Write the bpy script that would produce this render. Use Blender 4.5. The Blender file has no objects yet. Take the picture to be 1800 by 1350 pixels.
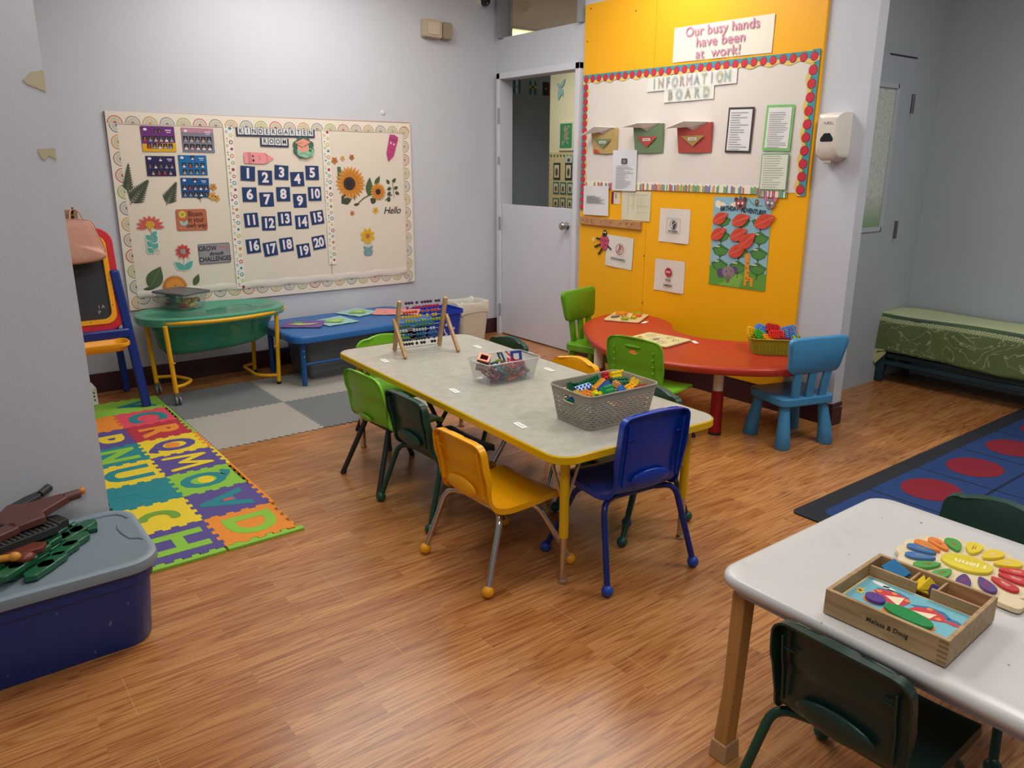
import bpy, bmesh, math, random
from mathutils import Vector, Matrix, Euler
random.seed(7)
S = bpy.context.scene
PI = math.pi
# ---------------------------------------------------------------- camera
cd = bpy.data.cameras.new('camera'); cam = bpy.data.objects.new('camera', cd)
S.collection.objects.link(cam); S.camera = cam
YAW, PITCH, ROLL = 0.653863824, 0.276999467, 0.00357904405
Fv = Vector((math.sin(YAW)*math.cos(PITCH), math.cos(YAW)*math.cos(PITCH), -math.sin(PITCH)))
Rv = Vector((math.cos(YAW), -math.sin(YAW), 0)); Uv = Rv.cross(Fv)
R2 = Rv*math.cos(ROLL)+Uv*math.sin(ROLL); U2 = -Rv*math.sin(ROLL)+Uv*math.cos(ROLL)
Mc = Matrix((R2, U2, -Fv)).transposed().to_4x4(); Mc.translation = Vector((-3.90428682, -5.31596523, 1.40354465))
cam.matrix_world = Mc
cd.sensor_fit = 'HORIZONTAL'; cd.sensor_width = 36; cd.lens = 36*1367.48692/1800; cd.clip_start = .05
# ---------------------------------------------------------------- world and exposure
w = bpy.data.worlds.new('world'); S.world = w; w.use_nodes = True
w.node_tree.nodes['Background'].inputs[0].default_value = (.80, .84, .92, 1)
w.node_tree.nodes['Background'].inputs[1].default_value = .24
S.view_settings.view_transform = 'Standard'; S.view_settings.look = 'None'
S.view_settings.exposure = 0.0; S.view_settings.gamma = 1
try: S.view_settings.use_curve_mapping = False
except Exception: pass
CEIL = 2.78
PANELS = [(-1.8, -.85, 1.2, .6, 19), (-.85, -2.0, 1.2, .6, 21), (-2.7, -3.0, 1.2, .6, 17), (-.5, -4.5, 1.2, .6, 30), (-3.6, -5.3, 1.2, .6, 22), (1.65, 2.06, 1.2, .6, 30)]  # added fill: one panel over the camera, one brightening the side wall
for i, (x, y, sx, sy, e) in enumerate(PANELS):
    l = bpy.data.lights.new('panel_or_fill_light', 'AREA'); l.shape = 'RECTANGLE'; l.size = sx; l.size_y = sy
    l.energy = e; l.color = (1.0, .975, .93) if i != 5 else (1, .97, .75)
    o = bpy.data.objects.new('panel_or_fill_light', l); o.location = (x, y, CEIL-.03); S.collection.objects.link(o)
# ---------------------------------------------------------------- helpers
COL = S.collection
def lin(c):
    if isinstance(c, str): c = tuple(int(c[i:i+2], 16)/255 for i in (0, 2, 4))
    return tuple(((v+.055)/1.055)**2.4 if v > .04045 else v/12.92 for v in c)+(1,)
MC = {}
def mat(hexc, rough=.5, metal=0, coat=0, trans=0, emit=0, alpha=1, spec=.5, bump=0, bscale=60, var=0, vscale=4, ior=1.45):
    key = (hexc, rough, metal, coat, trans, emit, alpha, spec, bump, bscale, var, vscale, ior)
    if key in MC: return MC[key]
    m = bpy.data.materials.new('m_'+hexc); m.use_nodes = True
    nt = m.node_tree; b = nt.nodes['Principled BSDF']; c = lin(hexc)
    b.inputs['Base Color'].default_value = c; b.inputs['Roughness'].default_value = rough
    b.inputs['Metallic'].default_value = metal; b.inputs['Coat Weight'].default_value = coat
    b.inputs['Transmission Weight'].default_value = trans; b.inputs['Alpha'].default_value = alpha
    b.inputs['Specular IOR Level'].default_value = spec; b.inputs['IOR'].default_value = ior
    if emit: b.inputs['Emission Color'].default_value = c; b.inputs['Emission Strength'].default_value = emit
    if var or bump:
        tc = nt.nodes.new('ShaderNodeTexCoord')
    if var:
        n = nt.nodes.new('ShaderNodeTexNoise'); n.inputs['Scale'].default_value = vscale; n.inputs['Detail'].default_value = 5
        nt.links.new(tc.outputs['Object'], n.inputs['Vector'])
        mx = nt.nodes.new('ShaderNodeMix'); mx.data_type = 'RGBA'
        mx.inputs[6].default_value = tuple(v*(1-var) for v in c[:3])+(1,); mx.inputs[7].default_value = tuple(min(1, v*(1+var)) for v in c[:3])+(1,)
        nt.links.new(n.outputs[0], mx.inputs[0]); nt.links.new(mx.outputs[2], b.inputs['Base Color'])
    if bump:
        n = nt.nodes.new('ShaderNodeTexNoise'); n.inputs['Scale'].default_value = bscale; n.inputs['Detail'].default_value = 4
        nt.links.new(tc.outputs['Object'], n.inputs['Vector'])
        bp = nt.nodes.new('ShaderNodeBump'); bp.inputs['Strength'].default_value = bump; bp.inputs['Distance'].default_value = .01
        nt.links.new(n.outputs[0], bp.inputs['Height']); nt.links.new(bp.outputs[0], b.inputs['Normal'])
    MC[key] = m; return m
def woodmat(name, c1, c2, rough=.45, scale=(1, 12, 12), ns=3):
    m = bpy.data.materials.new(name); m.use_nodes = True; nt = m.node_tree; b = nt.nodes['Principled BSDF']
    tc = nt.nodes.new('ShaderNodeTexCoord'); mp = nt.nodes.new('ShaderNodeMapping'); mp.inputs['Scale'].default_value = scale
    n = nt.nodes.new('ShaderNodeTexNoise'); n.inputs['Scale'].default_value = ns; n.inputs['Detail'].default_value = 6; n.inputs['Distortion'].default_value = .8
    r = nt.nodes.new('ShaderNodeValToRGB'); r.color_ramp.elements[0].position = .35; r.color_ramp.elements[1].position = .65
    r.color_ramp.elements[0].color = lin(c1); r.color_ramp.elements[1].color = lin(c2)
    L = nt.links.new; L(tc.outputs['Object'], mp.inputs[0]); L(mp.outputs[0], n.inputs['Vector']); L(n.outputs[0], r.inputs[0]); L(r.outputs[0], b.inputs['Base Color'])
    b.inputs['Roughness'].default_value = rough; return m
class B:
    """collects shapes for one mesh"""
    def __init__(s): s.v = []; s.f = []; s.mi = []; s.mats = []; s.M = Matrix(); s.cur = 0
    def mat(s, m):
        if m not in s.mats: s.mats.append(m)
        s.cur = s.mats.index(m); return s
    def at(s, M): s.M = M; return s
    def add(s, vs, fs):
        n = len(s.v); s.v += [s.M @ Vector(p) for p in vs]
        for f in fs: s.f.append([n+i for i in f]); s.mi.append(s.cur)
        return s
    def box(s, c, d, rot=None):
        vs = [Vector((x*d[0]/2, y*d[1]/2, z*d[2]/2)) for x in (-1, 1) for y in (-1, 1) for z in (-1, 1)]
        if rot is not None:
            R = Euler(rot).to_matrix() if not isinstance(rot, Matrix) else rot
            vs = [R @ v for v in vs]
        return s.add([v+Vector(c) for v in vs], [(0, 1, 3, 2), (4, 6, 7, 5), (0, 4, 5, 1), (2, 3, 7, 6), (0, 2, 6, 4), (1, 5, 7, 3)])
    def quad(s, x0, y0, x1, y1, z): return s.add([(x0, y0, z), (x1, y0, z), (x1, y1, z), (x0, y1, z)], [(0, 1, 2, 3)])
    def ng(s, pts, z=0):
        a = sum(pts[i][0]*pts[(i+1) % len(pts)][1]-pts[(i+1) % len(pts)][0]*pts[i][1] for i in range(len(pts)))
        if a < 0: pts = pts[::-1]
        return s.add([(x, y, z) for x, y in pts], [tuple(range(len(pts)))])
    def prism(s, pts, z0, z1):
        a = sum(pts[i][0]*pts[(i+1) % len(pts)][1]-pts[(i+1) % len(pts)][0]*pts[i][1] for i in range(len(pts)))
        if a < 0: pts = pts[::-1]
        n = len(pts)
        return s.add([(x, y, z0) for x, y in pts]+[(x, y, z1) for x, y in pts],
                     [tuple(range(n-1, -1, -1)), tuple(range(n, 2*n))]+[(i, (i+1) % n, n+(i+1) % n, n+i) for i in range(n)])
    def loft(s, loops, caps=True, close=True):
        n = len(loops[0]); vs = [p for l in loops for p in l]; fs = []
        for k in range(len(loops)-1):
            for i in range(n if close else n-1):
                a = k*n+i; b = k*n+(i+1) % n; fs.append((a, b, b+n, a+n))
        if caps: fs.append(tuple(range(n-1, -1, -1))); fs.append(tuple((len(loops)-1)*n+i for i in range(n)))
        return s.add(vs, fs)
    def lathe(s, prof, n=20, c=(0, 0, 0), caps=True):
        return s.loft([[(c[0]+r*math.cos(2*PI*i/n), c[1]+r*math.sin(2*PI*i/n), c[2]+z) for i in range(n)] for r, z in prof], caps)
    def tube(s, path, r, n=10, closed=False, caps=True):
        P = [Vector(p) for p in path]; m = len(P); loops = []; up = None
        for i in range(m):
            if closed: t = (P[(i+1) % m]-P[i-1]).normalized()
            else: t = ((P[min(i+1, m-1)]-P[max(i-1, 0)])).normalized()
            if up is None:
                up = Vector((0, 0, 1)) if abs(t.z) < .9 else Vector((1, 0, 0))
            up = (up-t*up.dot(t)).normalized(); sd = t.cross(up)
            rr = r[i] if isinstance(r, (list, tuple)) else r
            loops.append([P[i]+(up*math.sin(2*PI*k/n)+sd*-math.cos(2*PI*k/n))*rr for k in range(n)])
        if closed: loops.append(loops[0]); caps = False
        return s.loft(loops, caps)
    def cyl(s, p0, p1, r, r1=None, n=12): return s.tube([p0, p1], [r, r if r1 is None else r1], n)
    def sph(s, c, r, nu=12, nv=8):
        if not isinstance(r, (tuple, list)): r = (r, r, r)
        loops = []
        for j in range(1, nv):
            a = PI*j/nv-PI/2
            loops.append([(c[0]+r[0]*math.cos(a)*math.cos(2*PI*i/nu), c[1]+r[1]*math.cos(a)*math.sin(2*PI*i/nu), c[2]+r[2]*math.sin(a)) for i in range(nu)])
        n0 = len(s.v); s.loft(loops, False); k = len(s.v)
        s.v += [s.M @ Vector((c[0], c[1], c[2]-r[2])), s.M @ Vector((c[0], c[1], c[2]+r[2]))]
        for i in range(nu):
            s.f.append([n0+(i+1) % nu, n0+i, k]); s.mi.append(s.cur)
            q = n0+(nv-2)*nu; s.f.append([q+i, q+(i+1) % nu, k+1]); s.mi.append(s.cur)
        return s
    def ring(s, cx, cy, r0, r1, z, a0=0, a1=2*PI, n=20, sx=1, sy=1):
        vs = []; fs = []
        for i in range(n+1):
            a = a0+(a1-a0)*i/n
            vs += [(cx+r0*math.cos(a)*sx, cy+r0*math.sin(a)*sy, z), (cx+r1*math.cos(a)*sx, cy+r1*math.sin(a)*sy, z)]
            if i: fs.append((2*i-2, 2*i-1, 2*i+1, 2*i))
        return s.add(vs, fs)
    def disc(s, cx, cy, rx, ry, z, rot=0, n=20):
        c, q = math.cos(rot), math.sin(rot)
        return s.ng([(cx+rx*math.cos(2*PI*i/n)*c-ry*math.sin(2*PI*i/n)*q, cy+rx*math.cos(2*PI*i/n)*q+ry*math.sin(2*PI*i/n)*c) for i in range(n)], z)
    def leaf(s, x, y, L, W, rot, z, n=8):
        """pointed leaf from base (x,y)"""
        pts = [(L*i/n, W/2*math.sin(PI*(i/n)**.8)) for i in range(n+1)]+[(L*i/n, -W/2*math.sin(PI*(i/n)**.8)) for i in range(n-1, 0, -1)]
        c, q = math.cos(rot), math.sin(rot)
        return s.ng([(x+a*c-b*q, y+a*q+b*c) for a, b in pts], z)
    def line(s, pts, w, z):
        for (x0, y0), (x1, y1) in zip(pts, pts[1:]):
            d = math.hypot(x1-x0, y1-y0) or 1; nx, ny = -(y1-y0)/d*w/2, (x1-x0)/d*w/2
            s.ng([(x0+nx, y0+ny), (x0-nx, y0-ny), (x1-nx, y1-ny), (x1+nx, y1+ny)], z)
        return s
    def build(s, name, m=None, parent=None, M=None, smooth=40, bevel=0, seg=2, solid=0, off=0, sub=0, kind=None):
        me = bpy.data.meshes.new(name); me.from_pydata([tuple(v) for v in s.v], [], s.f)
        ms = s.mats or [m]
        for q in ms: me.materials.append(q)
        if s.mats: me.polygons.foreach_set('material_index', s.mi)
        if smooth:
            me.polygons.foreach_set('use_smooth', [True]*len(me.polygons))
            me.set_sharp_from_angle(angle=math.radians(smooth))
        me.update()
        o = bpy.data.objects.new(name, me); COL.objects.link(o)
        if M is not None: o.matrix_world = M
        if parent is not None: o.parent = parent
        if solid:
            q = o.modifiers.new('solid', 'SOLIDIFY'); q.thickness = solid; q.offset = off
            if not sub: q = o.modifiers.new('split', 'EDGE_SPLIT'); q.split_angle = math.radians(55)
        if bevel: q = o.modifiers.new('bevel', 'BEVEL'); q.width = bevel; q.segments = seg; q.limit_method = 'ANGLE'; q.angle_limit = math.radians(50); q.harden_normals = False
        if sub: q = o.modifiers.new('sub', 'SUBSURF'); q.levels = sub; q.render_levels = sub
        if kind: o['kind'] = kind
        return o
def tag(o, label, cat, group=None, kind=None):
    o['label'] = label; o['category'] = cat
    if group: o['group'] = group
    if kind: o['kind'] = kind
    return o
def thing(name, label, cat, loc=(0, 0, 0), rz=0, group=None, M=None):
    o = bpy.data.objects.new(name, None); COL.objects.link(o); o.empty_display_size = .05
    if M is not None: o.matrix_world = M
    else: o.location = loc; o.rotation_euler = (0, 0, rz)
    return tag(o, label, cat, group)
def dup(root, M=None, loc=None, rz=None, label=None, group=None):
    def cp(o, par):
        c = o.copy(); COL.objects.link(c); c.parent = par
        for ch in [q for q in KIDS(o)]: cp(ch, c)
        return c
    r = cp(root, None)
    if M is not None: r.matrix_world = M
    if loc is not None: r.location = loc
    if rz is not None: r.rotation_euler = (0, 0, rz)
    if label: r['label'] = label
    if group: r['group'] = group
    return r
def KIDS(o): return [q for q in COL.objects if q.parent == o]
def rr(w, h, r, n=5, cx=0, cy=0):
    pts = []
    for qx, qy, a0 in ((1, 1, 0), (-1, 1, PI/2), (-1, -1, PI), (1, -1, 1.5*PI)):
        for i in range(n+1):
            a = a0+PI/2*i/n; pts.append((cx+qx*(w/2-r)+r*math.cos(a), cy+qy*(h/2-r)+r*math.sin(a)))
    return pts
def text(s, size, m, parent=None, x=0, y=0, z=.001, rot=0, bold=0, outline=0, ext=.0003, name='lettering', sx=1, align='CENTER', shear=0, M=None, space=1):
    c = bpy.data.curves.new(name, 'FONT'); c.body = s; c.size = size; c.align_x = align; c.align_y = 'CENTER'; c.offset = bold; c.extrude = ext; c.shear = shear; c.resolution_u = 3; c.space_character = space
    if outline: c.fill_mode = 'NONE'; c.bevel_depth = outline; c.bevel_resolution = 0; c.extrude = 0
    t = bpy.data.objects.new('t', c); me = bpy.data.meshes.new_from_object(t); bpy.data.objects.remove(t); bpy.data.curves.remove(c)
    me.name = name; me.materials.clear(); me.materials.append(m)
    me.transform(Matrix.Translation((x, y, z)) @ Matrix.Rotation(rot, 4, 'Z') @ Matrix.Diagonal((sx, 1, 1, 1)))
    o = bpy.data.objects.new(name, me); COL.objects.link(o)
    if M is not None: o.matrix_world = M
    if parent is not None: o.parent = parent
    return o
def wallM(right, up, out, org): return Matrix((right, up, out)).transposed().to_4x4(), Vector(org)
FB, _ = wallM(Vector((1, 0, 0)), Vector((0, 0, 1)), Vector((0, -1, 0)), (0, 0, 0))
FR, _ = wallM(Vector((0, -1, 0)), Vector((0, 0, 1)), Vector((-1, 0, 0)), (0, 0, 0))
def onB(u, v, d=.01, rot=0): return Matrix.Translation((u, -d, v)) @ FB @ Matrix.Rotation(math.radians(rot), 4, 'Z')
def onR(u, v, d=.01, rot=0): return Matrix.Translation((-d, -u, v)) @ FR @ Matrix.Rotation(math.radians(rot), 4, 'Z')
def onT(x, y, z, rot=0): return Matrix.Translation((x, y, z)) @ Matrix.Rotation(math.radians(rot), 4, 'Z')
# ---------------------------------------------------------------- surfaces of the room
def wall_mat(name, c, r=.55):
    m = bpy.data.materials.new(name); m.use_nodes = True; nt = m.node_tree; b = nt.nodes['Principled BSDF']
    tc = nt.nodes.new('ShaderNodeTexCoord'); n = nt.nodes.new('ShaderNodeTexNoise'); n.inputs['Scale'].default_value = 3; n.inputs['Detail'].default_value = 6
    mx = nt.nodes.new('ShaderNodeMix'); mx.data_type = 'RGBA'; cc = lin(c)
    mx.inputs[6].default_value = tuple(v*.96 for v in cc[:3])+(1,); mx.inputs[7].default_value = tuple(min(1, v*1.03) for v in cc[:3])+(1,)
    n2 = nt.nodes.new('ShaderNodeTexNoise'); n2.inputs['Scale'].default_value = 160; n2.inputs['Detail'].default_value = 3
    bp = nt.nodes.new('ShaderNodeBump'); bp.inputs['Strength'].default_value = .12; bp.inputs['Distance'].default_value = .003
    L = nt.links.new; L(tc.outputs['Object'], n.inputs['Vector']); L(tc.outputs['Object'], n2.inputs['Vector']); L(n.outputs[0], mx.inputs[0]); L(mx.outputs[2], b.inputs['Base Color'])
    L(n2.outputs[0], bp.inputs['Height']); L(bp.outputs[0], b.inputs['Normal']); b.inputs['Roughness'].default_value = r
    return m
WALL = wall_mat('wall_paint', 'C3C7D0'); WALLD = wall_mat('wall_paint_blue', 'B0BAC0'); CEILM = wall_mat('ceiling_paint', 'E4E3DE')
DOORM = wall_mat('door_paint', 'CCCDD8', .4); TRIMM = wall_mat('trim_paint', 'CDD0DA', .4)
BASEM = mat('43222A', .4)
def floor_mat():
    m = bpy.data.materials.new('laminate'); m.use_nodes = True; nt = m.node_tree; b = nt.nodes['Principled BSDF']; N = nt.nodes.new; L = nt.links.new
    tc = N('ShaderNodeTexCoord')
    br = N('ShaderNodeTexBrick'); br.inputs['Scale'].default_value = 1; br.inputs['Brick Width'].default_value = .62; br.inputs['Row Height'].default_value = .0655
    br.inputs['Mortar Size'].default_value = .0004; br.inputs['Mortar Smooth'].default_value = .3; br.inputs['Bias'].default_value = 0; br.offset = .37; br.offset_frequency = 2
    br.inputs['Color1'].default_value = (0, 0, 0, 1); br.inputs['Color2'].default_value = (1, 1, 1, 1); br.inputs['Mortar'].default_value = (.5, .5, .5, 1)
    L(tc.outputs['Object'], br.inputs['Vector'])
    # per-plank shift of the grain
    mul = N('ShaderNodeMath'); mul.operation = 'MULTIPLY'; mul.inputs[1].default_value = 37; L(br.outputs['Color'], mul.inputs[0])
    mp = N('ShaderNodeMapping'); mp.inputs['Scale'].default_value = (1.5, 24, 1); L(tc.outputs['Object'], mp.inputs[0])
    n1 = N('ShaderNodeTexNoise'); n1.noise_dimensions = '4D'; n1.inputs['Scale'].default_value = 1; n1.inputs['Detail'].default_value = 2; n1.inputs['Distortion'].default_value = .4
    L(mp.outputs[0], n1.inputs['Vector']); L(mul.outputs[0], n1.inputs['W'])
    # growth rings = bands of the noise field
    m2 = N('ShaderNodeMath'); m2.operation = 'MULTIPLY'; m2.inputs[1].default_value = 9; L(n1.outputs[0], m2.inputs[0])
    fr = N('ShaderNodeMath'); fr.operation = 'PINGPONG'; fr.inputs[1].default_value = .5; L(m2.outputs[0], fr.inputs[0])
    mp2 = N('ShaderNodeMapping'); mp2.inputs['Scale'].default_value = (3.5, 260, 1); L(tc.outputs['Object'], mp2.inputs[0])
    n2 = N('ShaderNodeTexNoise'); n2.noise_dimensions = '4D'; n2.inputs['Scale'].default_value = 1; n2.inputs['Detail'].default_value = 2; L(mp2.outputs[0], n2.inputs['Vector']); L(mul.outputs[0], n2.inputs['W'])
    ad = N('ShaderNodeMath'); ad.operation = 'MULTIPLY_ADD'; ad.inputs[1].default_value = 1.0; L(n2.outputs[0], ad.inputs[0]); L(fr.outputs[0], ad.inputs[2])
    rp = N('ShaderNodeValToRGB'); e = rp.color_ramp.elements; e[0].position = .38; e[0].color = lin('824E2A'); e[1].position = 1.0; e[1].color = lin('C08A54')
    k = e.new(.52); k.color = lin('A06638'); k = e.new(.7); k.color = lin('B07845')
    L(ad.outputs[0], rp.inputs[0])
    tint = N('ShaderNodeMix'); tint.data_type = 'RGBA'; tint.blend_type = 'MULTIPLY'; tint.inputs[0].default_value = 1
    tr = N('ShaderNodeValToRGB'); tr.color_ramp.elements[0].color = (.80, .70, .62, 1); tr.color_ramp.elements[1].color = (1, 1, 1, 1)
    L(br.outputs['Color'], tr.inputs[0]); L(rp.outputs[0], tint.inputs[6]); L(tr.outputs[0], tint.inputs[7])
    dk = N('ShaderNodeMix'); dk.data_type = 'RGBA'; dk.blend_type = 'MULTIPLY'; L(br.outputs['Fac'], dk.inputs[0]); L(tint.outputs[2], dk.inputs[6]); dk.inputs[7].default_value = (.8, .75, .7, 1)
    b2 = N('ShaderNodeTexBrick'); b2.inputs['Scale'].default_value = 1; b2.inputs['Brick Width'].default_value = 1.21; b2.inputs['Row Height'].default_value = .1965; b2.inputs['Mortar Size'].default_value = .0006; b2.offset = .43; L(tc.outputs['Object'], b2.inputs['Vector'])
    sm = N('ShaderNodeMix'); sm.data_type = 'RGBA'; f2 = N('ShaderNodeMath'); f2.operation = 'MULTIPLY'; f2.inputs[1].default_value = .55; L(b2.outputs['Fac'], f2.inputs[0]); L(f2.outputs[0], sm.inputs[0]); L(dk.outputs[2], sm.inputs[6]); sm.inputs[7].default_value = lin('D8B890')
    L(sm.outputs[2], b.inputs['Base Color'])
    b.inputs['Roughness'].default_value = .27; b.inputs['Specular IOR Level'].default_value = .5
    return m
FLOORM = floor_mat()
def struct(b, name, m, M=None, **k): return b.build(name, m, M=M, kind='structure', smooth=k.pop('smooth', 0), **k)
YP = -3.131; XP = .084; YA = -2.758; XA = 1.503
b = B().box((-.8, -1.9, -.05), (8.4, 12, .1)); struct(b, 'floor', FLOORM)
b = B().box((-.8, -1.9, CEIL+.05), (8.4, 12, .1)); struct(b, 'ceiling', CEILM)
b = B().box((-2.5, .05, CEIL/2), (5.0, .1, CEIL)); struct(b, 'wall_back', WALL)
# door wall with its door opening and transom
D0, D1, DT = -.093, -.976, 2.032
b = B().box((.042, -.025, CEIL/2), (.084, .05, CEIL)); b.box((.042, (D0+D1)/2-.0, (DT+2.335)/2), (.083, abs(D1-D0)+.14, 2.335-DT))
b.box((.042, (-1.02+YP)/2, CEIL/2), (.084, abs(YP+1.02), CEIL)); struct(b, 'wall_right', WALL)
# frames
b = B()
for y in (D0+.0, D1-.0):
    sgn = 1 if y == D0 else -1
    b.box((.03, y+sgn*.022, 1.038), (.13, .044, 2.076))
b.box((.03, (D0+D1)/2, DT+.022), (.13, abs(D1-D0)+.088, .044))
struct(b, 'trim_1', TRIMM, bevel=.003)
b = B().box((.03, -.07, 2.56), (.12, .05, .46)).box((.03, -1.0, 2.56), (.12, .05, .46)); struct(b, 'trim_2', mat('8C9096', .5))
# transom glass
b = B().box((.045, -.535, 2.56), (.006, .88, .45)); struct(b, 'window_1', mat('FFFFFF', .02, trans=1, alpha=.25))
# lower half of the dutch door
b = B().box((.01, (D0+D1)/2, .545), (.045, abs(D1-D0)-.008, 1.07)); d1 = struct(b, 'door_1', DOORM, bevel=.003)
b = B().lathe([(.026, 0), (.028, .004), (.014, .01), (.012, .03), (.026, .038), (.03, .05), (.026, .062), (.012, .068)], 24)
b.build('door_knob', mat('B8B4B0', .18, 1), d1, Matrix.Translation((-.013, -.905, .955)) @ FR, smooth=50)
for z in (.215, .93): B().box((-.034, D0+.002, z), (.008, .022, .1)).cyl((-.04, D0+.004, z-.05), (-.04, D0+.004, z+.05), .006).build('hinge', mat('A6A8AC', .5, .4), d1)
for z, h in ((1.76, .12), (1.42, .06)): B().box((-.036, D0+.012, z), (.004, .026, h)).build('hinge_plate', mat('A6A8AC', .5, .4), d1)
B().box((-.0145, D1+.01, .955), (.006, .014, .1)).build('latch_plate', mat('8A8C90', .35, .9), d1)
# pillar end is the end of that wall; alcove behind it
b = B().box(((XP+XA)/2+.05, YA+.05, CEIL/2), (XA-XP+.1, .1, CEIL)); struct(b, 'wall_alcove', WALLD)
b = B().box((XA+.05, (YA-7.7)/2, CEIL/2), (.1, abs(-7.7-YA), CEIL)); struct(b, 'wall_side', WALLD)
# alcove door with narrow window
b = B(); x0, x1 = .22, 1.105
wx0, wx1, wz0, wz1 = .60, .93, 1.015, 1.85
for bx in (((x0+wx0)/2, 1.01, wx0-x0, 2.02), ((wx1+x1)/2, 1.01, x1-wx1, 2.02), ((wx0+wx1)/2, wz0/2, wx1-wx0, wz0), ((wx0+wx1)/2, (wz1+2.02)/2, wx1-wx0, 2.02-wz1)):
    b.box((bx[0], YA-.012, bx[1]), (bx[2], .03, bx[3]))
d2 = struct(b, 'door_2', mat('AEB8C0', .45))
b = B()
for xx in (wx0, wx1): b.box((xx, YA-.03, (wz0+wz1)/2), (.028, .014, wz1-wz0+.028))
for zz in (wz0, wz1): b.box(((wx0+wx1)/2, YA-.03, zz), (wx1-wx0, .014, .028))
b.build('window_frame', mat('B9C0C6', .4), d2, bevel=.002)
def frosted():
    m = bpy.data.materials.new('frosted_floral'); m.use_nodes = True; nt = m.node_tree; b_ = nt.nodes['Principled BSDF']; N = nt.nodes.new; L = nt.links.new
    tc = N('ShaderNodeTexCoord'); v = N('ShaderNodeTexVoronoi'); v.inputs['Scale'].default_value = 26; v.feature = 'F2'; n = N('ShaderNodeTexNoise'); n.inputs['Scale'].default_value = 14
    mv = N('ShaderNodeVectorMath'); mv.operation = 'ADD'; L(tc.outputs['Object'], mv.inputs[0]); L(n.outputs['Color'], mv.inputs[1]); L(tc.outputs['Object'], n.inputs['Vector'])
    L(mv.outputs[0], v.inputs['Vector']); r = N('ShaderNodeValToRGB'); e = r.color_ramp.elements; e[0].position = .38; e[0].color = lin('C9D2CC'); e[1].position = .5; e[1].color = lin('7F9186'); k = e.new(.62); k.color = lin('D3DAD2')
    L(v.outputs['Distance'], r.inputs[0])
    sp = N('ShaderNodeSeparateXYZ'); L(tc.outputs['Object'], sp.inputs[0]); mr = N('ShaderNodeMapRange'); mr.inputs[1].default_value = 1.0; mr.inputs[2].default_value = 1.22; mr.inputs[3].default_value = 1; mr.inputs[4].default_value = 0
    L(sp.outputs['Z'], mr.inputs[0]); mx = N('ShaderNodeMix'); mx.data_type = 'RGBA'; L(mr.outputs[0], mx.inputs[0]); L(r.outputs[0], mx.inputs[6]); mx.inputs[7].default_value = lin('6E9A5C')
    L(mx.outputs[2], b_.inputs['Base Color']); b_.inputs['Roughness'].default_value = .15; return m
B().box(((wx0+wx1)/2, YA-.018, (wz0+wz1)/2), (wx1-wx0, .01, wz1-wz0)).build('window_pane', frosted(), d2)
B().box((.95, YA-.028, 2.019), (.32, .006, .008)).build('door_gap', mat('2A3038', .8), d2)
for z in (1.76, 1.0): B().box((1.12, YA-.03, z), (.03, .012, .11)).cyl((1.112, YA-.036, z-.055), (1.112, YA-.036, z+.055), .006).build('hinge', mat('7C8084', .35, .9), d2)
# front-left wall corner
b = B().box((-4.26, -2.55, CEIL/2), (1.48, .1, CEIL)); struct(b, 'wall_left', WALL)
# baseboards
def baseb(name, x0, y0, x1, y1, h=.125, t=.012):
    b = B(); b.box(((x0+x1)/2, (y0+y1)/2, h/2), (abs(x1-x0)+t, abs(y1-y0)+t, h)); return struct(b, name, BASEM, bevel=.003)
baseb('baseboard_back', -5, -.004, -.006, -.004)
baseb('baseboard_corner', -.004, -.01, -.004, -.045)
baseb('baseboard_right', -.004, -1.03, -.004, YP)
b = B().box((XP/2-.003, YP-.006, .048), (XP+.014, .014, .096)).box((XP/2-.003, YP-.004, .117), (XP+.014, .014, .02)); struct(b, 'baseboard_end', BASEM)
# next room seen through the half door and transom
struct(B().box((.45, .32, 1.11), (.72, .05, 2.22)), 'wall_hall', mat('9FB2BA', .5))
struct(B().box((3.0, .9, CEIL/2), (.1, 6.4, CEIL)), 'wall_far', mat('D9D6C6', .6))
struct(B().box((1.4, 4.1, CEIL/2), (3.3, .1, CEIL)), 'wall_hall_end', mat('C9CCC8', .6))
struct(B().box((1.55, -2.64, CEIL/2), (2.9, .1, CEIL)), 'wall_hall_front', WALLD)
# ceiling panels (frame + diffuser) at each lamp, the added fill lamps included
for i, (x, y, sx, sy, e) in enumerate(PANELS[:5]):
    t = thing('ceiling_or_fill_light', 'unseen flat rectangular ceiling light panel', 'ceiling light', (x, y, CEIL), group='flat ceiling light panels')
    B().box((0, 0, -.008), (sx+.05, sy+.05, .016)).build('frame', mat('E8E8E4', .5), t)
    B().box((0, 0, -.0175), (sx, sy, .003)).build('diffuser', mat('FFF6E8', .5, emit=3), t)
t = thing('ceiling_or_fill_light', 'yellowish ceiling light panel seen through the transom over the door', 'ceiling light', (1.65, 2.06, CEIL))
B().box((0, 0, -.008), (1.3, .7, .016)).build('frame', mat('E8E8E4', .5), t)
B().box((0, 0, -.0175), (1.2, .6, .003)).build('diffuser', mat('FFF3A0', .5, emit=1.3), t)
# ================================================================ furniture
CHROME = mat('C9C4BE', .12, 1); STEEL = mat('8E8C88', .35, .9)
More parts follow.
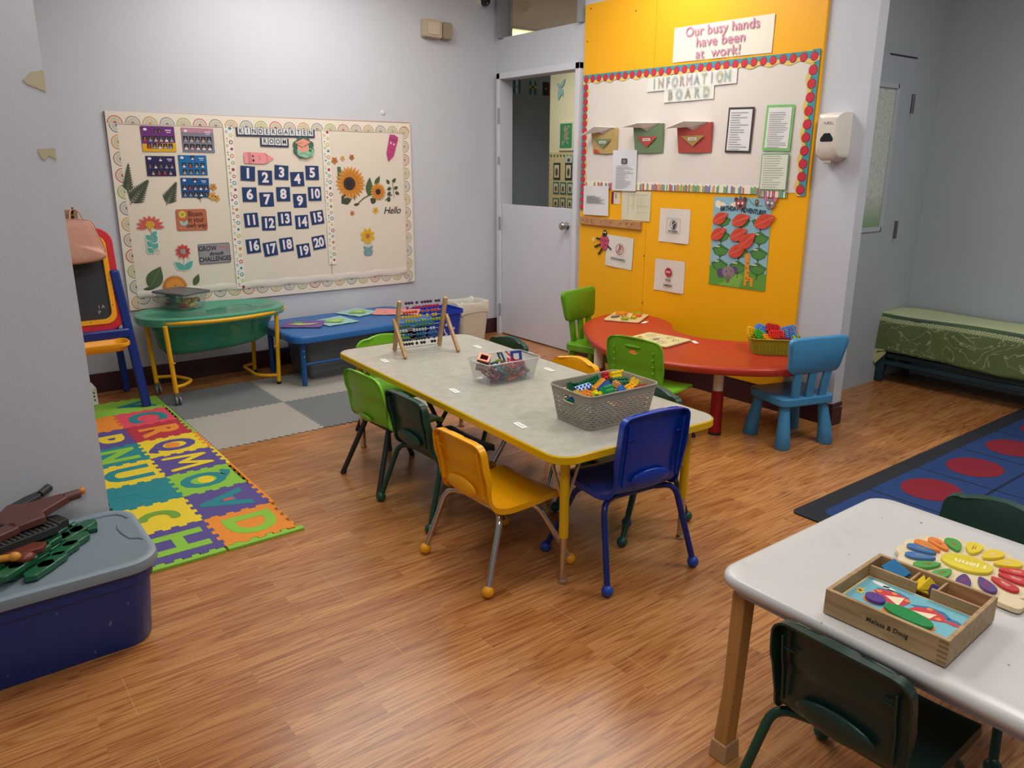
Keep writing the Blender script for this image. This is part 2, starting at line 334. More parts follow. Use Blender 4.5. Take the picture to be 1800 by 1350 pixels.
# ---------------------------------------------------------------- stacking chairs (local: faces +x, origin on the floor)
def shell_builder(hs, hb, wb=.138, ws=.155, rt=.05, rounded=0, flange=.018, slot=False, low=False):
    # side profile from the seat's front lip to the top of the back
    key = [(.172, hs-.022), (.165, hs-.006), (.14, hs), (.05, hs-.006), (-.05, hs-.008), (-.10, hs-.002), (-.128, hs+.018), (-.14, hs+.055), (-.148, hs+.12), (-.158, hs+.5*(hb-hs)+.03), (-.170, hb)]
    pts = []; n = 44 if not slot else 110
    L = [0]
    for a, b in zip(key, key[1:]): L.append(L[-1]+math.dist(a, b))
    def P(s):
        for i in range(len(key)-1):
            if s <= L[i+1]+1e-9:
                u = (s-L[i])/(L[i+1]-L[i]); p0 = key[max(i-1, 0)]; p1 = key[i]; p2 = key[i+1]; p3 = key[min(i+2, len(key)-1)]
                return tuple(.5*((2*p1[k])+(-p0[k]+p2[k])*u+(2*p0[k]-5*p1[k]+4*p2[k]-p3[k])*u*u+(-p0[k]+3*p1[k]-3*p2[k]+p3[k])*u**3) for k in (0, 1))
        return key[-1]
    T = L[-1]; nt = 48 if slot else 20; rows = []
    ss = []
    for i in range(n+1):
        u = i/n; ss.append(T*(u))
    ss = sorted(set([T*k for k in (0, .006, .015, .03)]+ss+[T-rt*k for k in (.02, .08, .18, .3, .5, .75)]))
    sb = L[7]
    for s in ss:
        x, z = P(s)
        u = min(1, max(0, (s-L[4])/(L[7]-L[4])))
        w = ws*(1-u)+wb*1.0*u
        if s > sb: w = wb*(1+ (.06 if not rounded else .08)*math.sin(PI*min(1, (s-sb)/(T-sb)))*.6)
        d = T-s
        if d < rt: w = w-rt+math.sqrt(max(0, rt*rt-(rt-d)**2))*1.0
        d = s; rf = .04
        if d < rf: w = w-rf+math.sqrt(max(0, rf*rf-(rf-d)**2))
        back = min(1, max(0, (s-L[5])/(L[8]-L[5])))
        crown = 0
        row = []
        for j in range(nt+1):
            t = -1+2*j/nt; y = w*t
            bx = x+back*.018*t*t; bz = z+(1-back)*.007*t*t
            if rounded and s > sb: bz -= rounded*t*t*((s-sb)/(T-sb))**2
            elif s > sb: bz -= .012*t*t*((s-sb)/(T-sb))**2
            row.append((bx, y, bz))
        rows.append(row)
    b = B(); m = len(rows); W = nt+1; vs = [p for r in rows for p in r]; fs = []
    for i in range(m-1):
        for j in range(nt):
            if slot:
                c = [(rows[i][j][k]+rows[i+1][j+1][k])/2 for k in range(3)]
                if abs((c[2]-(hb-.078))/.0075)**2+abs(c[1]/.030)**2 < 1 and ss[i] > sb: continue
            if (slot or low) and ss[i] > L[6]:
                c = [(rows[i][j][k]+rows[i+1][j+1][k])/2 for k in range(3)]
                if low and abs((c[2]-(hs+.052))/.02)**2+abs(c[1]/.062)**2 < 1: continue
            fs.append((i*W+j, i*W+j+1, (i+1)*W+j+1, (i+1)*W+j))
    # rim turned back around the backrest, down around the seat
    loop = [i*W for i in range(m)]+[(m-1)*W+j for j in range(1, W)]+[i*W+nt for i in range(m-2, -1, -1)]
    loop += [j for j in range(nt-1, 0, -1)]
    k0 = len(vs)
    for q in loop:
        i = q//W; s = ss[i]; back = min(1, max(0, (s-L[5])/(L[8]-L[5]))); p = vs[q]
        f = flange*(.7+.3*back)
        vs.append((p[0]-f*back, p[1]*(1+.02), p[2]-f*(1-back)))
    nl = len(loop)
    for k in range(nl): fs.append((loop[k], loop[(k+1) % nl], k0+(k+1) % nl, k0+k))
    b.add(vs, fs)
    return b
def tubeleg(p_top, p_bend, p_foot, r):
    a, m_, f = Vector(p_top), Vector(p_bend), Vector(p_foot); pts = [a]
    d1 = (a-m_).normalized(); d2 = (f-m_).normalized(); R = .045
    s, e = m_+d1*R, m_+d2*R
    for i in range(7):
        t = i/6; pts.append(s*(1-t)**2+m_*2*t*(1-t)+e*t*t)
    pts.append(f); return B().tube(pts, r, 12)
def make_chair(label, shell, legm, capm, x, y, rz, hs=.275, hb=.525, style='ball', g=None, wb=.138, ws=.155, spread=.195):
    t = thing('stacking_chair', label, 'chair', (x, y, 0), math.radians(rz), g)
    rounded = style != 'ball'
    sb = shell_builder(hs, hb, wb+(.022 if rounded else 0), ws, .045 if not rounded else (.055 if style == 'slot' else .07), .012 if rounded else 0, .026 if not rounded else .012, style == 'slot', style == 'slot')
    sb.build('seat_shell', shell, t, solid=.005, smooth=50)
    if style == 'ball':
        for sy in (-1, 1):
            b = B(); y0, y1 = sy*wb*.84, sy*wb*.87
            prf = [(-.141, hs+.045), (-.149, hs+.12), (-.158, hs+.5*(hb-hs)+.03), (-.166, hb-.04)]
            b.loft([[(x-.001+.012*(a < 0)*0-f*.009, (y0, y1)[k], z) for f, k in ((-.3, 0), (-.3, 1), (1, 1), (1, 0))] for x, z in prf for a in (1,)])
            zt = hs+.64*(hb-hs)+.02; b.box((-.1645, sy*wb*.76, zt), (.007, .03, .003))
            b.build('rib', shell, t, bevel=.0008)
        b = B(); Mo = Matrix.Translation((-.152, 0, hs+.058)) @ Matrix.Rotation(math.radians(-8), 4, 'Y')
        b.at(Mo).sph((0, 0, 0), (.012, wb*.62, .034), 20, 10)
        b.build('lumbar_bulge', shell, t)
    elif style == 'plain':
        B().at(Matrix.Translation((-.147, 0, hs+.03)) @ Matrix.Rotation(math.radians(-20), 4, 'Y')).sph((0, 0, 0), (.008, wb*.4, .018), 16, 8).build('lumbar_bulge', shell, t)
    else:
        b = B()
        b.at(Matrix.Translation((-.168, 0, hb-.048))).sph((0, 0, 0), (.009, .05, .008), 12, 8).build('grip_ridge', shell, t)
        for sy in (-1, 1):
            for k in range(5): B().at(Matrix.Translation((-.158+.007-.003*k, sy*wb*.86, hs+.08+.034*k))).sph((0, 0, 0), (.006, .006, .007), 8, 6).build('stud', shell, t)
    for sx in (-1, 1):
        for sy in (-1, 1):
            if style == 'ball':
                f = (sx*.186+(.0 if sx > 0 else 0), sy*spread, .02)
                if sx < 0: l = tubeleg((-.075, sy*.09, hs-.022), (-.105, sy*(spread-.035), hs-.018), f, .011)
                else: l = tubeleg((.03, sy*.09, hs-.024), (.065, sy*(spread-.05), hs-.022), f, .011)
                lo = l.build('leg', legm, t)
                B().sph((f[0], f[1], .021), (.021, .021, .021), 14, 10).build('foot_cap', capm, lo)
            else:
                f = (sx*.19, sy*.165, .006)
                l = B().tube([(sx*.07-.02, sy*.10, hs-.015), f], [.012, .0115], 12); lo = l.build('leg', legm, t)
                B().cyl((f[0], f[1], 0.001), (f[0]-sx*.006, f[1]-sy*.003, .018), .0135).build('foot_cap', capm, lo)
    b = B()
    b.cyl((-.075, -.10, hs-.022), (-.075, .10, hs-.022), .010); b.cyl((.03, -.10, hs-.024), (.03, .10, hs-.024), .010)
    if style == 'ball': b.cyl((-.075, -.07, hs-.022), (.03, -.07, hs-.024), .008); b.cyl((-.075, .07, hs-.022), (.03, .07, hs-.024), .008)
    b.build('seat_frame', legm, t)
    return t
YEL = mat('F0AA04', .32, var=.06, vscale=9); DGR = mat('1E4238', .38, var=.08, vscale=9); BLU = mat('0C38A0', .3, var=.05, vscale=9); LGR = mat('74B82A', .35, var=.06, vscale=9)
DGL = mat('17402F', .3); BLL = mat('12266E', .28); BLK = mat('24282C', .4)
YELC = mat('E8A010', .4); DGC = mat('1C4A3A', .4); BLC = mat('2444A4', .4)
make_chair('yellow plastic child chair with chrome legs and yellow ball feet, nearest the camera', YEL, CHROME, YELC, -2.375, -3.232, 1)
make_chair('royal blue plastic child chair with blue legs at the short end of the grey table', BLU, BLL, BLC, -2.02, -3.502, 84, .32, .625)
make_chair('dark green plastic child chair between the yellow and bright green chairs', DGR, DGL, DGC, -2.283, -2.715, 1)
make_chair('bright green child chair with straight dark legs, farthest on the near side of table', LGR, BLK, BLK, -2.272, -2.30, 2, .28, .525, 'plain')
make_chair('bright green child chair tucked under the far short end of table behind the abacus', LGR, BLK, BLK, -1.975, -1.82, -92, .28, .515, 'plain')
make_chair('dark green child chair back showing behind the clear box on far side of table', DGR, DGL, DGC, -1.665, -2.16, 183)
make_chair('yellow child chair back showing between the clear box and grey basket', YEL, CHROME, YELC, -1.68, -2.70, 183)
make_chair('dark green child chair partly hidden behind grey basket on far side of table', DGR, DGL, DGC, -1.755, -3.25, 180)
make_chair('green child chair with a hand slot in its back pulled up to the red table', LGR, BLK, BLK, -.965, -2.66, 8, .29, .575, 'slot')
make_chair('black green child chair in the foreground at the white table', mat('14302A', .35, var=.08, vscale=9), DGL, DGC, -2.455, -4.675, 0)
make_chair('dark green child chair on the far side of the white table over the rug', DGR, DGL, DGC, -1.87, -4.60, 180, .28, .535)
# ---------------------------------------------------------------- long grey table with yellow edge
def table_top_mat():
    m = bpy.data.materials.new('grey_nebula'); m.use_nodes = True; nt = m.node_tree; b = nt.nodes['Principled BSDF']; N = nt.nodes.new; L = nt.links.new
    tc = N('ShaderNodeTexCoord'); n = N('ShaderNodeTexNoise'); n.inputs['Scale'].default_value = 22; n.inputs['Detail'].default_value = 8; n.inputs['Roughness'].default_value = .7
    L(tc.outputs['Object'], n.inputs['Vector']); r = N('ShaderNodeValToRGB'); e = r.color_ramp.elements; e[0].position = .35; e[0].color = lin('A4A298'); e[1].position = .65; e[1].color = lin('B8B6AA')
    L(n.outputs[0], r.inputs[0]); L(r.outputs[0], b.inputs['Base Color']); b.inputs['Roughness'].default_value = .28; return m
t = thing('activity_table', 'long grey topped classroom table with bright yellow edging and chrome legs', 'table', (-1.968, -2.705, 0), math.radians(-2.4))
TW, TL, TZ = .76, 1.80, .5
B().prism(rr(TW-.006, TL-.006, .075, 8), TZ-.024, TZ).build('tabletop', table_top_mat(), t, bevel=.0015)
o_, i_ = rr(TW+.002, TL+.002, .077, 8), rr(TW-.006, TL-.006, .073, 8)
B().loft([[(x, y, z) for x, y in q] for q, z in ((i_, TZ-.029), (o_, TZ-.026), (o_, TZ-.003), (i_, TZ+.0012))], False).build('edge_band', mat('DDB400', .35), t)
B().prism(rr(TW-.02, TL-.02, .07, 8), TZ-.03, TZ-.0245).build('underside', mat('5A4636', .7), t)
YL = mat('D9AE0C', .3)
for sx in (-1, 1):
    for sy in (-1, 1):
        lx, ly = sx*(TW/2-.088), sy*(TL/2-.085)
        l = B().cyl((lx, ly, .175), (lx, ly, TZ-.03), .0165, n=16).build('leg', YL, t)
        B().cyl((lx, ly, .012), (lx, ly, .18), .0125, n=16).build('lower_tube', CHROME, l)
        B().lathe([(.012, .016), (.0165, .012), (.0165, .003), (.013, .0)], 16, (lx, ly, 0)).build('glide', CHROME, l)
        B().cyl((lx, ly, .28), (lx-sx*.005, ly-sy*.10, TZ-.03), .0058).cyl((lx, ly, .28), (lx-sx*.085, ly-sy*.005, TZ-.03), .0058).build('brace', mat('C0A878', .3, .7), l)
# name stickers on the table
for i, (x, y, lab) in enumerate([(-2.212, -2.117, 'beside the abacus'), (-2.225, -2.735, 'nearest the clear box on the near side'), (-2.277, -3.243, 'close to the yellow chair'), (-1.692, -2.142, 'on the far side behind the abacus'), (-1.693, -2.706, 'between clear box and yellow chair back')]):
    o = B().mat(mat('E9E8E4', .4)).prism([(-.013, -.035), (.013, -.035), (.013, .035), (-.013, .035)], 0, .0006).mat(mat('9A9A98', .5)).box((0, 0, .0008), (.003, .045, .0004)).build('name_label', M=onT(x, y, TZ+.0012, -8))
    tag(o, 'small white name sticker on the grey table '+lab, 'sticker')
# ---------------------------------------------------------------- red kidney table
def spline(pts, n=8, closed=True):
    out = []; m = len(pts)
    for i in range(m):
        p0, p1, p2, p3 = pts[i-1], pts[i], pts[(i+1) % m], pts[(i+2) % m]
        for k in range(n):
            u = k/n; out.append(tuple(.5*((2*p1[a])+(-p0[a]+p2[a])*u+(2*p0[a]-5*p1[a]+4*p2[a]-p3[a])*u*u+(-p0[a]+3*p1[a]-3*p2[a]+p3[a])*u**3) for a in range(len(p1))))
    return out
kid = [(-.30, -1.585), (-.57, -1.72), (-.79, -1.99), (-.94, -2.27), (-.975, -2.52), (-.88, -2.80), (-.72, -3.03), (-.50, -3.19), (-.27, -3.20), (-.10, -3.10), (-.045, -2.92), (-.09, -2.75), (-.20, -2.63), (-.285, -2.48), (-.30, -2.33), (-.235, -2.17), (-.11, -2.04), (-.04, -1.88), (-.05, -1.70), (-.14, -1.60)]
kk = spline(kid, 6)
cx = sum(p[0] for p in kk)/len(kk); cy = sum(p[1] for p in kk)/len(kk)
def inset(pts, d):
    out = []; n = len(pts)
    for i in range(n):
        a, b_ = Vector(pts[i-1]), Vector(pts[(i+1) % n]); tt = (b_-a).normalized(); nn = Vector((-tt.y, tt.x)); out.append((pts[i][0]+nn.x*d, pts[i][1]+nn.y*d))
    return out
RT = .42
t = thing('kidney_table', 'red kidney shaped plastic table against the yellow wall panel', 'table', (-.5, -2.4, 0))
Mi = Matrix.Translation((.5, 2.4, 0))
ar = sum(kk[i][0]*kk[(i+1) % len(kk)][1]-kk[(i+1) % len(kk)][0]*kk[i][1] for i in range(len(kk)))
if ar < 0: kk = kk[::-1]
RED = mat('AE3222', .33, var=.05, vscale=5)
b = B().at(Mi); b.loft([[(x, y, z) for x, y in inset(kk, d)] for d, z in ((.012, RT-.042), (.002, RT-.034), (0, RT-.012), (.004, RT-.004), (.012, RT), (.03, RT), (.036, RT-.002))])
b.build('tabletop', RED, t, smooth=60)
for lx, ly in ((-.62, -2.83), (-.20, -2.97), (-.80, -2.10), (-.2, -1.78)):
    l = B().at(Mi).cyl((lx, ly, .012), (lx, ly, .245), .033, .031, 20).build('leg', mat('9E1418', .3), t)
    B().at(Mi).cyl((lx, ly, .24), (lx, ly, RT-.04), .0265, n=20).build('upper_tube', mat('E3D9C6', .35), l)
    B().at(Mi).cyl((lx, ly, 0), (lx, ly, .014), .034, n=20).build('foot_cap', mat('2A2426', .6), l)
for i, (x, y, r, lab) in enumerate([(-.235, -1.93, 20, 'folded, behind the wooden puzzles'), (-.43, -2.50, 60, 'flat, beside the green basket')]):
    o = B().prism([(-.035, -.013), (.035, -.013), (.035, .013), (-.035, .013)], 0, .0007).build('name_label', mat('EDE6E2', .4), M=onT(x, y, RT+.0004, r)); tag(o, 'small white sticker on the red table, '+lab, 'sticker')
# ---------------------------------------------------------------- moulded chairs with three back slats (local: faces +y)
def kid_chair(label, c, cslat, loc, rz, m2=None):
    m = mat(c, .35, var=.04); t = thing('slatted_chair', label, 'chair', loc, math.radians(rz))
    W, D, H = .335, .29, .265
    B().prism(rr(W, D, .045, 6), H-.045, H).build('seat', m, t, bevel=.008, seg=3)
    for sx in (-1, 1):
        for sy in (-1, 1):
            B().loft([[(sx*.118+sx*f*.018+r*math.cos(a*PI/10), sy*.10+sy*f*.03+r*math.sin(a*PI/10), z) for a in range(20)] for r, z, f in ((.024, H-.04, 0), (.034, .09, .75), (.0405, .006, 1), (.036, 0, 1))]).build('leg', m, t, smooth=50)
    Mb = Matrix.Translation((0, -D/2+.02, H-.01)) @ Matrix.Rotation(math.radians(6), 4, 'X') 
    for k in (-1, 0, 1):
        b = B().at(Mb @ Matrix.Rotation(math.radians(4*k), 4, 'Y')).box((k*.082, 0, .075), (.046, .022, .17)); b.build('slat', m, t, bevel=.006)
    pts = []
    hw0, hw1, z0, z1, r = .150, .182, .14, .335, .035
    raw = [(-hw0, z0), (hw0, z0), (hw1, z1), (-hw1, z1)]
    for i, (x, z) in enumerate(raw):
        p, q, n = Vector(raw[i-1]), Vector((x, z)), Vector(raw[(i+1) % 4]); a = q+(p-q).normalized()*r; e = q+(n-q).normalized()*r
        for k in range(6): u = k/5; pts.append(tuple(a*(1-u)**2+q*2*u*(1-u)+e*u*u))
    b = B().at(Mb); lo = []
    for yy, d in ((-.017, .006), (-.011, 0), (.011, 0), (.017, .006)):
        lo.append([(x*(1-d/.17)+0, yy-.10*x*x*0-.35*x*x+ .008, z-(z-.24)*d/.09-.0 +.35*0*x*x+ (.0 if z < .24 else -.35*x*x)) for x, z in pts])
    b.loft(lo); b.build('backrest', m, t, smooth=50)
    return t
kid_chair('light blue plastic chair with three back slats at the end of red table', '3F86B4', None, (-.36, -3.10, 0), -17)
kid_chair('green slatted chair beside the half door at far end of red table', '5E9A1C', None, (-.425, -1.695, 0), 194).scale = (1.05, 1.0, 1.05)
# ---------------------------------------------------------------- white table in the foreground
t = thing('white_table', 'scuffed white plastic table with tan legs in the right foreground', 'table', (-2.19, -4.95, 0))
def white_mat():
    m = bpy.data.materials.new('scuffed_white'); m.use_nodes = True; nt = m.node_tree; b = nt.nodes['Principled BSDF']; N = nt.nodes.new; L = nt.links.new
    tc = N('ShaderNodeTexCoord'); n = N('ShaderNodeTexNoise'); n.inputs['Scale'].default_value = 7; n.inputs['Detail'].default_value = 9; n.inputs['Roughness'].default_value = .65
    L(tc.outputs['Object'], n.inputs['Vector']); r = N('ShaderNodeValToRGB'); e = r.color_ramp.elements; e[0].position = .22; e[0].color = lin('B2B1AC'); e[1].position = .36; e[1].color = lin('C9C9C8'); k = e.new(.7); k.color = lin('CECECE')
    v = N('ShaderNodeTexNoise'); v.inputs['Scale'].default_value = 38; v.inputs['Detail'].default_value = 2; L(tc.outputs['Object'], v.inputs['Vector'])
    r2 = N('ShaderNodeValToRGB'); e = r2.color_ramp.elements; e[0].position = .20; e[0].color = (.12, .12, .13, 1); e[1].position = .24; e[1].color = (1, 1, 1, 1); L(v.outputs[0], r2.inputs[0])
    mx = N('ShaderNodeMix'); mx.data_type = 'RGBA'; mx.blend_type = 'MULTIPLY'; mx.inputs[0].default_value = 1
    L(n.outputs[0], r.inputs[0]); L(r.outputs[0], mx.inputs[6]); L(r2.outputs[0], mx.inputs[7]); L(mx.outputs[2], b.inputs['Base Color']); b.inputs['Roughness'].default_value = .3; return m
WW, WL = .72, 1.26
pr = rr(WW, WL, .055, 8)
def sc(p, d): return [(x*(1-2*d/WW), y*(1-2*d/WL)) for x, y in p]
b = B().loft([[(x, y, z) for x, y in sc(pr, d)] for d, z in ((.012, .470), (.003, .473), (0, .486), (.003, .496), (.010, .5), (.045, .4975), (.06, .496))]); b.build('tabletop', white_mat(), t, smooth=60)
B().prism(sc(rr(WW, WL, .055, 8), .02), .452, .471).build('underframe', mat('9EA0A2', .6), t)
TAN = woodmat('tan_leg', 'A9783F', 'B9864A', .45, (10, 10, 1))
for sx in (-1, 1):
    for sy in (-1, 1):
        lx, ly = sx*(WW/2-.045), sy*(WL/2-.052)
        l = B().loft([[(lx+sx*dx+sx*a*w_/2, ly+sy*dx*.3+sy*c_*w_/2*.8, z) for a, c_ in ((-1, -1), (1, -1), (1, 1), (-1, 1))] for z, dx, w_ in ((.0, .01, .046), (.06, .012, .044), (.2, .002, .040), (.45, -.004, .044))]).build('leg', TAN, t, bevel=.003, smooth=30)
        B().loft([[(lx+sx*.011+sx*a*w_/2, ly+sy*.004+sy*c_*w_/2*.85, z) for a, c_ in ((-1, -1), (1, -1), (1, 1), (-1, 1))] for z, w_ in ((0, .058), (.05, .052))]).build('foot_cap', mat('B08A64', .5), l, bevel=.003)
        B().cyl((lx-sx*.015, ly, .44), (lx-sx*.015, ly, .468), .03).build('collar', TAN, l)
# crayon marks on the white table
o = B().mat(mat('55565A', .6)).line([(-.03, .12), (.0, .09), (.01, .03), (.0, -.02), (.02, -.09)], .0018, .0).line([(-.08, .06), (.05, .07)], .0012, .0).line([(.03, .13), (.03, .11), (.01, .10)], .0016, 0).build('scribble', parent=None, M=onT(-2.30, -4.905, .4983, 120))
o.parent = t; o.matrix_parent_inverse = Matrix(); o.matrix_world = onT(-2.36, -4.93, .4979, 10)
o['label'] = 'thin grey pencil scribble on the tabletop'
# ---------------------------------------------------------------- blue bench table by the back wall
BT = mat('1F5FA0', .38, var=.06)
t = thing('bench_table', 'low rectangular blue plastic table along the back wall under the board', 'table', (-1.565, -.375, 0), math.radians(3.0))
p = rr(1.08, .64, .09, 8); H = .345
B().loft([[(x*(1-2*d/1.08), y*(1-2*d/.64), z) for x, y in p] for d, z in ((.012, H-.05), (.0, H-.045), (0, H-.012), (.005, H-.003), (.014, H), (.03, H-.001))]).build('tabletop', BT, t, smooth=60)
for sx in (-1, 1):
    ls = []
    for sy in (-1, 1):
        lx, ly = sx*.465, sy*.245
        l = B().cyl((lx, ly, .0), (lx, ly, H-.04), .017, .019, 16).build('leg', mat('155090', .3), t); ls.append((lx, ly))
        B().sph((lx, ly-.018, .20), .004).sph((lx, ly-.018, .24), .004).build('bolt', CHROME, l)
B().cyl((-.465, -.245, .145), (.465, -.245, .145), .010).cyl((-.465, .245, .145), (.465, .245, .145), .010).build('stretcher', mat('155090', .3), t)
# ---------------------------------------------------------------- water table
t = thing('water_table', 'oval translucent green water table on a yellow tube frame', 'water table', (-2.465, -.325, .0062))
GRN = mat('2E9470', .15, alpha=.52); GR2 = mat('4FA588', .15, alpha=.72)
def oval(a, b_, z, n=40, e=2.4, wob=0):
    out = []
    for i in range(n):
        th = 2*PI*i/n; c, s = math.cos(th), math.sin(th)
        out.append((a*abs(c)**(2/e)*(1 if c > 0 else -1), b_*abs(s)**(2/e)*(1 if s > 0 else -1), z+wob*math.cos(th)))
    return out
b = B().loft([oval(.385, .235, .492), oval(.375, .225, .45), oval(.35, .205, .40), oval(.345, .20, .395), oval(.33, .19, .31, wob=.012), oval(.30, .165, .285, wob=.02)], False)
k = len(b.v); b.f.append([len(b.v)-40+i for i in range(40)]); b.mi.append(0)
b.build('basin', GRN, t, solid=.003, smooth=60)
B().loft([oval(.445, .275, .462), oval(.45, .28, .475), oval(.45, .28, .505), oval(.44, .27, .512), oval(.40, .23, .512), oval(.395, .225, .507), oval(.02, .02, .508)]).build('lid', GR2, t, smooth=50)
B().at(Matrix.Translation((.14, .0, .509))).ring(0, 0, .10, .108, .002, n=30, sy=.55).ring(.05, .02, .04, .046, .0025, n=24, sy=.6).box((-.12, -.03, .001), (.14, .006, .004), (0, 0, .3)).build('lid_emboss', mat('2C7F68', .2), t)
YF = mat('E0A80E', .35)
def arc(a, b_, t0, t1, z, n=24): return [(a*math.cos(t0+(t1-t0)*i/n), b_*math.sin(t0+(t1-t0)*i/n), z) for i in range(n+1)]
B().tube(arc(.455, .292, math.radians(222), math.radians(352), .483), .0115, 10).build('rim_rail', YF, t)
legs = {(-1, -1): (-.322, -.242), (-1, 1): (-.358, .068), (1, -1): (.332, -.171), (1, 1): (.311, .221)}
for (sx, sy), (lx, ly) in legs.items():
    tx, ty = lx*1.06-(.03 if sx < 0 else -.03)*0, ly*.98
    l = B().tube([(lx, ly, .065 if sx < 0 else .01), (tx+sx*.00, ty, .475)], [.0135, .0135], 14).build('leg', YF, t)
    B().cyl((lx, ly, .25), (lx+.001, ly, .255), .0155).build('collar', YF, l)
    if sx < 0:
        w_ = B().mat(STEEL).box((lx, ly-.012, .052), (.03, .034, .04)).mat(mat('77787A', .5)).cyl((lx-.016, ly-.02, .027), (lx-.006, ly-.02, .027), .026, n=18).cyl((lx+.006, ly-.02, .027), (lx+.016, ly-.02, .027), .026, n=18)
        w_.build('caster', parent=l)
    else: B().cyl((lx, ly, 0), (lx, ly, .018), .015).build('foot_cap', mat('222222', .6), l)
for s in (-1, 1):
    (ax, ay), (bx, by) = legs[(s, -1)], legs[(s, 1)]
    z = .105 if s < 0 else .06
    mid = [(ax, ay, z), (ax-s*.05, ay+.02, z), (ax-s*.11, ay+.09, z), (ax-s*.11, (ay+by)/2, z), (bx-s*.08, by-.02, z), (bx, by, z)]
    mid = [mid[0]]+[tuple(p) for p in spline(mid, 5)[5:-10]]+[mid[-1]]
    B().tube(mid, .010, 10).build('lower_rail', YF, t)
# toys inside the water table
def blob(name, label, cat, c, sh, loc, rz=0, g=None):
    b = B()
    for (p, r) in sh: b.sph(p, r, 12, 8)
    o = b.build(name, mat(c, .5), M=onT(*loc, rz)); tag(o, label, cat, g); return o
blob('toy_ball', 'yellow toy ball lying in the green water table', 'ball', 'E3D21E', [((0, 0, 0), .04)], (-2.36, -.40, .365))
blob('toy_starfish', 'orange brown toy starfish at right in the water table', 'toy', 'D08A4A', [((.02*math.cos(a), .02*math.sin(a), 0), (.025, .012, .008)) for a in (0, 1.3, 2.5)]+[((0, 0, 0), .016)], (-2.25, -.42, .325))
blob('toy_scoop', 'pink toy scoop at left in the water table', 'toy', 'D58A7A', [((0, 0, 0), (.04, .025, .015)), ((.05, .01, .005), (.04, .008, .007))], (-2.63, -.40, .32))
blob('toy_shell', 'brown toy shell left of the yellow ball in the water table', 'toy', 'B0884A', [((0, 0, 0), (.04, .03, .014)), ((.03, .01, .004), (.03, .012, .01))], (-2.45, -.41, .33), 20)
# ---------------------------------------------------------------- easel
NAVY = mat('122E7C', .35, var=.08); REDE = mat('C42030', .35); YE = mat('EFA512', .35)
t = thing('easel', 'child easel with blue frame, red board rim and yellow tray', 'easel', (-3.25, -.30, .0102))
def ea(x, y, z): return (x+3.25, y+.30, z)
for x, lab in ((-2.948, 1), (-3.60, 0)):
    s = 1 if lab else -1
    B().loft([[ea(x-s*k*.06+a*.025, -.515+k*.10+c_*.018, k*.80+.0) for a, c_ in ((-1, -1), (1, -1), (1, 1), (-1, 1))] for k in (0, .25, .5, .75, 1)]).build('leg', NAVY, t, bevel=.01, seg=3)
    B().loft([[ea(x-s*k*.055-s*.02+a*.02, -.10-k*.13+c_*.015, k*.78) for a, c_ in ((-1, -1), (1, -1), (1, 1), (-1, 1))] for k in (0, .5, 1)]).build('leg', NAVY, t, bevel=.008, seg=3)
Me = Matrix.Translation(ea(-3.29, -.455, .445)) @ Matrix.Rotation(math.radians(-9), 4, 'X')
bw, bh = .60, .575
outer = rr(bw, bh, .085, 8, 0, bh/2+.02); inner = rr(bw-.075, bh-.075, .06, 8, 0, bh/2+.02); in2 = rr(bw-.13, bh-.13, .045, 8, 0, bh/2+.02)
Mx = Me @ Matrix(((1, 0, 0, 0), (0, 0, -1, 0), (0, 1, 0, 0), (0, 0, 0, 1)))   # local x right, y up, z toward the room
def frame2(b, o, i, z0, z1): return b.loft([[(x, y, z) for x, y in q] for q, z in ((i, z0), (o, z0), (o, z1), (i, z1), (i, z0))], False)
frame2(B().at(Mx), outer, inner, -.012, .016).build('board_rim', REDE, t, bevel=.004)
frame2(B().at(Mx), inner, in2, -.01, .020).build('inner_rim', YE, t, bevel=.002)
bd = B().at(Mx).prism(inner, -.012, .010).build('chalkboard', mat('2B2E30', .6, var=.15), t)
b = B().at(Mx).mat(mat('15110A', .6))
for u, v in ((bw/2-.052, .45), (bw/2-.052, .30), (bw/2-.055, .16), (.12, .076), (-.02, .076)): b.disc(u, v, .003, .003, .0205, n=8)
b.build('rivet', parent=t)
for s, x, y, z_ in (('I A', .19, .155, .04), ('P', .175, .125, .04)): text(s, z_*.7, mat('A8A8A4', .8), bd, x, y, .0108, name='chalk_writing', rot=.05).matrix_world = t.matrix_world @ Mx
for q in KIDS(bd): q.matrix_world = Mx; 
B().box(ea(-3.28, -.485, .445), (.60, .035, .055)).build('crossbar', NAVY, t, bevel=.01)
b = B().at(Matrix.Translation(ea(-3.29, -.575, .375)))
P0 = rr(.56, .17, .06, 6); P1 = rr(.50, .12, .045, 6)
b.loft([[(x, y, z) for x, y in q] for q, z in ((P1, 0), (P0, .03), (P0, .048), (rr(.545, .155, .055, 6), .048), (P1, .012))], True)
b.build('tray', YE, t, bevel=.002)
# wall rail with hook, bag, little crate
t = thing('coat_rack', 'brown wooden hook rail on back wall behind the easel', 'coat rack', (0, 0, 0))
B().box((-3.30, -.014, 1.095), (.42, .026, .07)).build('rail', woodmat('rack_wood', '9A7350', 'B58C66'), t, bevel=.003)
B().tube([(-3.12, -.028, 1.115), (-3.12, -.06, 1.11), (-3.12, -.07, 1.125), (-3.12, -.07, 1.145)], .005).tube([(-3.12, -.028, 1.09), (-3.12, -.05, 1.08), (-3.12, -.065, 1.095)], .005).build('hook', mat('3A3028', .4, .8), t)
t = thing('shoulder_bag', 'peach pink zip bag hanging over the easel board', 'bag', (-3.22, -.47, .90))
PK = mat('CE9A88', .55, bump=.3, bscale=25)
pr_ = spline([(-.17, 0), (-.168, .13), (-.145, .19), (-.05, .205), (.08, .203), (.125, .185), (.148, .12), (.172, .03), (.165, -.015), (.08, -.035), (-.06, -.04), (-.155, -.03)], 4)
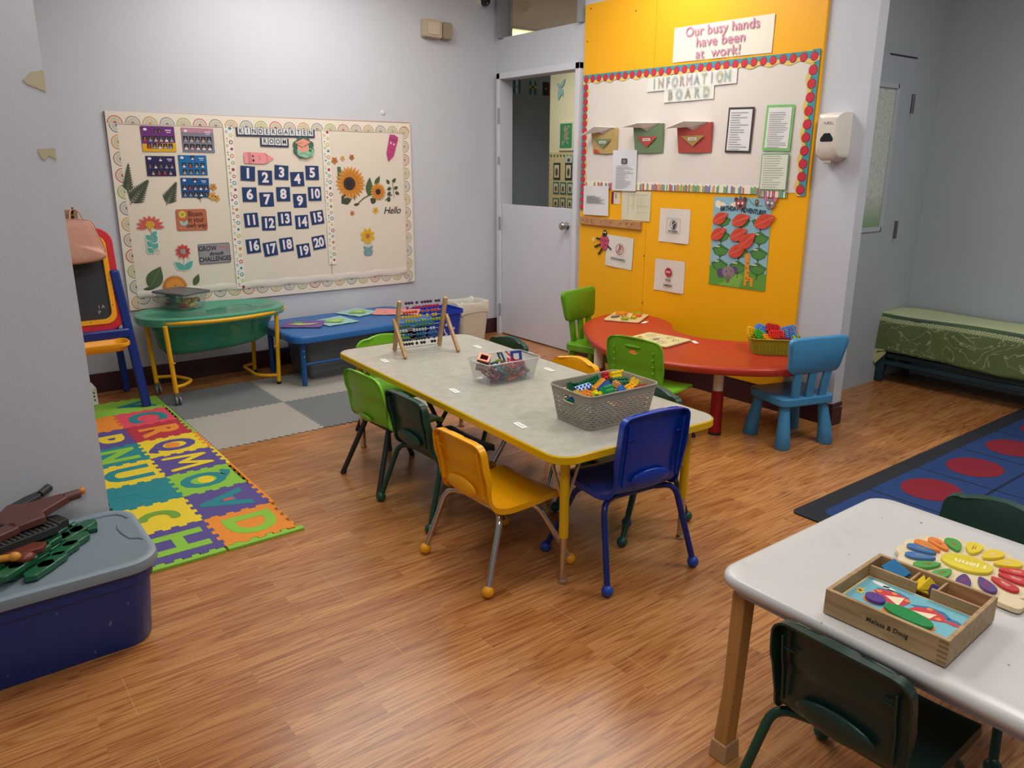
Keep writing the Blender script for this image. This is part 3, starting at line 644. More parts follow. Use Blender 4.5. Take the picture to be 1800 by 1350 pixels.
lo = []
for yy, sc_ in ((.05, .80), (.045, .93), (.01, 1), (-.035, .97), (-.055, .88), (-.06, .7)): lo.append([(x*sc_, yy-.02*(1 if z < .03 else 0)*(1 if yy < 0 else 0), .075+(z-.075)*sc_) for x, z in pr_])
B().loft(lo).build('bag_body', PK, t, sub=1)
B().tube([(x*.93, -.052 if z > .02 else -.06, .085+(z-.075)*(.90 if z > .05 else .72)) for x, z in pr_], .0025, 6, closed=True).build('piping', mat('A8705E', .6), t)
B().tube([(.02, 0, .195), (.05, .18, .222), (.09, .395, .232), (.11, .395, .232), (.10, .2, .225), (.09, .0, .19)], .004, 8).build('strap', PK, t)
# crate at the foot of the wall
t = B(); w_, h_ = .16, .10
t.mat(mat('E2E2DE', .5)).box((0, 0, h_/2), (w_, w_, h_)).mat(mat('1A1A1A', .8))
for i in range(3):
    for j in range(3): t.box((w_/2-.016-.02*i, -w_/2-.0005, .03+.022*j), (.008, .002, .009)); t.box((w_/2+.0005, -w_/2+.016+.02*i, .03+.022*j), (.002, .008, .009))
tag(t.build('perforated_basket', M=onT(-3.25, -.24, .0135)), 'small white perforated basket on the letter mat beside the wall corner', 'basket')
# ---------------------------------------------------------------- bins by the back wall
t = thing('waste_bin', 'beige waste bin with white liner in the corner beside the door', 'bin', (-.425, -.17, 0))
def rl(w_, d_, r_, z): return [(x, y, z) for x, y in rr(w_, d_, r_, 6)]
B().loft([rl(.235, .19, .03, 0), rl(.29, .25, .035, .33)], False).build('bin_body', mat('CFC8B8', .45), t, solid=.004)
B().prism(rr(.23, .19, .03, 6), 0.001, .006).build('bin_base', mat('CFC8B8', .45), t)
b = B(); lin_ = []
for k, (s_, z) in enumerate(((1.05, .25), (1.09, .285), (1.07, .335), (1.02, .345), (.96, .33), (.88, .22))):
    lin_.append([(x*s_*(1+.015*math.sin(i*2.1+k)), y*s_*(1+.02*math.sin(i*1.7+k*2)), z+.012*math.sin(i*1.3+k)) for i, (x, y) in enumerate(rr(.28, .24, .035, 6))])
b.loft(lin_, False).build('bin_liner', mat('D8D4C8', .4, bump=.5, bscale=18), t, sub=1)
t = thing('recycling_bin', 'royal blue recycling bin with white symbol between blue table and beige bin', 'bin', (-.79, -.30, 0))
BB = mat('1A3FB0', .35)
B().loft([rl(.24, .19, .03, 0), rl(.31, .255, .035, .30), rl(.335, .28, .04, .302), rl(.335, .28, .04, .33)], False).build('bin_body', BB, t, solid=.004)
B().prism(rr(.235, .185, .03, 6), 0.001, .006).build('bin_base', BB, t)
b = B().at(Matrix.Translation((0, -.137, .19)) @ FB @ Matrix.Rotation(.0, 4, 'X'))
for k in range(3):
    a = k*2*PI/3+PI/2; b.at(Matrix.Translation((0.02, -.131, .19)) @ Matrix.Rotation(math.radians(6), 4, 'X') @ FB @ Matrix.Rotation(k*2*PI/3, 4, 'Z'))
    b.ring(0, 0, .034, .042, .006, PI/2-.75, PI/2+.5, 8); b.ng([(-.036, .038), (-.02, .052), (-.022, .022)], .006)
b.build('recycling_symbol', mat('DDE2F0', .5), t)
t = thing('storage_tub', 'translucent grey storage tub under the blue table', 'storage box', (-1.62, -.36, 0))
TR = mat('6E7478', .25, trans=.35)
B().loft([rl(.60, .34, .03, 0), rl(.66, .38, .04, .25), rl(.69, .41, .04, .252), rl(.69, .41, .04, .265)]).build('tub_body', TR, t, smooth=40)
# ---------------------------------------------------------------- cot stack / bench with cloth at the side wall
t = thing('slatted_bench', 'low dark teal slatted bench along the side wall under the green cloth', 'bench', (1.30, -3.8, 0))
TE = mat('1F3A44', .45)
for i, z in enumerate((.14, .19, .24, .29, .34)):
    B().box((-.185, 0, z), (.03, 2.0, .036)).build('slat', TE, t, bevel=.008)
    B().box((0, .99, z), (.37, .03, .036)).build('end_slat', TE, t, bevel=.006)
for sy in (1, -1):
    for sx in (-1, 1): B().loft([[(sx*.175+a*.028*f, sy*.985+c_*.028*f, z) for a, c_ in ((-1, -1), (1, -1), (1, 1), (-1, 1))] for z, f in ((0, .6), (.11, 1), (.38, 1))]).build('leg', TE, t, bevel=.005)
B().box((0, 0, .40), (.39, 2.02, .10)).build('seat_pad', mat('42524E', .7), t, bevel=.01)
def cloth_mat():
    m = bpy.data.materials.new('green_damask'); m.use_nodes = True; nt = m.node_tree; b = nt.nodes['Principled BSDF']; N = nt.nodes.new; L = nt.links.new
    tc = N('ShaderNodeTexCoord'); n = N('ShaderNodeTexNoise'); n.inputs['Scale'].default_value = 6.5; n.inputs['Detail'].default_value = 4; n.inputs['Distortion'].default_value = 1.5
    L(tc.outputs['UV'], n.inputs['Vector']); 
    r = N('ShaderNodeValToRGB'); e = r.color_ramp.elements; e[0].position = .0; e[0].color = lin('56683A'); e[1].position = 1; e[1].color = lin('4F6240')
    for p_, c_ in ((.485, '5A6C3E'), (.50, '96A47A'), (.508, '9CAA80'), (.522, '586A3A')): q = e.new(p_); q.color = lin(c_)
    L(n.outputs[0], r.inputs[0]); L(r.outputs[0], b.inputs['Base Color']); b.inputs['Roughness'].default_value = .5; b.inputs['Sheen Weight'].default_value = .2; return m
def key_mat():
    m = bpy.data.materials.new('greek_key'); m.use_nodes = True; nt = m.node_tree; b = nt.nodes['Principled BSDF']; N = nt.nodes.new; L = nt.links.new
    tc = N('ShaderNodeTexCoord'); br = N('ShaderNodeTexBrick'); br.inputs['Scale'].default_value = 1; br.inputs['Brick Width'].default_value = .03; br.inputs['Row Height'].default_value = .012; br.inputs['Mortar Size'].default_value = .003
    br.inputs['Color1'].default_value = lin('D6DAAC'); br.inputs['Color2'].default_value = lin('C8CE9C'); br.inputs['Mortar'].default_value = lin('5E6E48'); L(tc.outputs['UV'], br.inputs['Vector']); L(br.outputs[0], b.inputs['Base Color']); b.inputs['Roughness'].default_value = .5; return m
TOPC = mat('C4CDA2', .6, bump=.3, bscale=9); CM = cloth_mat(); KM = key_mat()
# profile across the bench: from wall side to front, then hanging down
prof = [(.19, .458), (.10, .462), (0, .462), (-.10, .460), (-.165, .455), (-.195, .44), (-.207, .415), (-.212, .38), (-.218, .34), (-.222, .30), (-.226, .26), (-.228, .235), (-.230, .215)]
vs = []; fs = []; mi = []; uv = []
ny = 90
for i in range(ny+1):
    y = 1.06-2.1*i/ny; sp_ = max(0, (y-.98)/.08)
    for j, (x, z) in enumerate(prof):
        wv = .006*math.sin(y*13+j*.3)*(j/12)+.004*math.sin(y*29)
        zz = z+.004*math.sin(y*7+x*9)-(.012*math.sin(y*5) if j > 9 else 0)
        if sp_ > 0: zz = z; 
        vs.append((x-(wv if j > 4 else 0)-sp_*.02*(j/12), y+ (sp_*.03*(j/12)), zz-(.10*sp_*sp_*(j/12) if j > 10 else 0))); uv.append((y, j*.045))
W_ = len(prof)
for i in range(ny):
    for j in range(W_-1): fs.append((i*W_+j, (i+1)*W_+j, (i+1)*W_+j+1, i*W_+j+1)); mi.append(0 if j < 4 else (1 if j == 4 else (3 if j in (5,) else 2)))
# end drape
me = bpy.data.meshes.new('bench_cloth'); me.from_pydata(vs, [], fs); ul = me.uv_layers.new(name='uv')
for lp in me.loops: ul.data[lp.index].uv = uv[lp.vertex_index]
for q in (TOPC, mat('4E6A48', .6), CM, KM): me.materials.append(q)
me.polygons.foreach_set('material_index', mi); me.polygons.foreach_set('use_smooth', [True]*len(fs))
o = bpy.data.objects.new('bench_cloth', me); COL.objects.link(o); o.location = (1.30, -3.82, 0)
q = o.modifiers.new('solid', 'SOLIDIFY'); q.thickness = .003
tag(o, 'olive green patterned cloth with greek key band draped over the teal bench', 'cloth')
B().add([(-.20, 1.062, .44), (-.24, 1.085, .225), (-.235, 1.02, .10+.03), (-.22, .96, .21), (-.232, .97, .232)], [(1, 2, 3, 4)]).build('folded_corner', mat('B4BA88', .6), o, solid=.003)
# ---------------------------------------------------------------- rug
def rug_build():
    t = thing('circle_rug', 'navy rug with black border and red and yellow sitting circles', 'rug', (-.05, -4.6, 0))
    X0, X1, Y0, Y1 = -1.16, 1.47, -5.6, -3.655
    T = Matrix.Translation((.05, 4.6, 0))
    B().at(T).prism([(x+(X0+X1)/2, y+(Y0+Y1)/2) for x, y in rr(X1-X0, Y1-Y0, .03, 4)], 0, .007).build('border', mat('23262E', .95), t)
    b = B().at(T).mat(mat('1E3A6E', .95, var=.1, vscale=30)); i_ = .085
    b.prism([(x+(X0+X1)/2, y+(Y0+Y1)/2) for x, y in rr(X1-X0-2*i_, Y1-Y0-2*i_, .05, 4)], .006, .0085); b.build('pile_field', parent=t)
    b = B().at(T).mat(mat('141E34', .95))
    x = -.685
    while x < X1-.1: b.box((x, (Y0+Y1)/2, .0088), (.007, Y1-Y0-2*i_, .001)); x += .437
    y = -4.08
    while y > Y0+.2: b.box(((X0+X1)/2, y, .0088), (X1-X0-2*i_, .012, .001)); y -= .40
    b.build('grid_line', parent=t)
    for r_ in range(4):
        for c_ in range(5):
            cx = -.466+.437*c_; cy = -3.905-.40*r_
            B().at(T).mat(mat(('7E182A', 'D6BE62', '7E182A', '5E8E4A')[r_], .95)).disc(cx, cy, .140, .118, .0096+.0002*r_, n=36).build('circle_spot', parent=t)
rug_build()
# ================================================================ things on the walls
def P_(c, r=.6): return mat(c, r)
CREAM = mat('DDD4C6', .65, var=.03, vscale=3); WHITEP = mat('DEDAD2', .6, var=.03, vscale=5); WP = mat('E6E2DA', .6)
# ---------------------------------------------------------------- kindergarten board
t = thing('bulletin_board', 'wide cream bulletin board with rainbow arch border on the back wall', 'bulletin board', (-1.84, 0, .51))
def part(b, name, t, M, **k):
    k.setdefault('smooth', 0)
    o = b.build(name, k.pop('m', None), **k); o.parent = t; o.matrix_parent_inverse = Matrix()
    base = t.matrix_basis.copy()
    o.matrix_basis = base.inverted() @ M; return o
def tpart(s, size, m, t, M, **k):
    o = text(s, size, m, None, **k); o.parent = t; o.matrix_basis = t.matrix_basis.inverted() @ M; return o
BL, BR_, BB_, BT_ = -2.872, -.808, .512, 1.69
part(B().box((0, 0, .0075), (BR_-BL, BT_-BB_, .011)), 'backing', t, onB((BL+BR_)/2, (BT_+BB_)/2, 0), m=mat('B08C78', .7))
for (a, c, lab) in ((-2.812, -2.16, 'left'), (-2.165, -1.50, 'middle'), (-1.495, -.872, 'right')):
    b = B(); nseg = 12; z0, zm, z1 = .585, 1.128, 1.63
    for zz0, zz1, dd in ((z0, zm, .0156), (zm-.004, z1, .0146)):
        vs = []; fs = []
        for i in range(nseg+1):
            u = (a-(BL+BR_)/2)+(c-a)*i/nseg
            for z in (zz0, (zz0+zz1)/2, zz1): vs.append((u, z-(BT_+BB_)/2, dd+.0005*math.sin(u*17)+.0004*math.sin(u*9+z*8)+(.002 if z == zz1 and zz1 == zm else 0)))
        for i in range(nseg):
            for j in (0, 1): fs.append((i*3+j, (i+1)*3+j, (i+1)*3+j+1, i*3+j+1))
        b.add(vs, fs)
    part(b, 'paper_sheet', t, onB((BL+BR_)/2, (BT_+BB_)/2, 0), m=CREAM)
# crumpled turn-up along the bottom
b = B(); vs = []; fs = []; n = 40
for i in range(n+1):
    u = -2.82+(2.82-.885)*i/n; k = .006*math.sin(i*1.3)+.004*math.sin(i*2.9)
    vs += [(u, .572+.35*k, .017), (u, .592, .023+k*.6), (u, .618+k*.6+.006*(i/n), .016)]
for i in range(n): fs += [(3*i, 3*i+3, 3*i+4, 3*i+1), (3*i+1, 3*i+4, 3*i+5, 3*i+2)]
part(b.add(vs, fs), 'paper_fold', t, onB(0, 0, 0), m=mat('DAD3CA', .6), smooth=60)
RC = ['C0384C', '907082', 'C88A18', '66789C', '98A01C']
def rainbow(b, cx, cy, rot, ci):
    c, s = math.cos(rot), math.sin(rot)
    def ring(r0, r1, m, z):
        b.mat(m); pts0 = []; 
        vs = []; fs = []; n = 12
        for i in range(n+1):
            a = PI*i/n
            for r in (r0, r1): x, y = r*math.cos(a), r*math.sin(a); vs.append((cx+x*c-y*s, cy+x*s+y*c, z))
            if i: fs.append((2*i-2, 2*i-1, 2*i+1, 2*i))
        b.add(vs, fs)
    ring(.0380, .0430, P_(RC[ci]), 0); ring(.0335, .0380, P_('DDD6C4'), 0); ring(.0305, .0335, P_('B9AFA0'), 0); ring(.026, .0305, P_('DCD5C2'), 0); ring(.0225, .026, P_('7F9A86'), 0); ring(.0175, .0225, P_('DCD5C2'), 0); ring(.0145, .0175, P_('A09A88'), 0); ring(.011, .0145, P_('E4DED0'), 0); ring(.0, .011, P_(RC[ci]), 0)
def border_strip(name, x0, y0, x1, y1, w_, outdir, d, start=0, n=None):
    """strip from (x0,y0) to (x1,y1) (inner edge), width w_ toward outdir"""
    L = math.hypot(x1-x0, y1-y0); n = n or round(L/.0975); st = L/n
    b = B().mat(mat('E2DACD', .6)); ux, uy = (x1-x0)/L, (y1-y0)/L; ox, oy = outdir
    b.ng([(x0, y0), (x1, y1), (x1+ox*w_, y1+oy*w_), (x0+ox*w_, y0+oy*w_)], -.0008)
    rot = math.atan2(oy, ox)-PI/2
    for i in range(n): rainbow(b, x0+ux*st*(i+.5)+ox*.004, y0+uy*st*(i+.5)+oy*.004, rot, (i+start) % 5)
    part(b, name, t, onB(0, 0, d))
border_strip('rainbow_border', -2.87, 1.620, -.81, 1.612, .070, (0, 1), .0185)
border_strip('rainbow_border', -2.812, .50, -2.808, 1.66, .062, (-1, 0), .0175, 2)
border_strip('rainbow_border', -.872, .51, -.872, 1.66, .064, (1, 0), .019, 1)
border_strip('rainbow_border', -2.835, .578, -.815, .578, .075, (0, -1), .015, 3)
# dotted strips
DC = ['1F8A98', 'B02A5A', '7C9A3A', 'C88050', '2A7A8A', '8A2A5A', 'B8BA50']
def dots(u0, v0, u1, v1, w_, seed):
    rnd = random.Random(seed); b = B().mat(mat('E6E2D8', .6)); L = v0-v1
    b.ng([(u0-w_/2, v0), (u0+w_/2, v0), (u1+w_/2, v1), (u1-w_/2, v1)], 0)
    n = int(L/.021)
    for i in range(n):
        f = (i+.5)/n; u = u0+(u1-u0)*f+(-1)**i*w_*.22+rnd.uniform(-.003, .003); v = v0-L*f
        c = P_(DC[(i*3+rnd.randint(0, 1)) % 7]); r = (.013, .008, .011, .006)[i % 4]
        b.mat(c)
        if i % 3: b.ring(u, v, r*.6, r, .0006, n=12)
        else: b.disc(u, v, r*.8, r*.8, .0006, n=12)
        if i % 4 == 0: b.mat(P_(DC[(i+2) % 7])).disc(u-(-1)**i*.024, v+.006, .004, .004, .0006, n=8)
    part(b, 'dotted_strip', t, onB(0, 0, .0215))
dots(-2.158, 1.622, -2.166, .575, .058, 3); dots(-1.487, 1.615, -1.49, .69, .056, 5)
# printed art that belongs to the sheets: ferns, leaves and sunflowers
FG = P_('3C4A38'); FG2 = P_('4A6040'); 
def fern(b, x, y, L, rot, wd, n=11, m=None):
    b.mat(m or FG); c, s = math.cos(rot), math.sin(rot)
    b.line([(x, y), (x+L*c, y+L*s)], .004, 0)
    for i in range(1, n):
        f = i/n; px_, py_ = x+L*f*c, y+L*f*s; l = wd*(1-f*.92)
        for sg in (1, -1): b.leaf(px_, py_, l, L/n*.72, rot+sg*.85, .0001*i)
t2 = t
def decal(name, fn, d=.0185):
    b = B(); fn(b); return part(b, name, t2, onB(0, 0, d))
decal('printed_fern', lambda b: fern(b, -2.80, 1.22, .175, math.radians(82), .05))
decal('printed_fern', lambda b: fern(b, -2.795, 1.15, .19, math.radians(50), .085))
decal('printed_fern', lambda b: fern(b, -2.585, 1.14, .16, math.radians(62), .07))
decal('printed_leaf', lambda b: b.mat(FG2).leaf(-2.47, .625, .08, .04, math.radians(63), .0005))
decal('printed_leaf', lambda b: b.mat(FG2).leaf(-2.74, .628, .155, .10, math.radians(60), 0).mat(P_('3E5236')).leaf(-2.78, .628, .07, .02, 0, .001).mat(P_('6E8A5A')).line([(-2.735, .64), (-2.67, .745)], .003, .001))
def petals(b, cx, cy, r0, r1, n, m, a0=0, a1=2*PI, w_=None, z=0, sy=1):
    b.mat(m)
    for i in range(n):
        a = a0+(a1-a0)*(i+.5)/n; w2 = w_ or (r1*2*PI/n*.9); L = r1-r0; c, s = math.cos(a), math.sin(a)
        pts = []
        for k in range(9):
            u = k/8; pts.append((r0+L*u, w2/2*math.sin(PI*min(1, u*.8+.15))))
        for k in range(8, -1, -1):
            u = k/8; pts.append((r0+L*u, -w2/2*math.sin(PI*min(1, u*.8+.15))))
        b.ng([(cx+x*c-y*s, cy+(x*s+y*c)*sy) for x, y in pts], z+.00005*(i % 3))
OR1, OR2 = P_('C07A28'), P_('D8933A')
decal('printed_sunflower', lambda b: (petals(b, -2.59, .622, .01, .078, 17, OR1, 0, PI, .022), petals(b, -2.59, .622, .01, .06, 14, OR2, 0, PI, .02, .0006)))
def sunflowers(b):
    b.mat(P_('4A6848')); b.ng([(-1.412, 1.372), (-1.385, 1.372), (-1.388, 1.25), (-1.41, 1.25)], 0)
    b.mat(P_('3C4836')).line([(-1.385, 1.115), (-1.38, 1.17), (-1.33, 1.20)], .02, 0).line([(-1.27, 1.11), (-1.22, 1.15), (-1.13, 1.19)], .007, 0).ring(-1.34, 1.14, .05, .056, 0, 0, PI*.9).leaf(-1.385, 1.12, .08, .05, .4, .0003).leaf(-1.30, 1.105, .05, .02, .1, .0003).leaf(-1.12, 1.12, .05, .05, 2.6, .0003).line([(-1.04, 1.13), (-1.0, 1.165), (-.98, 1.17)], .006, .0).leaf(-1.02, 1.12, .04, .03, 1, .0003)
    b.mat(P_('47603C')).leaf(-1.175, 1.17, .13, .055, 1.45, .0004).leaf(-1.12, 1.24, .08, .035, 1.0, .0005)
    b.mat(P_('3E4E3A'))
    for x, y, a in ((-1.0, 1.25, 2.2), (-.97, 1.26, .9), (-.985, 1.22, 3.4), (-.965, 1.215, .3), (-.955, 1.19, -.4), (-.99, 1.19, 3.7)): b.leaf(x, y, .04, .024, a, .0003)
    b.line([(-.975, 1.28), (-.965, 1.15)], .003, .0001)
    petals(b, -1.315, 1.262, .03, .115, 24, OR2, 0, 2*PI, .024, .001); petals(b, -1.315, 1.262, .03, .10, 20, OR1, .13, 2*PI+.13, .018, .0016)
    b.mat(P_('3A2A26')).disc(-1.325, 1.255, .047, .047, .002).mat(P_('22242E')).disc(-1.325, 1.255, .026, .026, .0025)
    petals(b, -1.098, 1.195, .012, .064, 18, OR2, 0, 2*PI, .018, .0018); petals(b, -1.098, 1.195, .012, .054, 16, OR1, .1, 2*PI+.1, .012, .0022)
    b.mat(P_('38262A')).disc(-1.098, 1.195, .021, .021, .0028).mat(P_('20222C')).disc(-1.098, 1.195, .011, .011, .003)
decal('printed_sunflower', sunflowers)
def small_fl(b):
    for x, y, r, c in ((-1.429, 1.415, .026, 'B87038'), (-1.367, 1.43, .019, 'D0A050'), (-1.295, 1.438, .021, 'A86838'), (-1.314, 1.047, .02, 'C07850'), (-1.124, 1.06, .028, 'D8A848'), (-2.286, 1.247, .024, 'C08A40'), (-2.298, 1.19, .028, 'CC9A48'), (-2.27, 1.175, .022, 'CC9A48')):
        petals(b, x, y, .003, r, 5, P_(c), .3, 2*PI+.3, r*.75); b.mat(P_('7A4028')).disc(x, y, r*.18, r*.18, .0005, n=8)
    b.mat(P_('3A3E3A')).leaf(-2.395, 1.19, .035, .022, -.3, 0).line([(-2.38, 1.18), (-2.372, 1.155)], .003, 0)
decal('printed_blossom', small_fl)
tpart('Hello', .072, P_('1E2228'), t, onB(-.988, 1.056, .0195), shear=.3, name='printed_hello', space=.92)
# ---- photo cards
def photo_card(label, u, v, w_, h_, rot, bg, rows, bg2=None, band=None):
    o = thing('photo_card', label, 'photo card', M=onB(u, v, .017, rot), group=None)
    b = B().mat(P_(bg, .35)).prism([(-w_/2, -h_/2), (w_/2, -h_/2), (w_/2, h_/2), (-w_/2, h_/2)], 0, .0015)
    if bg2: b.mat(P_(bg2, .35)).ng([(-w_/2, -h_/2), (w_/2, -h_/2), (w_/2, -h_/2+h_*.36), (-w_/2, -h_/2+h_*.30)], .0018)
    if band: b.mat(P_(band, .35)).quad(-w_/2, h_/2-.028, w_/2, h_/2, .0018)
    b.build('card', parent=None).matrix_world = o.matrix_world; c = COL.objects[-1]; c.parent = o; c.matrix_parent_inverse = Matrix(); c.matrix_basis = Matrix()
    b = B(); rnd = random.Random(int(abs(u*1000)))
    for y, n, x0, st, pw, ph in rows:
        for i in range(n):
            x = x0+st*i
            b.mat(P_('1C2030')).quad(x-pw/2, y-ph/2, x+pw/2, y+ph/2, .0022)
            b.mat(P_(rnd.choice(['D8D4D8', 'C0A8A0', 'B83838', '8CA0B0', 'E0DCE0', '556070']))).ng([(x-pw*.38, y-ph/2+.001), (x+pw*.38, y-ph/2+.001), (x+pw*.3, y-ph*.12), (x-pw*.3, y-ph*.12)], .0024)
            b.mat(P_('9A7060')).disc(x, y+ph*.08, pw*.18, ph*.2, .0026, n=8)
    b.mat(P_('D8D8E4')).quad(w_*.22, h_*.33, w_*.40, h_*.37, .0022).quad(w_*.25, h_*.25, w_*.38, h_*.28, .0022)
    b.mat(P_('E0E0E4')).disc(-w_*.37, h_*.37, .011, .008, .0022, n=10)
    k = b.build('portrait_print', smooth=0); k.parent = o; k.matrix_basis = Matrix(); k['kind'] = 'stuff'
    del k['kind']
photo_card('purple and yellow class photo card at the top left of the rainbow board', -2.587, 1.537, .195, .149, 0, '6A3078', [(.0, 6, -.078, .031, .026, .034), (-.042, 5, -.058, .031, .026, .032), (.047, 2, -.012, .024, .018, .022)], 'DCA818')
photo_card('grey and teal class photo card with pink heading strip', -2.351, 1.534, .196, .146, -.7, '7C7C8C', [(.005, 5, -.076, .036, .030, .036), (-.042, 5, -.076, .036, .030, .036)], None, 'B88098')
photo_card('dark violet class photo card below the purple and yellow card', -2.590, 1.377, .170, .119, -.3, '2C2458', [(.0, 5, -.064, .032, .022, .030), (-.038, 4, -.05, .034, .022, .030), (.042, 1, 0, .03, .022, .028)])
photo_card('bright blue class photo card below the card with pink heading', -2.398, 1.382, .172, .121, -.5, '1A6AA8', [(.0, 4, -.055, .038, .024, .030), (-.04, 4, -.055, .038, .024, .030), (.045, 1, 0, .03, .022, .026)])
photo_card('blue class photo card, lowest of the five photo cards', -2.398, 1.244, .174, .121, -1.3, '1C5290', [(.0, 5, -.066, .033, .024, .030), (-.04, 5, -.066, .033, .024, .030), (.045, 1, 0, .03, .022, .026)])
# ---- numbers
NV = mat('1E3A6A', .45, var=.1, vscale=60); NW = mat('E6DEE4', .5)
NUM = [(-2.053, 1.330, -4), (-1.938, 1.302, -2), (-1.822, 1.335, -4), (-1.713, 1.291, 1), (-1.602, 1.332, -1), (-2.053, 1.194, -1), (-1.939, 1.159, 0), (-1.821, 1.192, -1), (-1.705, 1.145, 0), (-1.593, 1.190, 0), (-2.057, 1.027, 2), (-1.939, 1.001, -1), (-1.824, 1.027, 1), (-1.702, 1.000, 1), (-1.586, 1.027, 6), (-2.058, .855, 3), (-1.941, .828, 6), (-1.825, .851, 4), (-1.704, .802, 5), (-1.586, .852, 7)]
sq = B().prism([(-.048, -.047), (.048, -.047), (.048, .047), (-.048, .047)], 0, .002)
for i, (u, v, r) in enumerate(NUM):
    o = thing('number_card', 'navy blue square card with the white number %d' % (i+1), 'number card', M=onB(u, v, .017, r), group='navy number cards on the rainbow board')
    c = sq.build('card', NV, smooth=0); c.parent = o
    k = text(str(i+1), .088, NW, None, 0, -.002, .0022, bold=.0035, sx=1.0 if i < 9 else .86, name='digit'); k.parent = o
    k = text(str(i+1), .088, mat('8A2A48', .5), None, .0015, -.003, .0014, bold=.0045, sx=1.0 if i < 9 else .86, name='digit_shadow'); k.parent = o
# ---- headline letters
def banner(word, label, u, v, w_, h_, rot, n):
    o = thing('letter_banner', label, 'banner', M=onB(u, v, .019, rot))
    c = B().prism([(-w_/2, -h_/2), (w_/2, -h_/2), (w_/2, h_/2), (-w_/2, h_/2)], 0, .0015).build('strip', mat('2B3450', .5), smooth=0); c.parent = o
    st = (w_-.016)/n
    for i, ch in enumerate(word):
        x = -w_/2+.008+st*(i+.5)
        k = B().prism([(x-st*.44, -h_*.30), (x+st*.44, -h_*.30), (x+st*.44, h_*.48), (x-st*.44, h_*.48)], .0016, .0022).build('letter_tile', mat('D8DADC', .5), smooth=0); k.parent = o
        l = text(ch, .042, P_('20304A'), None, x, h_*.08, .0026, bold=.0008, sx=.85, name='letter'); l.parent = k
banner('KINDERGARTEN', 'navy banner reading KINDERGARTEN in white letter tiles', -1.837, 1.592, .54, .054, 0, 12)
banner('ROOM', 'short navy banner reading ROOM under the longer one', -1.855, 1.529, .195, .055, -1.3, 4)
# ---- cut-outs
def cutout(name, label, cat, M, layers, z=.0015, group=None):
    """layers: list of (fn) drawing on B; first one is extruded outline"""
    o = thing(name, label, cat, M=M, group=group)
    for nm, fn in layers:
        b = B(); fn(b); k = b.build(nm, smooth=0); k.parent = o
    return o
def scallop(n, r, amp, rx=1, ry=1):
    return [((r+amp*abs(math.sin(n*a/2)))*math.cos(a)*rx, (r+amp*abs(math.sin(n*a/2)))*math.sin(a)*ry) for a in [2*PI*i/72 for i in range(72)]]
cutout('graduation_cap_cutout', 'green and peach graduation cap paper cutout beside the word ROOM', 'paper cutout', onB(-1.655, 1.50, .022, 0), [
    ('card', lambda b: b.mat(P_('3E6A58')).prism(scallop(8, .062, .012, 1.05, 1), 0, .006).mat(P_('8CC4A4')).ng([(x*.88+.01, y*.5-.032) for x, y in scallop(6, .062, .012)], .0064)),
    ('cap', lambda b: b.mat(P_('E49A84')).ng([(-.065, .03), (.0, .06), (.055, .035), (-.01, .0)], .0068).ng([(-.045, .015), (-.01, -.005), (.035, .02), (.035, -.015), (-.01, -.035), (-.045, -.01)], .0066).mat(P_('2A3A34')).line([(-.065, .03), (.0, .06), (.055, .035), (-.01, 0), (-.065, .03)], .002, .007).line([(-.005, .03), (-.055, .025), (-.058, -.015)], .002, .0072)),
    ('tassel', lambda b: b.mat(P_('3E6A58')).line([(-.05, -.05), (.0, -.035), (.04, -.055), (.06, -.03)], .003, .0068).disc(.045, -.02, .012, .010, .0067))])
PKC = P_('E8949C'); INK = P_('2A2224')
cutout('pencil_cutout', 'pale pink smiling pencil paper cutout lying above number 1', 'paper cutout', onB(-1.973, 1.428, .019, -1), [
    ('card', lambda b: b.mat(PKC).prism([(-.095, -.036), (-.10, 0), (-.095, .036), (.045, .034), (.105, 0), (.045, -.036)], 0, .0015)),
    ('face', lambda b: b.mat(INK).disc(-.038, .012, .006, .007, .002, n=10).disc(-.036, -.016, .008, .008, .002, n=10).ring(-.005, 0, .014, .016, .002, -1.2, 1.2, 8).line([(-.07, .036), (-.067, -.036)], .0018, .002).line([(-.062, .036), (-.059, -.036)], .0018, .002).line([(-.054, .036), (-.051, -.036)], .0018, .002).line([(.045, .034), (.052, .02), (.06, .012), (.055, 0), (.062, -.01), (.052, -.022), (.047, -.036)], .0018, .002))])
MG = P_('B8407A')
cutout('pencil_cutout', 'magenta pencil paper cutout standing in the top right corner', 'paper cutout', onB(-.972, 1.508, .019, -17), [
    ('card', lambda b: b.mat(MG).prism([(-.036, .085), (0, .095), (.036, .085), (.033, -.05), (0, -.105), (-.030, -.05)], 0, .0015)),
    ('face', lambda b: b.mat(P_('5A1838')).line([(-.036, .062), (.036, .062)], .002, .002).line([(-.036, .052), (.036, .052)], .002, .002).ring(0, 0, .016, .018, .002, PI+.4, 2*PI-.4, 8).mat(P_('F0E0E8')).disc(-.013, .03, .007, .008, .002, n=10).disc(.013, .028, .007, .008, .002, n=10).mat(INK).disc(-.012, .03, .003, .004, .0024, n=8).disc(.013, .029, .003, .004, .0024, n=8))])
SAL = P_('C25A50'); TQ = P_('5AA8A0'); YO = P_('DDA838'); LT = P_('D8E4DC')
def fl1(b):
    b.mat(P_('8AA8A0')).line([(0, -.09), (0, -.19)], .004, 0).line([(0, -.02), (0, -.19)], .0035, 0)
    for y, s in ((-.065, 1), (-.085, -1), (-.10, 1), (-.125, -1), (-.14, 1), (-.165, -1)): b.mat(LT).leaf(0, y-.018, .056, .042, (.75 if s > 0 else PI-.75), .0004).mat(TQ).leaf(0, y-.015, .048, .034, (.75 if s > 0 else PI-.75), .0008)
    b.mat(P_('B0C4C0')).ring(.025, -.175, .010, .013, .0006)
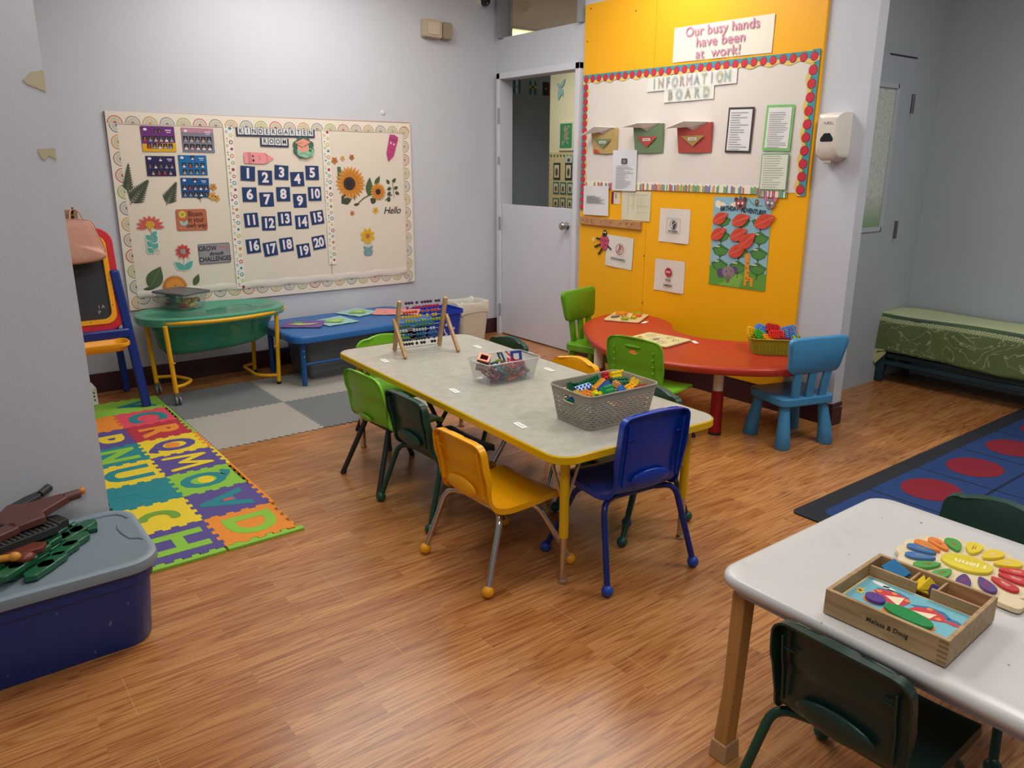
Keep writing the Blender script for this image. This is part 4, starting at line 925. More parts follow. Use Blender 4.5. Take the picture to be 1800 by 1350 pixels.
cutout('flower_cutout', 'tall salmon and yellow paper flower with teal leaves at left', 'paper cutout', onB(-2.695, 1.03, .018), [('stem', fl1),
    ('petals', lambda b: (petals(b, 0, -.02, .02, .085, 9, P_('E0A8A0'), -.25, PI+.25, .034, .001, .85), petals(b, 0, -.02, .02, .078, 9, SAL, -.25, PI+.25, .026, .0016, .85))),
    ('centre', lambda b: b.mat(YO).prism([(-.028, -.005), (-.015, .015), (.015, .015), (.028, -.005), (.0, -.045)], .001, .003).mat(P_('8A6A28')).line([(-.012, .01), (-.012, -.02)], .002, .0034).line([(0, .012), (0, -.03)], .002, .0034).line([(.012, .01), (.012, -.02)], .002, .0034))])
def fl2(b): b.mat(P_('8AA8A0')).line([(0, -.03), (-.004, -.13)], .005, 0).mat(LT).leaf(-.002, -.12, .088, .05, PI-.75, .0004).leaf(-.002, -.12, .088, .05, .75, .0004).mat(TQ).leaf(-.002, -.117, .08, .042, PI-.75, .0008).leaf(-.002, -.117, .08, .042, .75, .0008).mat(P_('B0C4C0')).ring(.03, -.05, .008, .010, .0006).ring(-.028, -.05, .008, .010, .0006)
cutout('flower_cutout', 'round red paper flower with two big teal leaves', 'paper cutout', onB(-2.517, .847, .018), [('stem', fl2),
    ('petals', lambda b: (petals(b, 0, 0, .01, .05, 10, P_('E4B0AC'), 0, 2*PI, .03, .001), petals(b, 0, 0, .01, .045, 10, P_('B84848'), 0, 2*PI, .026, .0016))),
    ('centre', lambda b: b.mat(P_('A88C90')).disc(0, 0, .017, .017, .003).mat(P_('6FA39A')).disc(0, 0, .010, .010, .0034))])
def fl3(b): b.mat(P_('7FA8A4')).line([(0, -.05), (0, -.148)], .004, 0).mat(P_('6F9C9C')).leaf(0, -.11, .055, .03, 2.4, .0004).leaf(0, -.11, .055, .03, .75, .0004).leaf(0, -.145, .055, .03, 2.4, .0004).leaf(0, -.145, .055, .03, .75, .0004)
cutout('flower_cutout', 'yellow petalled paper flower with blue green leaves at lower right', 'paper cutout', onB(-1.199, .878, .018), [('stem', fl3),
    ('petals', lambda b: (petals(b, 0, 0, .014, .062, 8, P_('D8C050'), 0, 2*PI, .036, .001), petals(b, 0, 0, .018, .054, 8, P_('D8A028'), 0, 2*PI, .022, .0016))),
    ('centre', lambda b: b.mat(P_('B06A48')).disc(0, 0, .017, .017, .003))])
o = cutout('motto_card', 'orange rounded card reading Bloom in your own way', 'card', onB(-2.442, 1.044, .018, -.7), [
    ('card', lambda b: b.mat(P_('B86848')).prism(rr(.192, .135, .014, 4), 0, .002)),
    ('flower_print', lambda b: (petals(b, -.055, .035, .008, .026, 9, P_('D8C050'), 0, 2*PI, .012, .0024), b.mat(P_('8A9A40')).disc(-.055, .035, .009, .009, .0028), b.mat(P_('9CC0B8')).leaf(-.05, -.035, .042, .022, PI-.9, .0026).leaf(-.05, -.035, .042, .022, .9, .0026).mat(P_('D8B8A0')).line([(-.08, -.05), (.08, -.05)], .0015, .0024)))])
for i, s in enumerate(('Bloom', 'in your', 'own way')): k = text(s, .047, INK, None, .026, .036-.036*i, .0026, bold=.0005, sx=.74); k.parent = o
o = cutout('motto_card', 'grey card reading Grow through challenges', 'card', onB(-2.319, .822, .018, .5), [
    ('card', lambda b: b.mat(P_('77747E')).prism(rr(.206, .132, .01, 4), 0, .001).mat(P_('928F98')).prism(rr(.194, .120, .007, 4), .001, .002)),
    ('leaf_print', lambda b: b.mat(P_('B87868')).leaf(.035, .040, .04, .014, 0, .0026).leaf(.085, .045, .035, .014, -1.7, .0026))])
for s, y, z_, sh in (('GROW', .034, .044, 0), ('through', -.001, .034, .3), ('CHALLENGES', -.036, .042, 0)): k = text(s, z_, INK, None, -.042 if s == 'GROW' else (.01 if sh else 0), y, .0026, bold=.0008, sx=.82, shear=sh); k.parent = o
# ================================================================ yellow panel and information board
YW = mat('EFAC00', .42, var=.03, vscale=2)
PU0, PU1, PZ0, PZ1 = 1.045, 2.862, .135, 2.43
t = thing('wall_panel', 'tall bright yellow painted board fixed to the wall beside the half door', 'panel', (0, -(PU0+PU1)/2, PZ0))
part(B().box(((1.6955+PU0)/2-1.6955, 0, .009), (1.694-PU0, PZ1-PZ0, .018)), 'panel_sheet', t, onR(1.6955, (PZ0+PZ1)/2, 0), m=YW, bevel=.002)
part(B().box(((1.697+PU1)/2-1.6955, 0, .009), (PU1-1.697, PZ1-PZ0, .018)), 'panel_sheet', t, onR(1.6955, (PZ0+PZ1)/2, 0), m=YW, bevel=.002)
b = B().mat(mat('6A4A10', .6))
for u, v in ((1.693, .808), (1.698, .492), (1.10, 2.40), (1.52, 2.33), (1.075, 2.2)): b.disc(u, v, .006, .006, .0185, n=10)
part(b, 'screw', t, onR(0, 0, 0))
t = thing('information_board', 'large white information board with red apple border on the yellow panel', 'bulletin board', (-.018, -1.95, 1.24))
n = 16; vs = []; fs = []
for i in range(n+1):
    u = 1.075+(2.83-1.075)*i/n
    for z in (1.25, 1.5, 1.75, 1.955): vs.append((u, z, .0215+.0012*math.sin(u*11+z*5)))
for i in range(n):
    for j in range(3): fs.append((i*4+j, i*4+4+j, i*4+5+j, i*4+1+j))
part(B().add(vs, fs), 'paper_backing', t, onR(0, 0, 0), m=mat('D9D2CC', .6), smooth=60)
def apple_strip(x0, y0, x1, y1, inw, w_, d, n):
    L = math.hypot(x1-x0, y1-y0); ux, uy = (x1-x0)/L, (y1-y0)/L; ix, iy = inw
    b = B().mat(P_('3D93A8')); m_ = n*8; out = [(x0+ux*L*i/m_, y0+uy*L*i/m_) for i in range(m_+1)]
    def inn(f): return [(x0+ux*L*i/m_+ix*w_*(f+.12*math.sin(2*PI*i/16+1)), y0+uy*L*i/m_+iy*w_*(f+.12*math.sin(2*PI*i/16+1))) for i in range(m_+1)]
    A_, M_ = inn(.86), inn(.5)
    for i in range(m_):
        b.mat(P_('3D93A8')).ng([out[i], out[i+1], M_[i+1], M_[i]], 0); b.mat(P_('DDBF66')).ng([M_[i], M_[i+1], A_[i+1], A_[i]], 0)
    for i in range(n):
        f = (i+.5)/n*L; cx, cy = x0+ux*f+ix*w_*.45, y0+uy*f+iy*w_*.45; r = w_*.33
        b.mat(P_('7A1C2A')).disc(cx, cy, r*1.12, r*1.12, .0004, n=14).mat(P_('C8283C')).disc(cx-.001, cy+.001, r, r*.95, .0006, n=14).mat(P_('4E8A38')).leaf(cx, cy+r, r*.7, r*.4, .6 if i % 2 else 2.5, .0008, n=4)
        if i % 2: b.leaf(cx-ux*L/n*.5, cy-uy*L/n*.5, r*.9, r*.5, 1.2, .0005, n=4)
    part(b, 'apple_border', t, onR(0, 0, d))
apple_strip(1.052, 1.985, 2.85, 1.968, (0, -1), .062, .0245, 29)
apple_strip(1.052, 1.975, 1.046, 1.08, (1, 0), .062, .024, 19)
apple_strip(2.852, 1.975, 2.846, 1.235, (-1, 0), .072, .0235, 11)
SC = ['B02A3C', 'E4DCC8', 'D8A838', '3A9080', 'E4DCC8', '2F6FA8', 'C87848', 'E4DCC8', '5A9A50', 'A84878']
def pencil_strip(u0, u1, z0, z1, d, seed):
    rnd = random.Random(seed); b = B(); n_ = int((u1-u0)/.0105)
    b.mat(P_('E8E0D2')).ng([(u0, z0), (u1, z0)]+[(u1-(u1-u0)*i/80, z1+.004*math.sin(i*1.2)) for i in range(81)], 0)
    for i in range(n_):
        u = u0+(u1-u0)*(i+.5)/n_; k = rnd.randint(0, 9)
        if k in (1, 4, 7) and i % 2: continue
        b.mat(P_(SC[k])).quad(u-.0042, z0, u+.0042, z1-.006-.004*(i % 3), .0005)
    part(b, 'striped_border', t, onR(0, 0, d))
pencil_strip(1.10, 1.66, 1.232, 1.284, .0245, 1); pencil_strip(1.66, 2.55, 1.236, 1.284, .026, 2); pencil_strip(2.545, 2.735, 1.222, 1.268, .0255, 3)
D1 = .0265
def sheet(name, label, cat, u, v, w_, h_, rot, c='E4E0D8', wav=.0015, d=D1, var=.02, prow=None, extra=None, border=None, bc=None):
    """paper sheet with slight curl and printed lines"""
    o = thing(name, label, cat, M=onR(u, v, d, rot))
    def surf(w2, h2, zz, m, nm):
        vs = []; fs = []; nx, ny_ = 8, 8
        for i in range(nx+1):
            for j in range(ny_+1):
                x, y = -w2/2+w2*i/nx, -h2/2+h2*j/ny_
                vs.append((x, y, zz+wav*(.5+.5*math.sin(x*30+u*7+y*9))*(.4+abs(y)/h2)))
        for i in range(nx):
            for j in range(ny_): a = i*(ny_+1)+j; fs.append((a, a+ny_+1, a+ny_+2, a+1))
        k = B().add(vs, fs).build(nm, m, smooth=60, solid=.0006); k.parent = o
    if border: surf(w_, h_, .0, P_(bc), 'backing_card'); surf(w_-border*2, h_-border*2, .0016, P_(c), 'sheet')
    else: surf(w_, h_, .0, mat(c, .55, var=var, vscale=12), 'sheet')
    zt = .0028+wav
    if prow:
        b = B().mat(P_('7C7A80')); rnd = random.Random(int(u*100)); y0, y1, n_, x0, x1, th = prow
        for i in range(n_):
            y = y0+(y1-y0)*i/max(1, n_-1); e = x0+(x1-x0)*rnd.uniform(.45, 1); b.quad(x0, y-th/2, e, y+th/2, zt)
        k = b.build('printed_text', smooth=0); k.parent = o
    if extra: extra(o, zt)
    return o
INKS = P_('3A3A40')
# headline strips
def lettered(name, label, word, u, v, w_, h_, rot, size, col, outl, d=D1+.001, sx=1):
    o = sheet(name, label, 'banner', u, v, w_, h_, rot, 'DCDCD6', .0025, d)
    for i, ch in enumerate(word):
        x = -w_/2+w_*.05+w_*.9*(i+.5)/len(word)
        c_ = col[i % len(col)]
        k = text(ch, size, P_(c_), None, x, 0, .0062, outline=outl, sx=sx, name='letter'); k.parent = o
        if outl: k = text(ch, size*.78, P_(c_), None, x, 0, .0062, outline=outl*.7, sx=sx*.86, name='letter'); k.parent = o
    return o
lettered('headline_banner', 'cut paper banner reading INFORMATION in outlined letters', 'INFORMATION', 2.0, 1.882, .685, .082, .4, .088, ['7A9A98', 'A08E70', '8A8A98', '7A9A98', 'A0785A', '9A7A90', '7A9AA8', '8AA078', '7A8AA0', 'A09A58', '6A9A88'], .0011, sx=.78)
lettered('headline_banner', 'cut paper banner reading BOARD in outlined letters', 'BOARD', 1.995, 1.808, .386, .080, .3, .085, ['8A8A70', '7A9A98', '9A8A78', '7A9AA0', '8A9A70'], .0011, D1+.0005, .85)
def busy(o, z):
    for i, (s, x) in enumerate((('Our busy hands', 0), ('have been', 0), ('at  work!', -.01))):
        k = text(s, .074, P_('C487A2'), None, x, .062-.063*i, z, bold=.0008, sx=1.08 if i == 0 else 1.15, name='lettering', ext=.0002, space=1.02); k.parent = o
sheet('message_sheet', 'white paper banner reading Our busy hands have been at work in pink', 'banner', 2.203, 2.087, .706, .195, -.9, 'E0DACC', .004, .0195, extra=busy)
# envelopes
def envelope(label, u, v, w_, h_, c, c2, tilt, tagc=None):
    o = thing('paper_envelope', label, 'envelope', M=onR(u, v, D1, 0))
    m = mat(c, .55, var=.06, vscale=10)
    vs = [(-w_/2, -h_/2, .0), (w_/2, -h_/2, .0), (w_/2, h_/2, .028), (w_*.22, h_*.36, .032), (0, h_*.20, .030), (-w_*.22, h_*.36, .032), (-w_/2, h_/2, .028), (-w_/2, h_/2, .0), (w_/2, h_/2, 0), (0, -h_/2, .010), (0, 0, .024)]
    fs = [(0, 9, 10, 4, 5, 6), (9, 1, 2, 3, 4, 10), (0, 6, 7), (1, 8, 2), (0, 7, 8, 1)]
    k = B().add(vs, fs).build('pocket', m, smooth=30); k.parent = o
    k = B().mat(mat(c2, .55)).ng([(-w_*.36, .012), (w_*.36, .012), (0, -h_*.30)], .0).build('flap', smooth=0); k.parent = o; k.matrix_basis = Matrix.Translation((0, 0, .0275)) @ Matrix.Rotation(math.radians(7), 4, 'X')
    k = B().mat(P_('E6E2DA')).quad(-.032, -.013, .032, .003, 0).mat(INKS).quad(-.024, -.007, .024, -.003, .0004).build('name_strip', smooth=0); k.parent = o; k.matrix_basis = Matrix.Translation((0, -.002, .029)) @ Matrix.Rotation(math.radians(7), 4, 'X')
    if tagc: k = B().mat(P_(tagc)).quad(-w_/2+.015, -h_/2+.004, -w_/2+.095, -h_/2+.03, .008).build('red_tag', smooth=0); k.parent = o
    # papers leaning out of the pocket
    k = B().add([(-w_*.45, h_*.40, .012), (0, h_*.22, .018), (w_*.42, h_*.44, .012), (w_*.44, h_*.52, .03), (-w_*.10, h_*.53+tilt*.2, .085), (-w_*.72, h_*.42-tilt, .075), (0, h_*.36, .05)], [(0, 1, 6, 5), (1, 2, 3, 6), (6, 3, 4, 5)]).build('papers', mat('E8E6E2', .6), smooth=0, solid=.003); k.parent = o
    return o
envelope('yellow paper envelope pocket with green flap and red tag', 1.292, 1.548, .235, .165, 'BFA468', '6E8664', .03, 'BE4A34')
envelope('green paper envelope pocket with red flap', 1.696, 1.556, .245, .178, '718A68', 'BC4A44', .0)
envelope('red paper envelope pocket with tan flap', 2.070, 1.553, .255, .172, 'B85048', 'A98E50', .015)
sheet('notice', 'printed list on a black backing card', 'notice', 2.389, 1.588, .178, .248, -1.6, 'DCDADC', .002, D1, prow=(.095, -.105, 16, -.066, .066, .0028), border=.012, bc='3C3438')
sheet('notice', 'creased form on a green backing card, upper of two', 'notice', 2.644, 1.592, .176, .240, -1.5, 'DCDEDC', .003, D1, prow=(.08, -.10, 17, -.062, .064, .0022), border=.014, bc='7CBE70')
sheet('notice', 'ruled form on a thin green backing card, lower of two', 'notice', 2.644, 1.359, .176, .196, .2, 'D8DCCE', .002, D1+.002, prow=(.085, -.08, 14, -.072, .07, .0018), border=.006, bc='6A9E68')
def logo(o, z):
    k = B().mat(P_('4A4A54')).quad(-.026, .045, .026, .078, z).mat(P_('B8B8C0')).quad(-.012, .052, .012, .056, z+.0004).quad(-.012, .062, .012, .066, z+.0004).build('logo', smooth=0); k.parent = o
sheet('notice', 'white notice with small dark logo hanging below the envelopes', 'notice', 1.488, 1.356, .222, .262, .1, 'D6D6DC', .003, D1+.004, prow=(.03, -.115, 17, -.075, .09, .0022), extra=logo)
sheet('notice', 'white printed page at the lower left corner of the information board', 'notice', 1.219, 1.150, .255, .200, .7, 'D8D6D8', .005, D1+.002, prow=(.03, -.015, 7, -.09, .10, .004))
def plan(o, z):
    k = B().mat(P_('6A6A64')).line([(-.07, .07), (.10, .075)], .0012, z).line([(-.07, .07), (-.07, -.06)], .0012, z).line([(-.02, .07), (-.02, -.02)], .0012, z).line([(-.05, .0), (-.02, 0)], .0012, z).line([(.02, .05), (.02, -.06)], .0012, z).line([(.02, 0), (.11, .0)], .0012, z).line([(.05, 0), (.05, .06)], .0012, z).line([(.02, -.04), (.11, -.04)], .001, z).build('floor_plan_drawing', smooth=0); k.parent = o
sheet('notice', 'creased paper with a line drawn floor plan', 'notice', 1.600, 1.130, .262, .190, 0, 'CFCBB4', .005, .020, extra=plan)
o = B().mat(P_('7A2448')).prism([(-.012, -.04), (.012, -.04), (.012, .04), (-.012, .04)], 0, .001).mat(P_('D8CDB0')).prism([(.012, -.04), (.075, -.04), (.075, .04), (.012, .04)], 0, .001).mat(P_('2A2A2A')).quad(.03, -.005, .036, .03, .0014).build('bookmark_poster', M=onR(1.375, 1.175, .0195, 0), smooth=0)
tag(o, 'narrow maroon and beige paper strip showing between two notices', 'paper')
b = B().mat(woodmat('cork', 'A8794E', 'B88A5C', .6, (8, 8, 8))).prism([(-.30, -.026), (.30, -.026), (.30, .026), (-.30, .026)], 0, .02); b.mat(P_('2A1E14'))
for x in (-.262, -.215, -.17, -.075, .02, .12, .172, .225): b.disc(x, .004, .0045 if abs(x) > .05 else .005, .005, .0206, n=8)
o = b.build('wooden_hook_strip', M=onR(1.362, 1.006, .018, -.4), smooth=0, bevel=.002); tag(o, 'narrow wooden strip with screw holes below the notices', 'rail')
# stop signs
RS = P_('B02038')
def yell(o, z):
    b = B().mat(INKS)
    for a, c in (((-.055, -.045), (.055, -.045)), ((.055, -.045), (.055, .045)), ((.055, .045), (-.055, .045)), ((-.055, .045), (-.055, -.045))): b.line([a, c], .0016, z)
    b.ring(0, .008, .026, .029, z).disc(.004, .012, .015, .019, z).box((.004, -.008, z), (.014, .02, .0004)).mat(P_('E0DCD6')).line([(-.018, -.01), (.018, .026)], .004, z+.0006)
    k = b.build('no_yelling_symbol', smooth=0); k.parent = o; k = text('NO YELLING', .017, INKS, None, 0, -.034, z, bold=.0006, sx=.8); k.parent = o
sheet('rule_sign', 'crumpled white sheet with NO YELLING symbol in a box', 'sign', 1.941, 1.021, .250, .212, -.1, 'DAD4CC', .007, .020, extra=lambda o, z: yell(o, z+.002))
def runs(o, z):
    b = B().mat(RS).ring(.01, .02, .033, .038, z).mat(P_('7A3038')).disc(.012, .04, .008, .008, z, n=10).line([(.01, .03), (.0, .01)], .008, z).line([(0, .01), (-.012, -.004)], .005, z).line([(0, .01), (.014, -.002)], .005, z).line([(.008, .026), (.024, .018)], .004, z).mat(RS).line([(-.016, -.006), (.036, .046)], .005, z+.0005)
    k = b.build('no_running_symbol', smooth=0); k.parent = o; k = text('STOP RUNNING', .022, INKS, None, 0, -.05, z, bold=.0005, sx=.85); k.parent = o
sheet('rule_sign', 'white sheet reading STOP RUNNING with red crossed circle', 'sign', 1.461, .813, .262, .215, -2.4, 'DCD8D0', .006, .020, extra=lambda o, z: runs(o, z+.002))
def jumps(o, z):
    b = B().mat(RS).ng([(.03*math.cos(PI/8+k*PI/4), .025+.03*math.sin(PI/8+k*PI/4)) for k in range(8)], z)
    k = b.build('stop_symbol', smooth=0); k.parent = o; k = text('STOP', .018, P_('E8D8D8'), None, 0, .025, z+.0006, bold=.0005, sx=.85); k.parent = o
    k = text('STOP', .021, INKS, None, 0, -.028, z, bold=.0005, sx=.85); k.parent = o; k = text('JUMPING', .021, INKS, None, 0, -.062, z, bold=.0005, sx=.85); k.parent = o
sheet('rule_sign', 'crumpled white sheet reading STOP JUMPING under a red octagon', 'sign', 1.923, .700, .252, .205, .3, 'DAD0CA', .007, .020, extra=lambda o, z: jumps(o, z+.002))
# ladybug craft
BKK = P_('24242A')
cutout('ladybug_craft', 'pink and black paper ladybug beside the STOP RUNNING sheet', 'paper craft', onR(1.318, .868, .026, 0), [
    ('head', lambda b: b.mat(BKK).prism([(.02*math.cos(a), .062+.024*math.sin(a)) for a in [PI*k/10 for k in range(11)]]+[(-.022, .04), (.022, .04)], .001, .003).mat(P_('E8E8E8')).disc(-.008, .07, .0055, .0055, .0035, n=8).disc(.008, .07, .0055, .0055, .0035, n=8)),
    ('body', lambda b: b.mat(P_('C24A6A')).prism([(-.035, .04), (.035, .042), (.04, .0), (.025, -.045), (0, -.055), (-.03, -.035), (-.042, 0)], 0, .003).mat(BKK).line([(0, .04), (0, -.05)], .003, .0034).disc(-.018, .015, .006, .006, .0034, n=8).disc(.018, .012, .006, .006, .0034, n=8).disc(.012, -.018, .006, .006, .0034, n=8)),
    ('legs', lambda b: b.mat(BKK).line([(-.035, .02), (-.085, .022)], .014, .001).line([(-.03, -.012), (-.10, -.04)], .014, .001).line([(-.015, -.035), (-.06, -.09)], .014, .001).line([(.03, -.02), (.07, -.045)], .012, .001).line([(.03, .02), (.045, .015)], .012, .001)),
    ('sticker', lambda b: b.mat(P_('E8E2D6')).prism([(-.12, .0), (-.105, .0), (-.105, .024), (-.12, .024)], 0, .001))])
# birthday poster
t = thing('birthday_poster', 'sky blue BIRTHDAY ADVENTURES poster with green trees on the yellow panel', 'poster', M=onR(2.444, .952, .020, .6))
pw, ph = .405, .525
b = B().mat(mat('8CB8C8', .45)).prism([(-pw/2, -ph/2), (pw/2, -ph/2), (pw/2, ph/2), (-pw/2, ph/2)], 0, .001)
b.mat(P_('5E9A3C')).ng([(-pw/2, -ph/2), (pw/2, -ph/2), (pw/2, -.165), (.15, -.15), (.08, -.165), (0, -.155), (-.08, -.17), (-.15, -.14), (-pw/2, -.145)], .0014)
b.mat(P_('7AB048')).ng([(-.13, -ph/2+.002), (.02, -ph/2+.002), (.05, -.19), (0, -.175), (-.04, -.20)], .0018)
b.mat(P_('E4DCC4')).disc(-.15, .215, .04, .018, .0018).disc(-.17, .225, .02, .018, .0019).disc(-.05, .22, .03, .014, .0018).disc(.16, .155, .035, .016, .0018)
k = b.build('poster_sheet', smooth=0); k.parent = t
def tree(x, y):
    b = B().mat(P_('4A3A2A')).line([(x, y-.065), (x, y-.03)], .005, .002).line([(x-.01, y-.03), (x, y-.045), (x+.01, y-.03)], .003, .002).mat(P_('3E7038')).ng([(x+.058*math.cos(a)*(1+.12*math.sin(5*a)), y+.032*math.sin(a)*(1+.12*math.cos(4*a))) for a in [2*PI*i/30 for i in range(30)]], .0024).mat(P_('4E8840')).ng([(x+.004+.045*math.cos(a)*(1+.12*math.sin(5*a)), y-.006+.022*math.sin(a)) for a in [2*PI*i/30 for i in range(30)]], .0028).mat(P_('DCD8C0')).quad(x-.035, y+.018, x-.005, y+.025, .0032)
    k = b.build('printed_tree', smooth=0); k.parent = t
for r_ in range(4):
    for c_ in range(3): tree(-.13+.135*c_, .125-.088*r_)
for s, x, y, a in (('BIRTHDAY', -.085, .196, 2), ('ADVENTURES', .085, .186, -5)): k = text(s, .038, P_('20304A'), None, x, y, .003, rot=math.radians(a), bold=.001, sx=.72); k.parent = t
b = B().mat(P_('8C7A84')).disc(-.06, -.175, .045, .035, .0034).mat(P_('5C4A78')).disc(-.115, -.185, .028, .028, .0032).disc(-.015, -.16, .022, .022, .0031).mat(P_('77666F')).ng([(-.07, -.195), (-.045, -.195), (-.05, -.235), (-.075, -.235)], .0035).mat(INK).disc(-.072, -.172, .003, .006, .0038, n=8).disc(-.038, -.166, .003, .006, .0038, n=8)
k = b.build('printed_elephant', smooth=0); k.parent = t
b = B().mat(P_('E0952A')).ng([(.055, -.085), (.082, -.08), (.088, -.19), (.118, -.195), (.12, -.245), (.10, -.245), (.098, -.215), (.075, -.215), (.073, -.245), (.055, -.245), (.056, -.16)], .0034).ng([(.045, -.062), (.08, -.052), (.086, -.085), (.058, -.092)], .0036).mat(P_('A85A1C')).disc(.072, -.11, .006, .006, .0038, n=8).disc(.066, -.14, .006, .007, .0038, n=8).disc(.078, -.165, .006, .006, .0038, n=8).disc(.09, -.205, .007, .006, .0038, n=8).disc(.07, -.20, .006, .006, .0038, n=8).mat(INK).line([(.066, -.05), (.066, -.04)], .003, .0036).line([(.074, -.05), (.074, -.04)], .003, .0036)
k = b.build('printed_giraffe', smooth=0); k.parent = t
RL = P_('CF4A38')
for i, (u, v, r, L, lab) in enumerate([(2.300, 1.090, 28, .125, 'upper left of the birthday poster'), (2.448, 1.088, 22, .135, 'top middle of the birthday poster'), (2.61, 1.090, 24, .15, 'upper right, past the poster edge'), (2.295, .998, 30, .13, 'second row at left of the poster'), (2.440, 1.004, 28, .135, 'middle of poster, partly covered'), (2.505, .972, 40, .145, 'overlapping two others at poster centre'), (2.440, .908, 26, .14, 'lowest of the seven on the poster')]):
    o = thing('paper_leaf', 'red paper leaf with handwriting, '+lab, 'paper leaf', M=onR(u, v, .027+(.002 if i == 5 else 0)+(.001 if i == 4 else 0), r), group='red paper leaves on the birthday poster')
    n_ = 12; pts = [(-L/2+L*k/n_, L*.27*math.sin(PI*(k/n_)**.85)) for k in range(n_+1)]+[(-L/2+L*k/n_, -L*.27*math.sin(PI*(k/n_)**.85)) for k in range(n_-1, 0, -1)]
    k = B().mat(RL).prism(pts, 0, .0015).mat(P_('E8A088')).line([(-L/2, 0), (L*.42, 0)], .0016, .0018).build('leaf_card', smooth=0); k.parent = o
    b = B().mat(P_('6A2420'))
    for q in range(5): b.line([(-.02+.011*q, .012+.003*(q % 2)), (-.014+.011*q, .02-.004*(q % 2))], .002, .002)
    for q in range(4): b.line([(.0+.011*q, -.018+.003*(q % 2)), (.006+.011*q, -.011-.004*(q % 2))], .002, .002)
    k = b.build('handwriting', smooth=0); k.parent = o
def bear(b, c1, c2, c3):
    b.mat(P_(c1)).prism([(.034*math.cos(a), .028*math.sin(a)) for a in [2*PI*k/20 for k in range(20)]], .001, .003)
    b.mat(P_(c2)).prism([(-.03+.013*math.cos(a), .026+.013*math.sin(a)) for a in [2*PI*k/12 for k in range(12)]], .0005, .0028).prism([(.03+.013*math.cos(a), .026+.013*math.sin(a)) for a in [2*PI*k/12 for k in range(12)]], .0005, .0028)
    b.mat(P_('E4E0DC')).disc(-.014, .004, .007, .007, .0034, n=10).disc(.014, .004, .007, .007, .0034, n=10).mat(P_(c3)).disc(0, -.012, .012, .009, .0034, n=12).mat(INK).disc(0, -.008, .004, .003, .0038, n=8)
cutout('animal_mask_cutout', 'small brown bear face cutout with party hat on top of the birthday poster', 'paper cutout', onR(2.437, 1.178, .026, 4), [('face', lambda b: (bear(b, '9A4A50', '5A3638', '3A2428'), b.mat(P_('4A6A78')).prism([(-.012, .026), (.012, .026), (0, .052)], .001, .0035)))])
cutout('animal_mask_cutout', 'small grey mouse face cutout with pink ears at the poster corner', 'paper cutout', onR(2.635, 1.188, .026, -5), [('face', lambda b: bear(b, '8A7A80', 'C46A90', '6A5A60'))])
cutout('monkey_cutout', 'tiny brown monkey on a green vine printed at the poster top', 'paper cutout', onR(2.545, 1.195, .0235, 0), [('monkey', lambda b: b.mat(P_('5A4434')).disc(0, 0, .013, .012, .001).disc(0, -.014, .008, .01, .0008).mat(P_('C8A078')).disc(0, -.001, .007, .006, .0014).mat(P_('3E6A40')).line([(-.06, .02), (-.035, -.01), (0, -.024), (.04, -.02)], .003, .0006))])
# soap dispenser
t = thing('sanitizer_dispenser', 'white wall mounted hand sanitizer dispenser with dark sensor window', 'dispenser', M=onR(2.988, 1.535, 0, 0))
pts = [(-.072, .095), (-.055, .118), (.055, .118), (.068, .10), (.068, -.08), (.05, -.105), (.028, -.118), (-.028, -.118), (-.05, -.105), (-.074, -.07)]
pts = [(x, y) for x, y in spline(pts, 4)]
lo = [[(x*s_, y*sy+oy, z) for x, y in pts] for s_, sy, oy, z in ((1, 1, 0, 0), (1, 1, 0, .055), (.97, .97, .0, .078), (.86, .86, .006, .094), (.6, .6, .02, .100))]
k = B().loft(lo).build('housing', mat('D2CCC2', .3), smooth=50); k.parent = t
k = B().mat(mat('222428', .25)).prism([(-.036, -.016), (-.030, -.022), (.030, -.022), (.036, -.016), (.034, -.004), (.016, .020), (-.016, .020), (-.034, -.004)], 0, .004).build('sensor_window', smooth=40, bevel=.0015); k.parent = t; k.matrix_basis = Matrix.Translation((-.004, .0, .0975))
k = B().mat(P_('2A4A9A')).prism(rr(.070, .026, .004, 3), 0, .0008).build('logo_plate', smooth=0); k.parent = t; k.matrix_basis = Matrix.Translation((0, .067, .0985)) 
l = text('PURELL', .020, P_('E8E8F0'), None, 0, 0, .0012, bold=.0005, sx=.85); l.parent = k
k = B().mat(P_('44485A')).quad(-.022, -.001, .022, .0015, .0).quad(-.018, -.008, .018, -.0055, .0).quad(-.020, -.0125, .020, -.0105, .0).build('small_print', smooth=0); k.parent = t; k.matrix_basis = Matrix.Translation((0, .046, .0992))
k = B().mat(P_('8A8684')).ring(0, 0, .006, .008, 0).quad(-.02, .016, .02, .0175, 0).build('hand_print', smooth=0); k.parent = t; k.matrix_basis = Matrix.Translation((-.002, -.055, .0985))
k = B().box((0, -.122, .06), (.04, .016, .04)).build('nozzle', mat('BDB6AC', .4), bevel=.004); k.parent = t
k = B().mat(P_('A8A49C')).prism(rr(.06, .02, .009, 5, 0, 0), 0, .003).build('top_button'); k.parent = t; k.matrix_basis = Matrix.Translation((0, .116, .05)) @ Matrix.Rotation(math.radians(-90), 4, 'X')
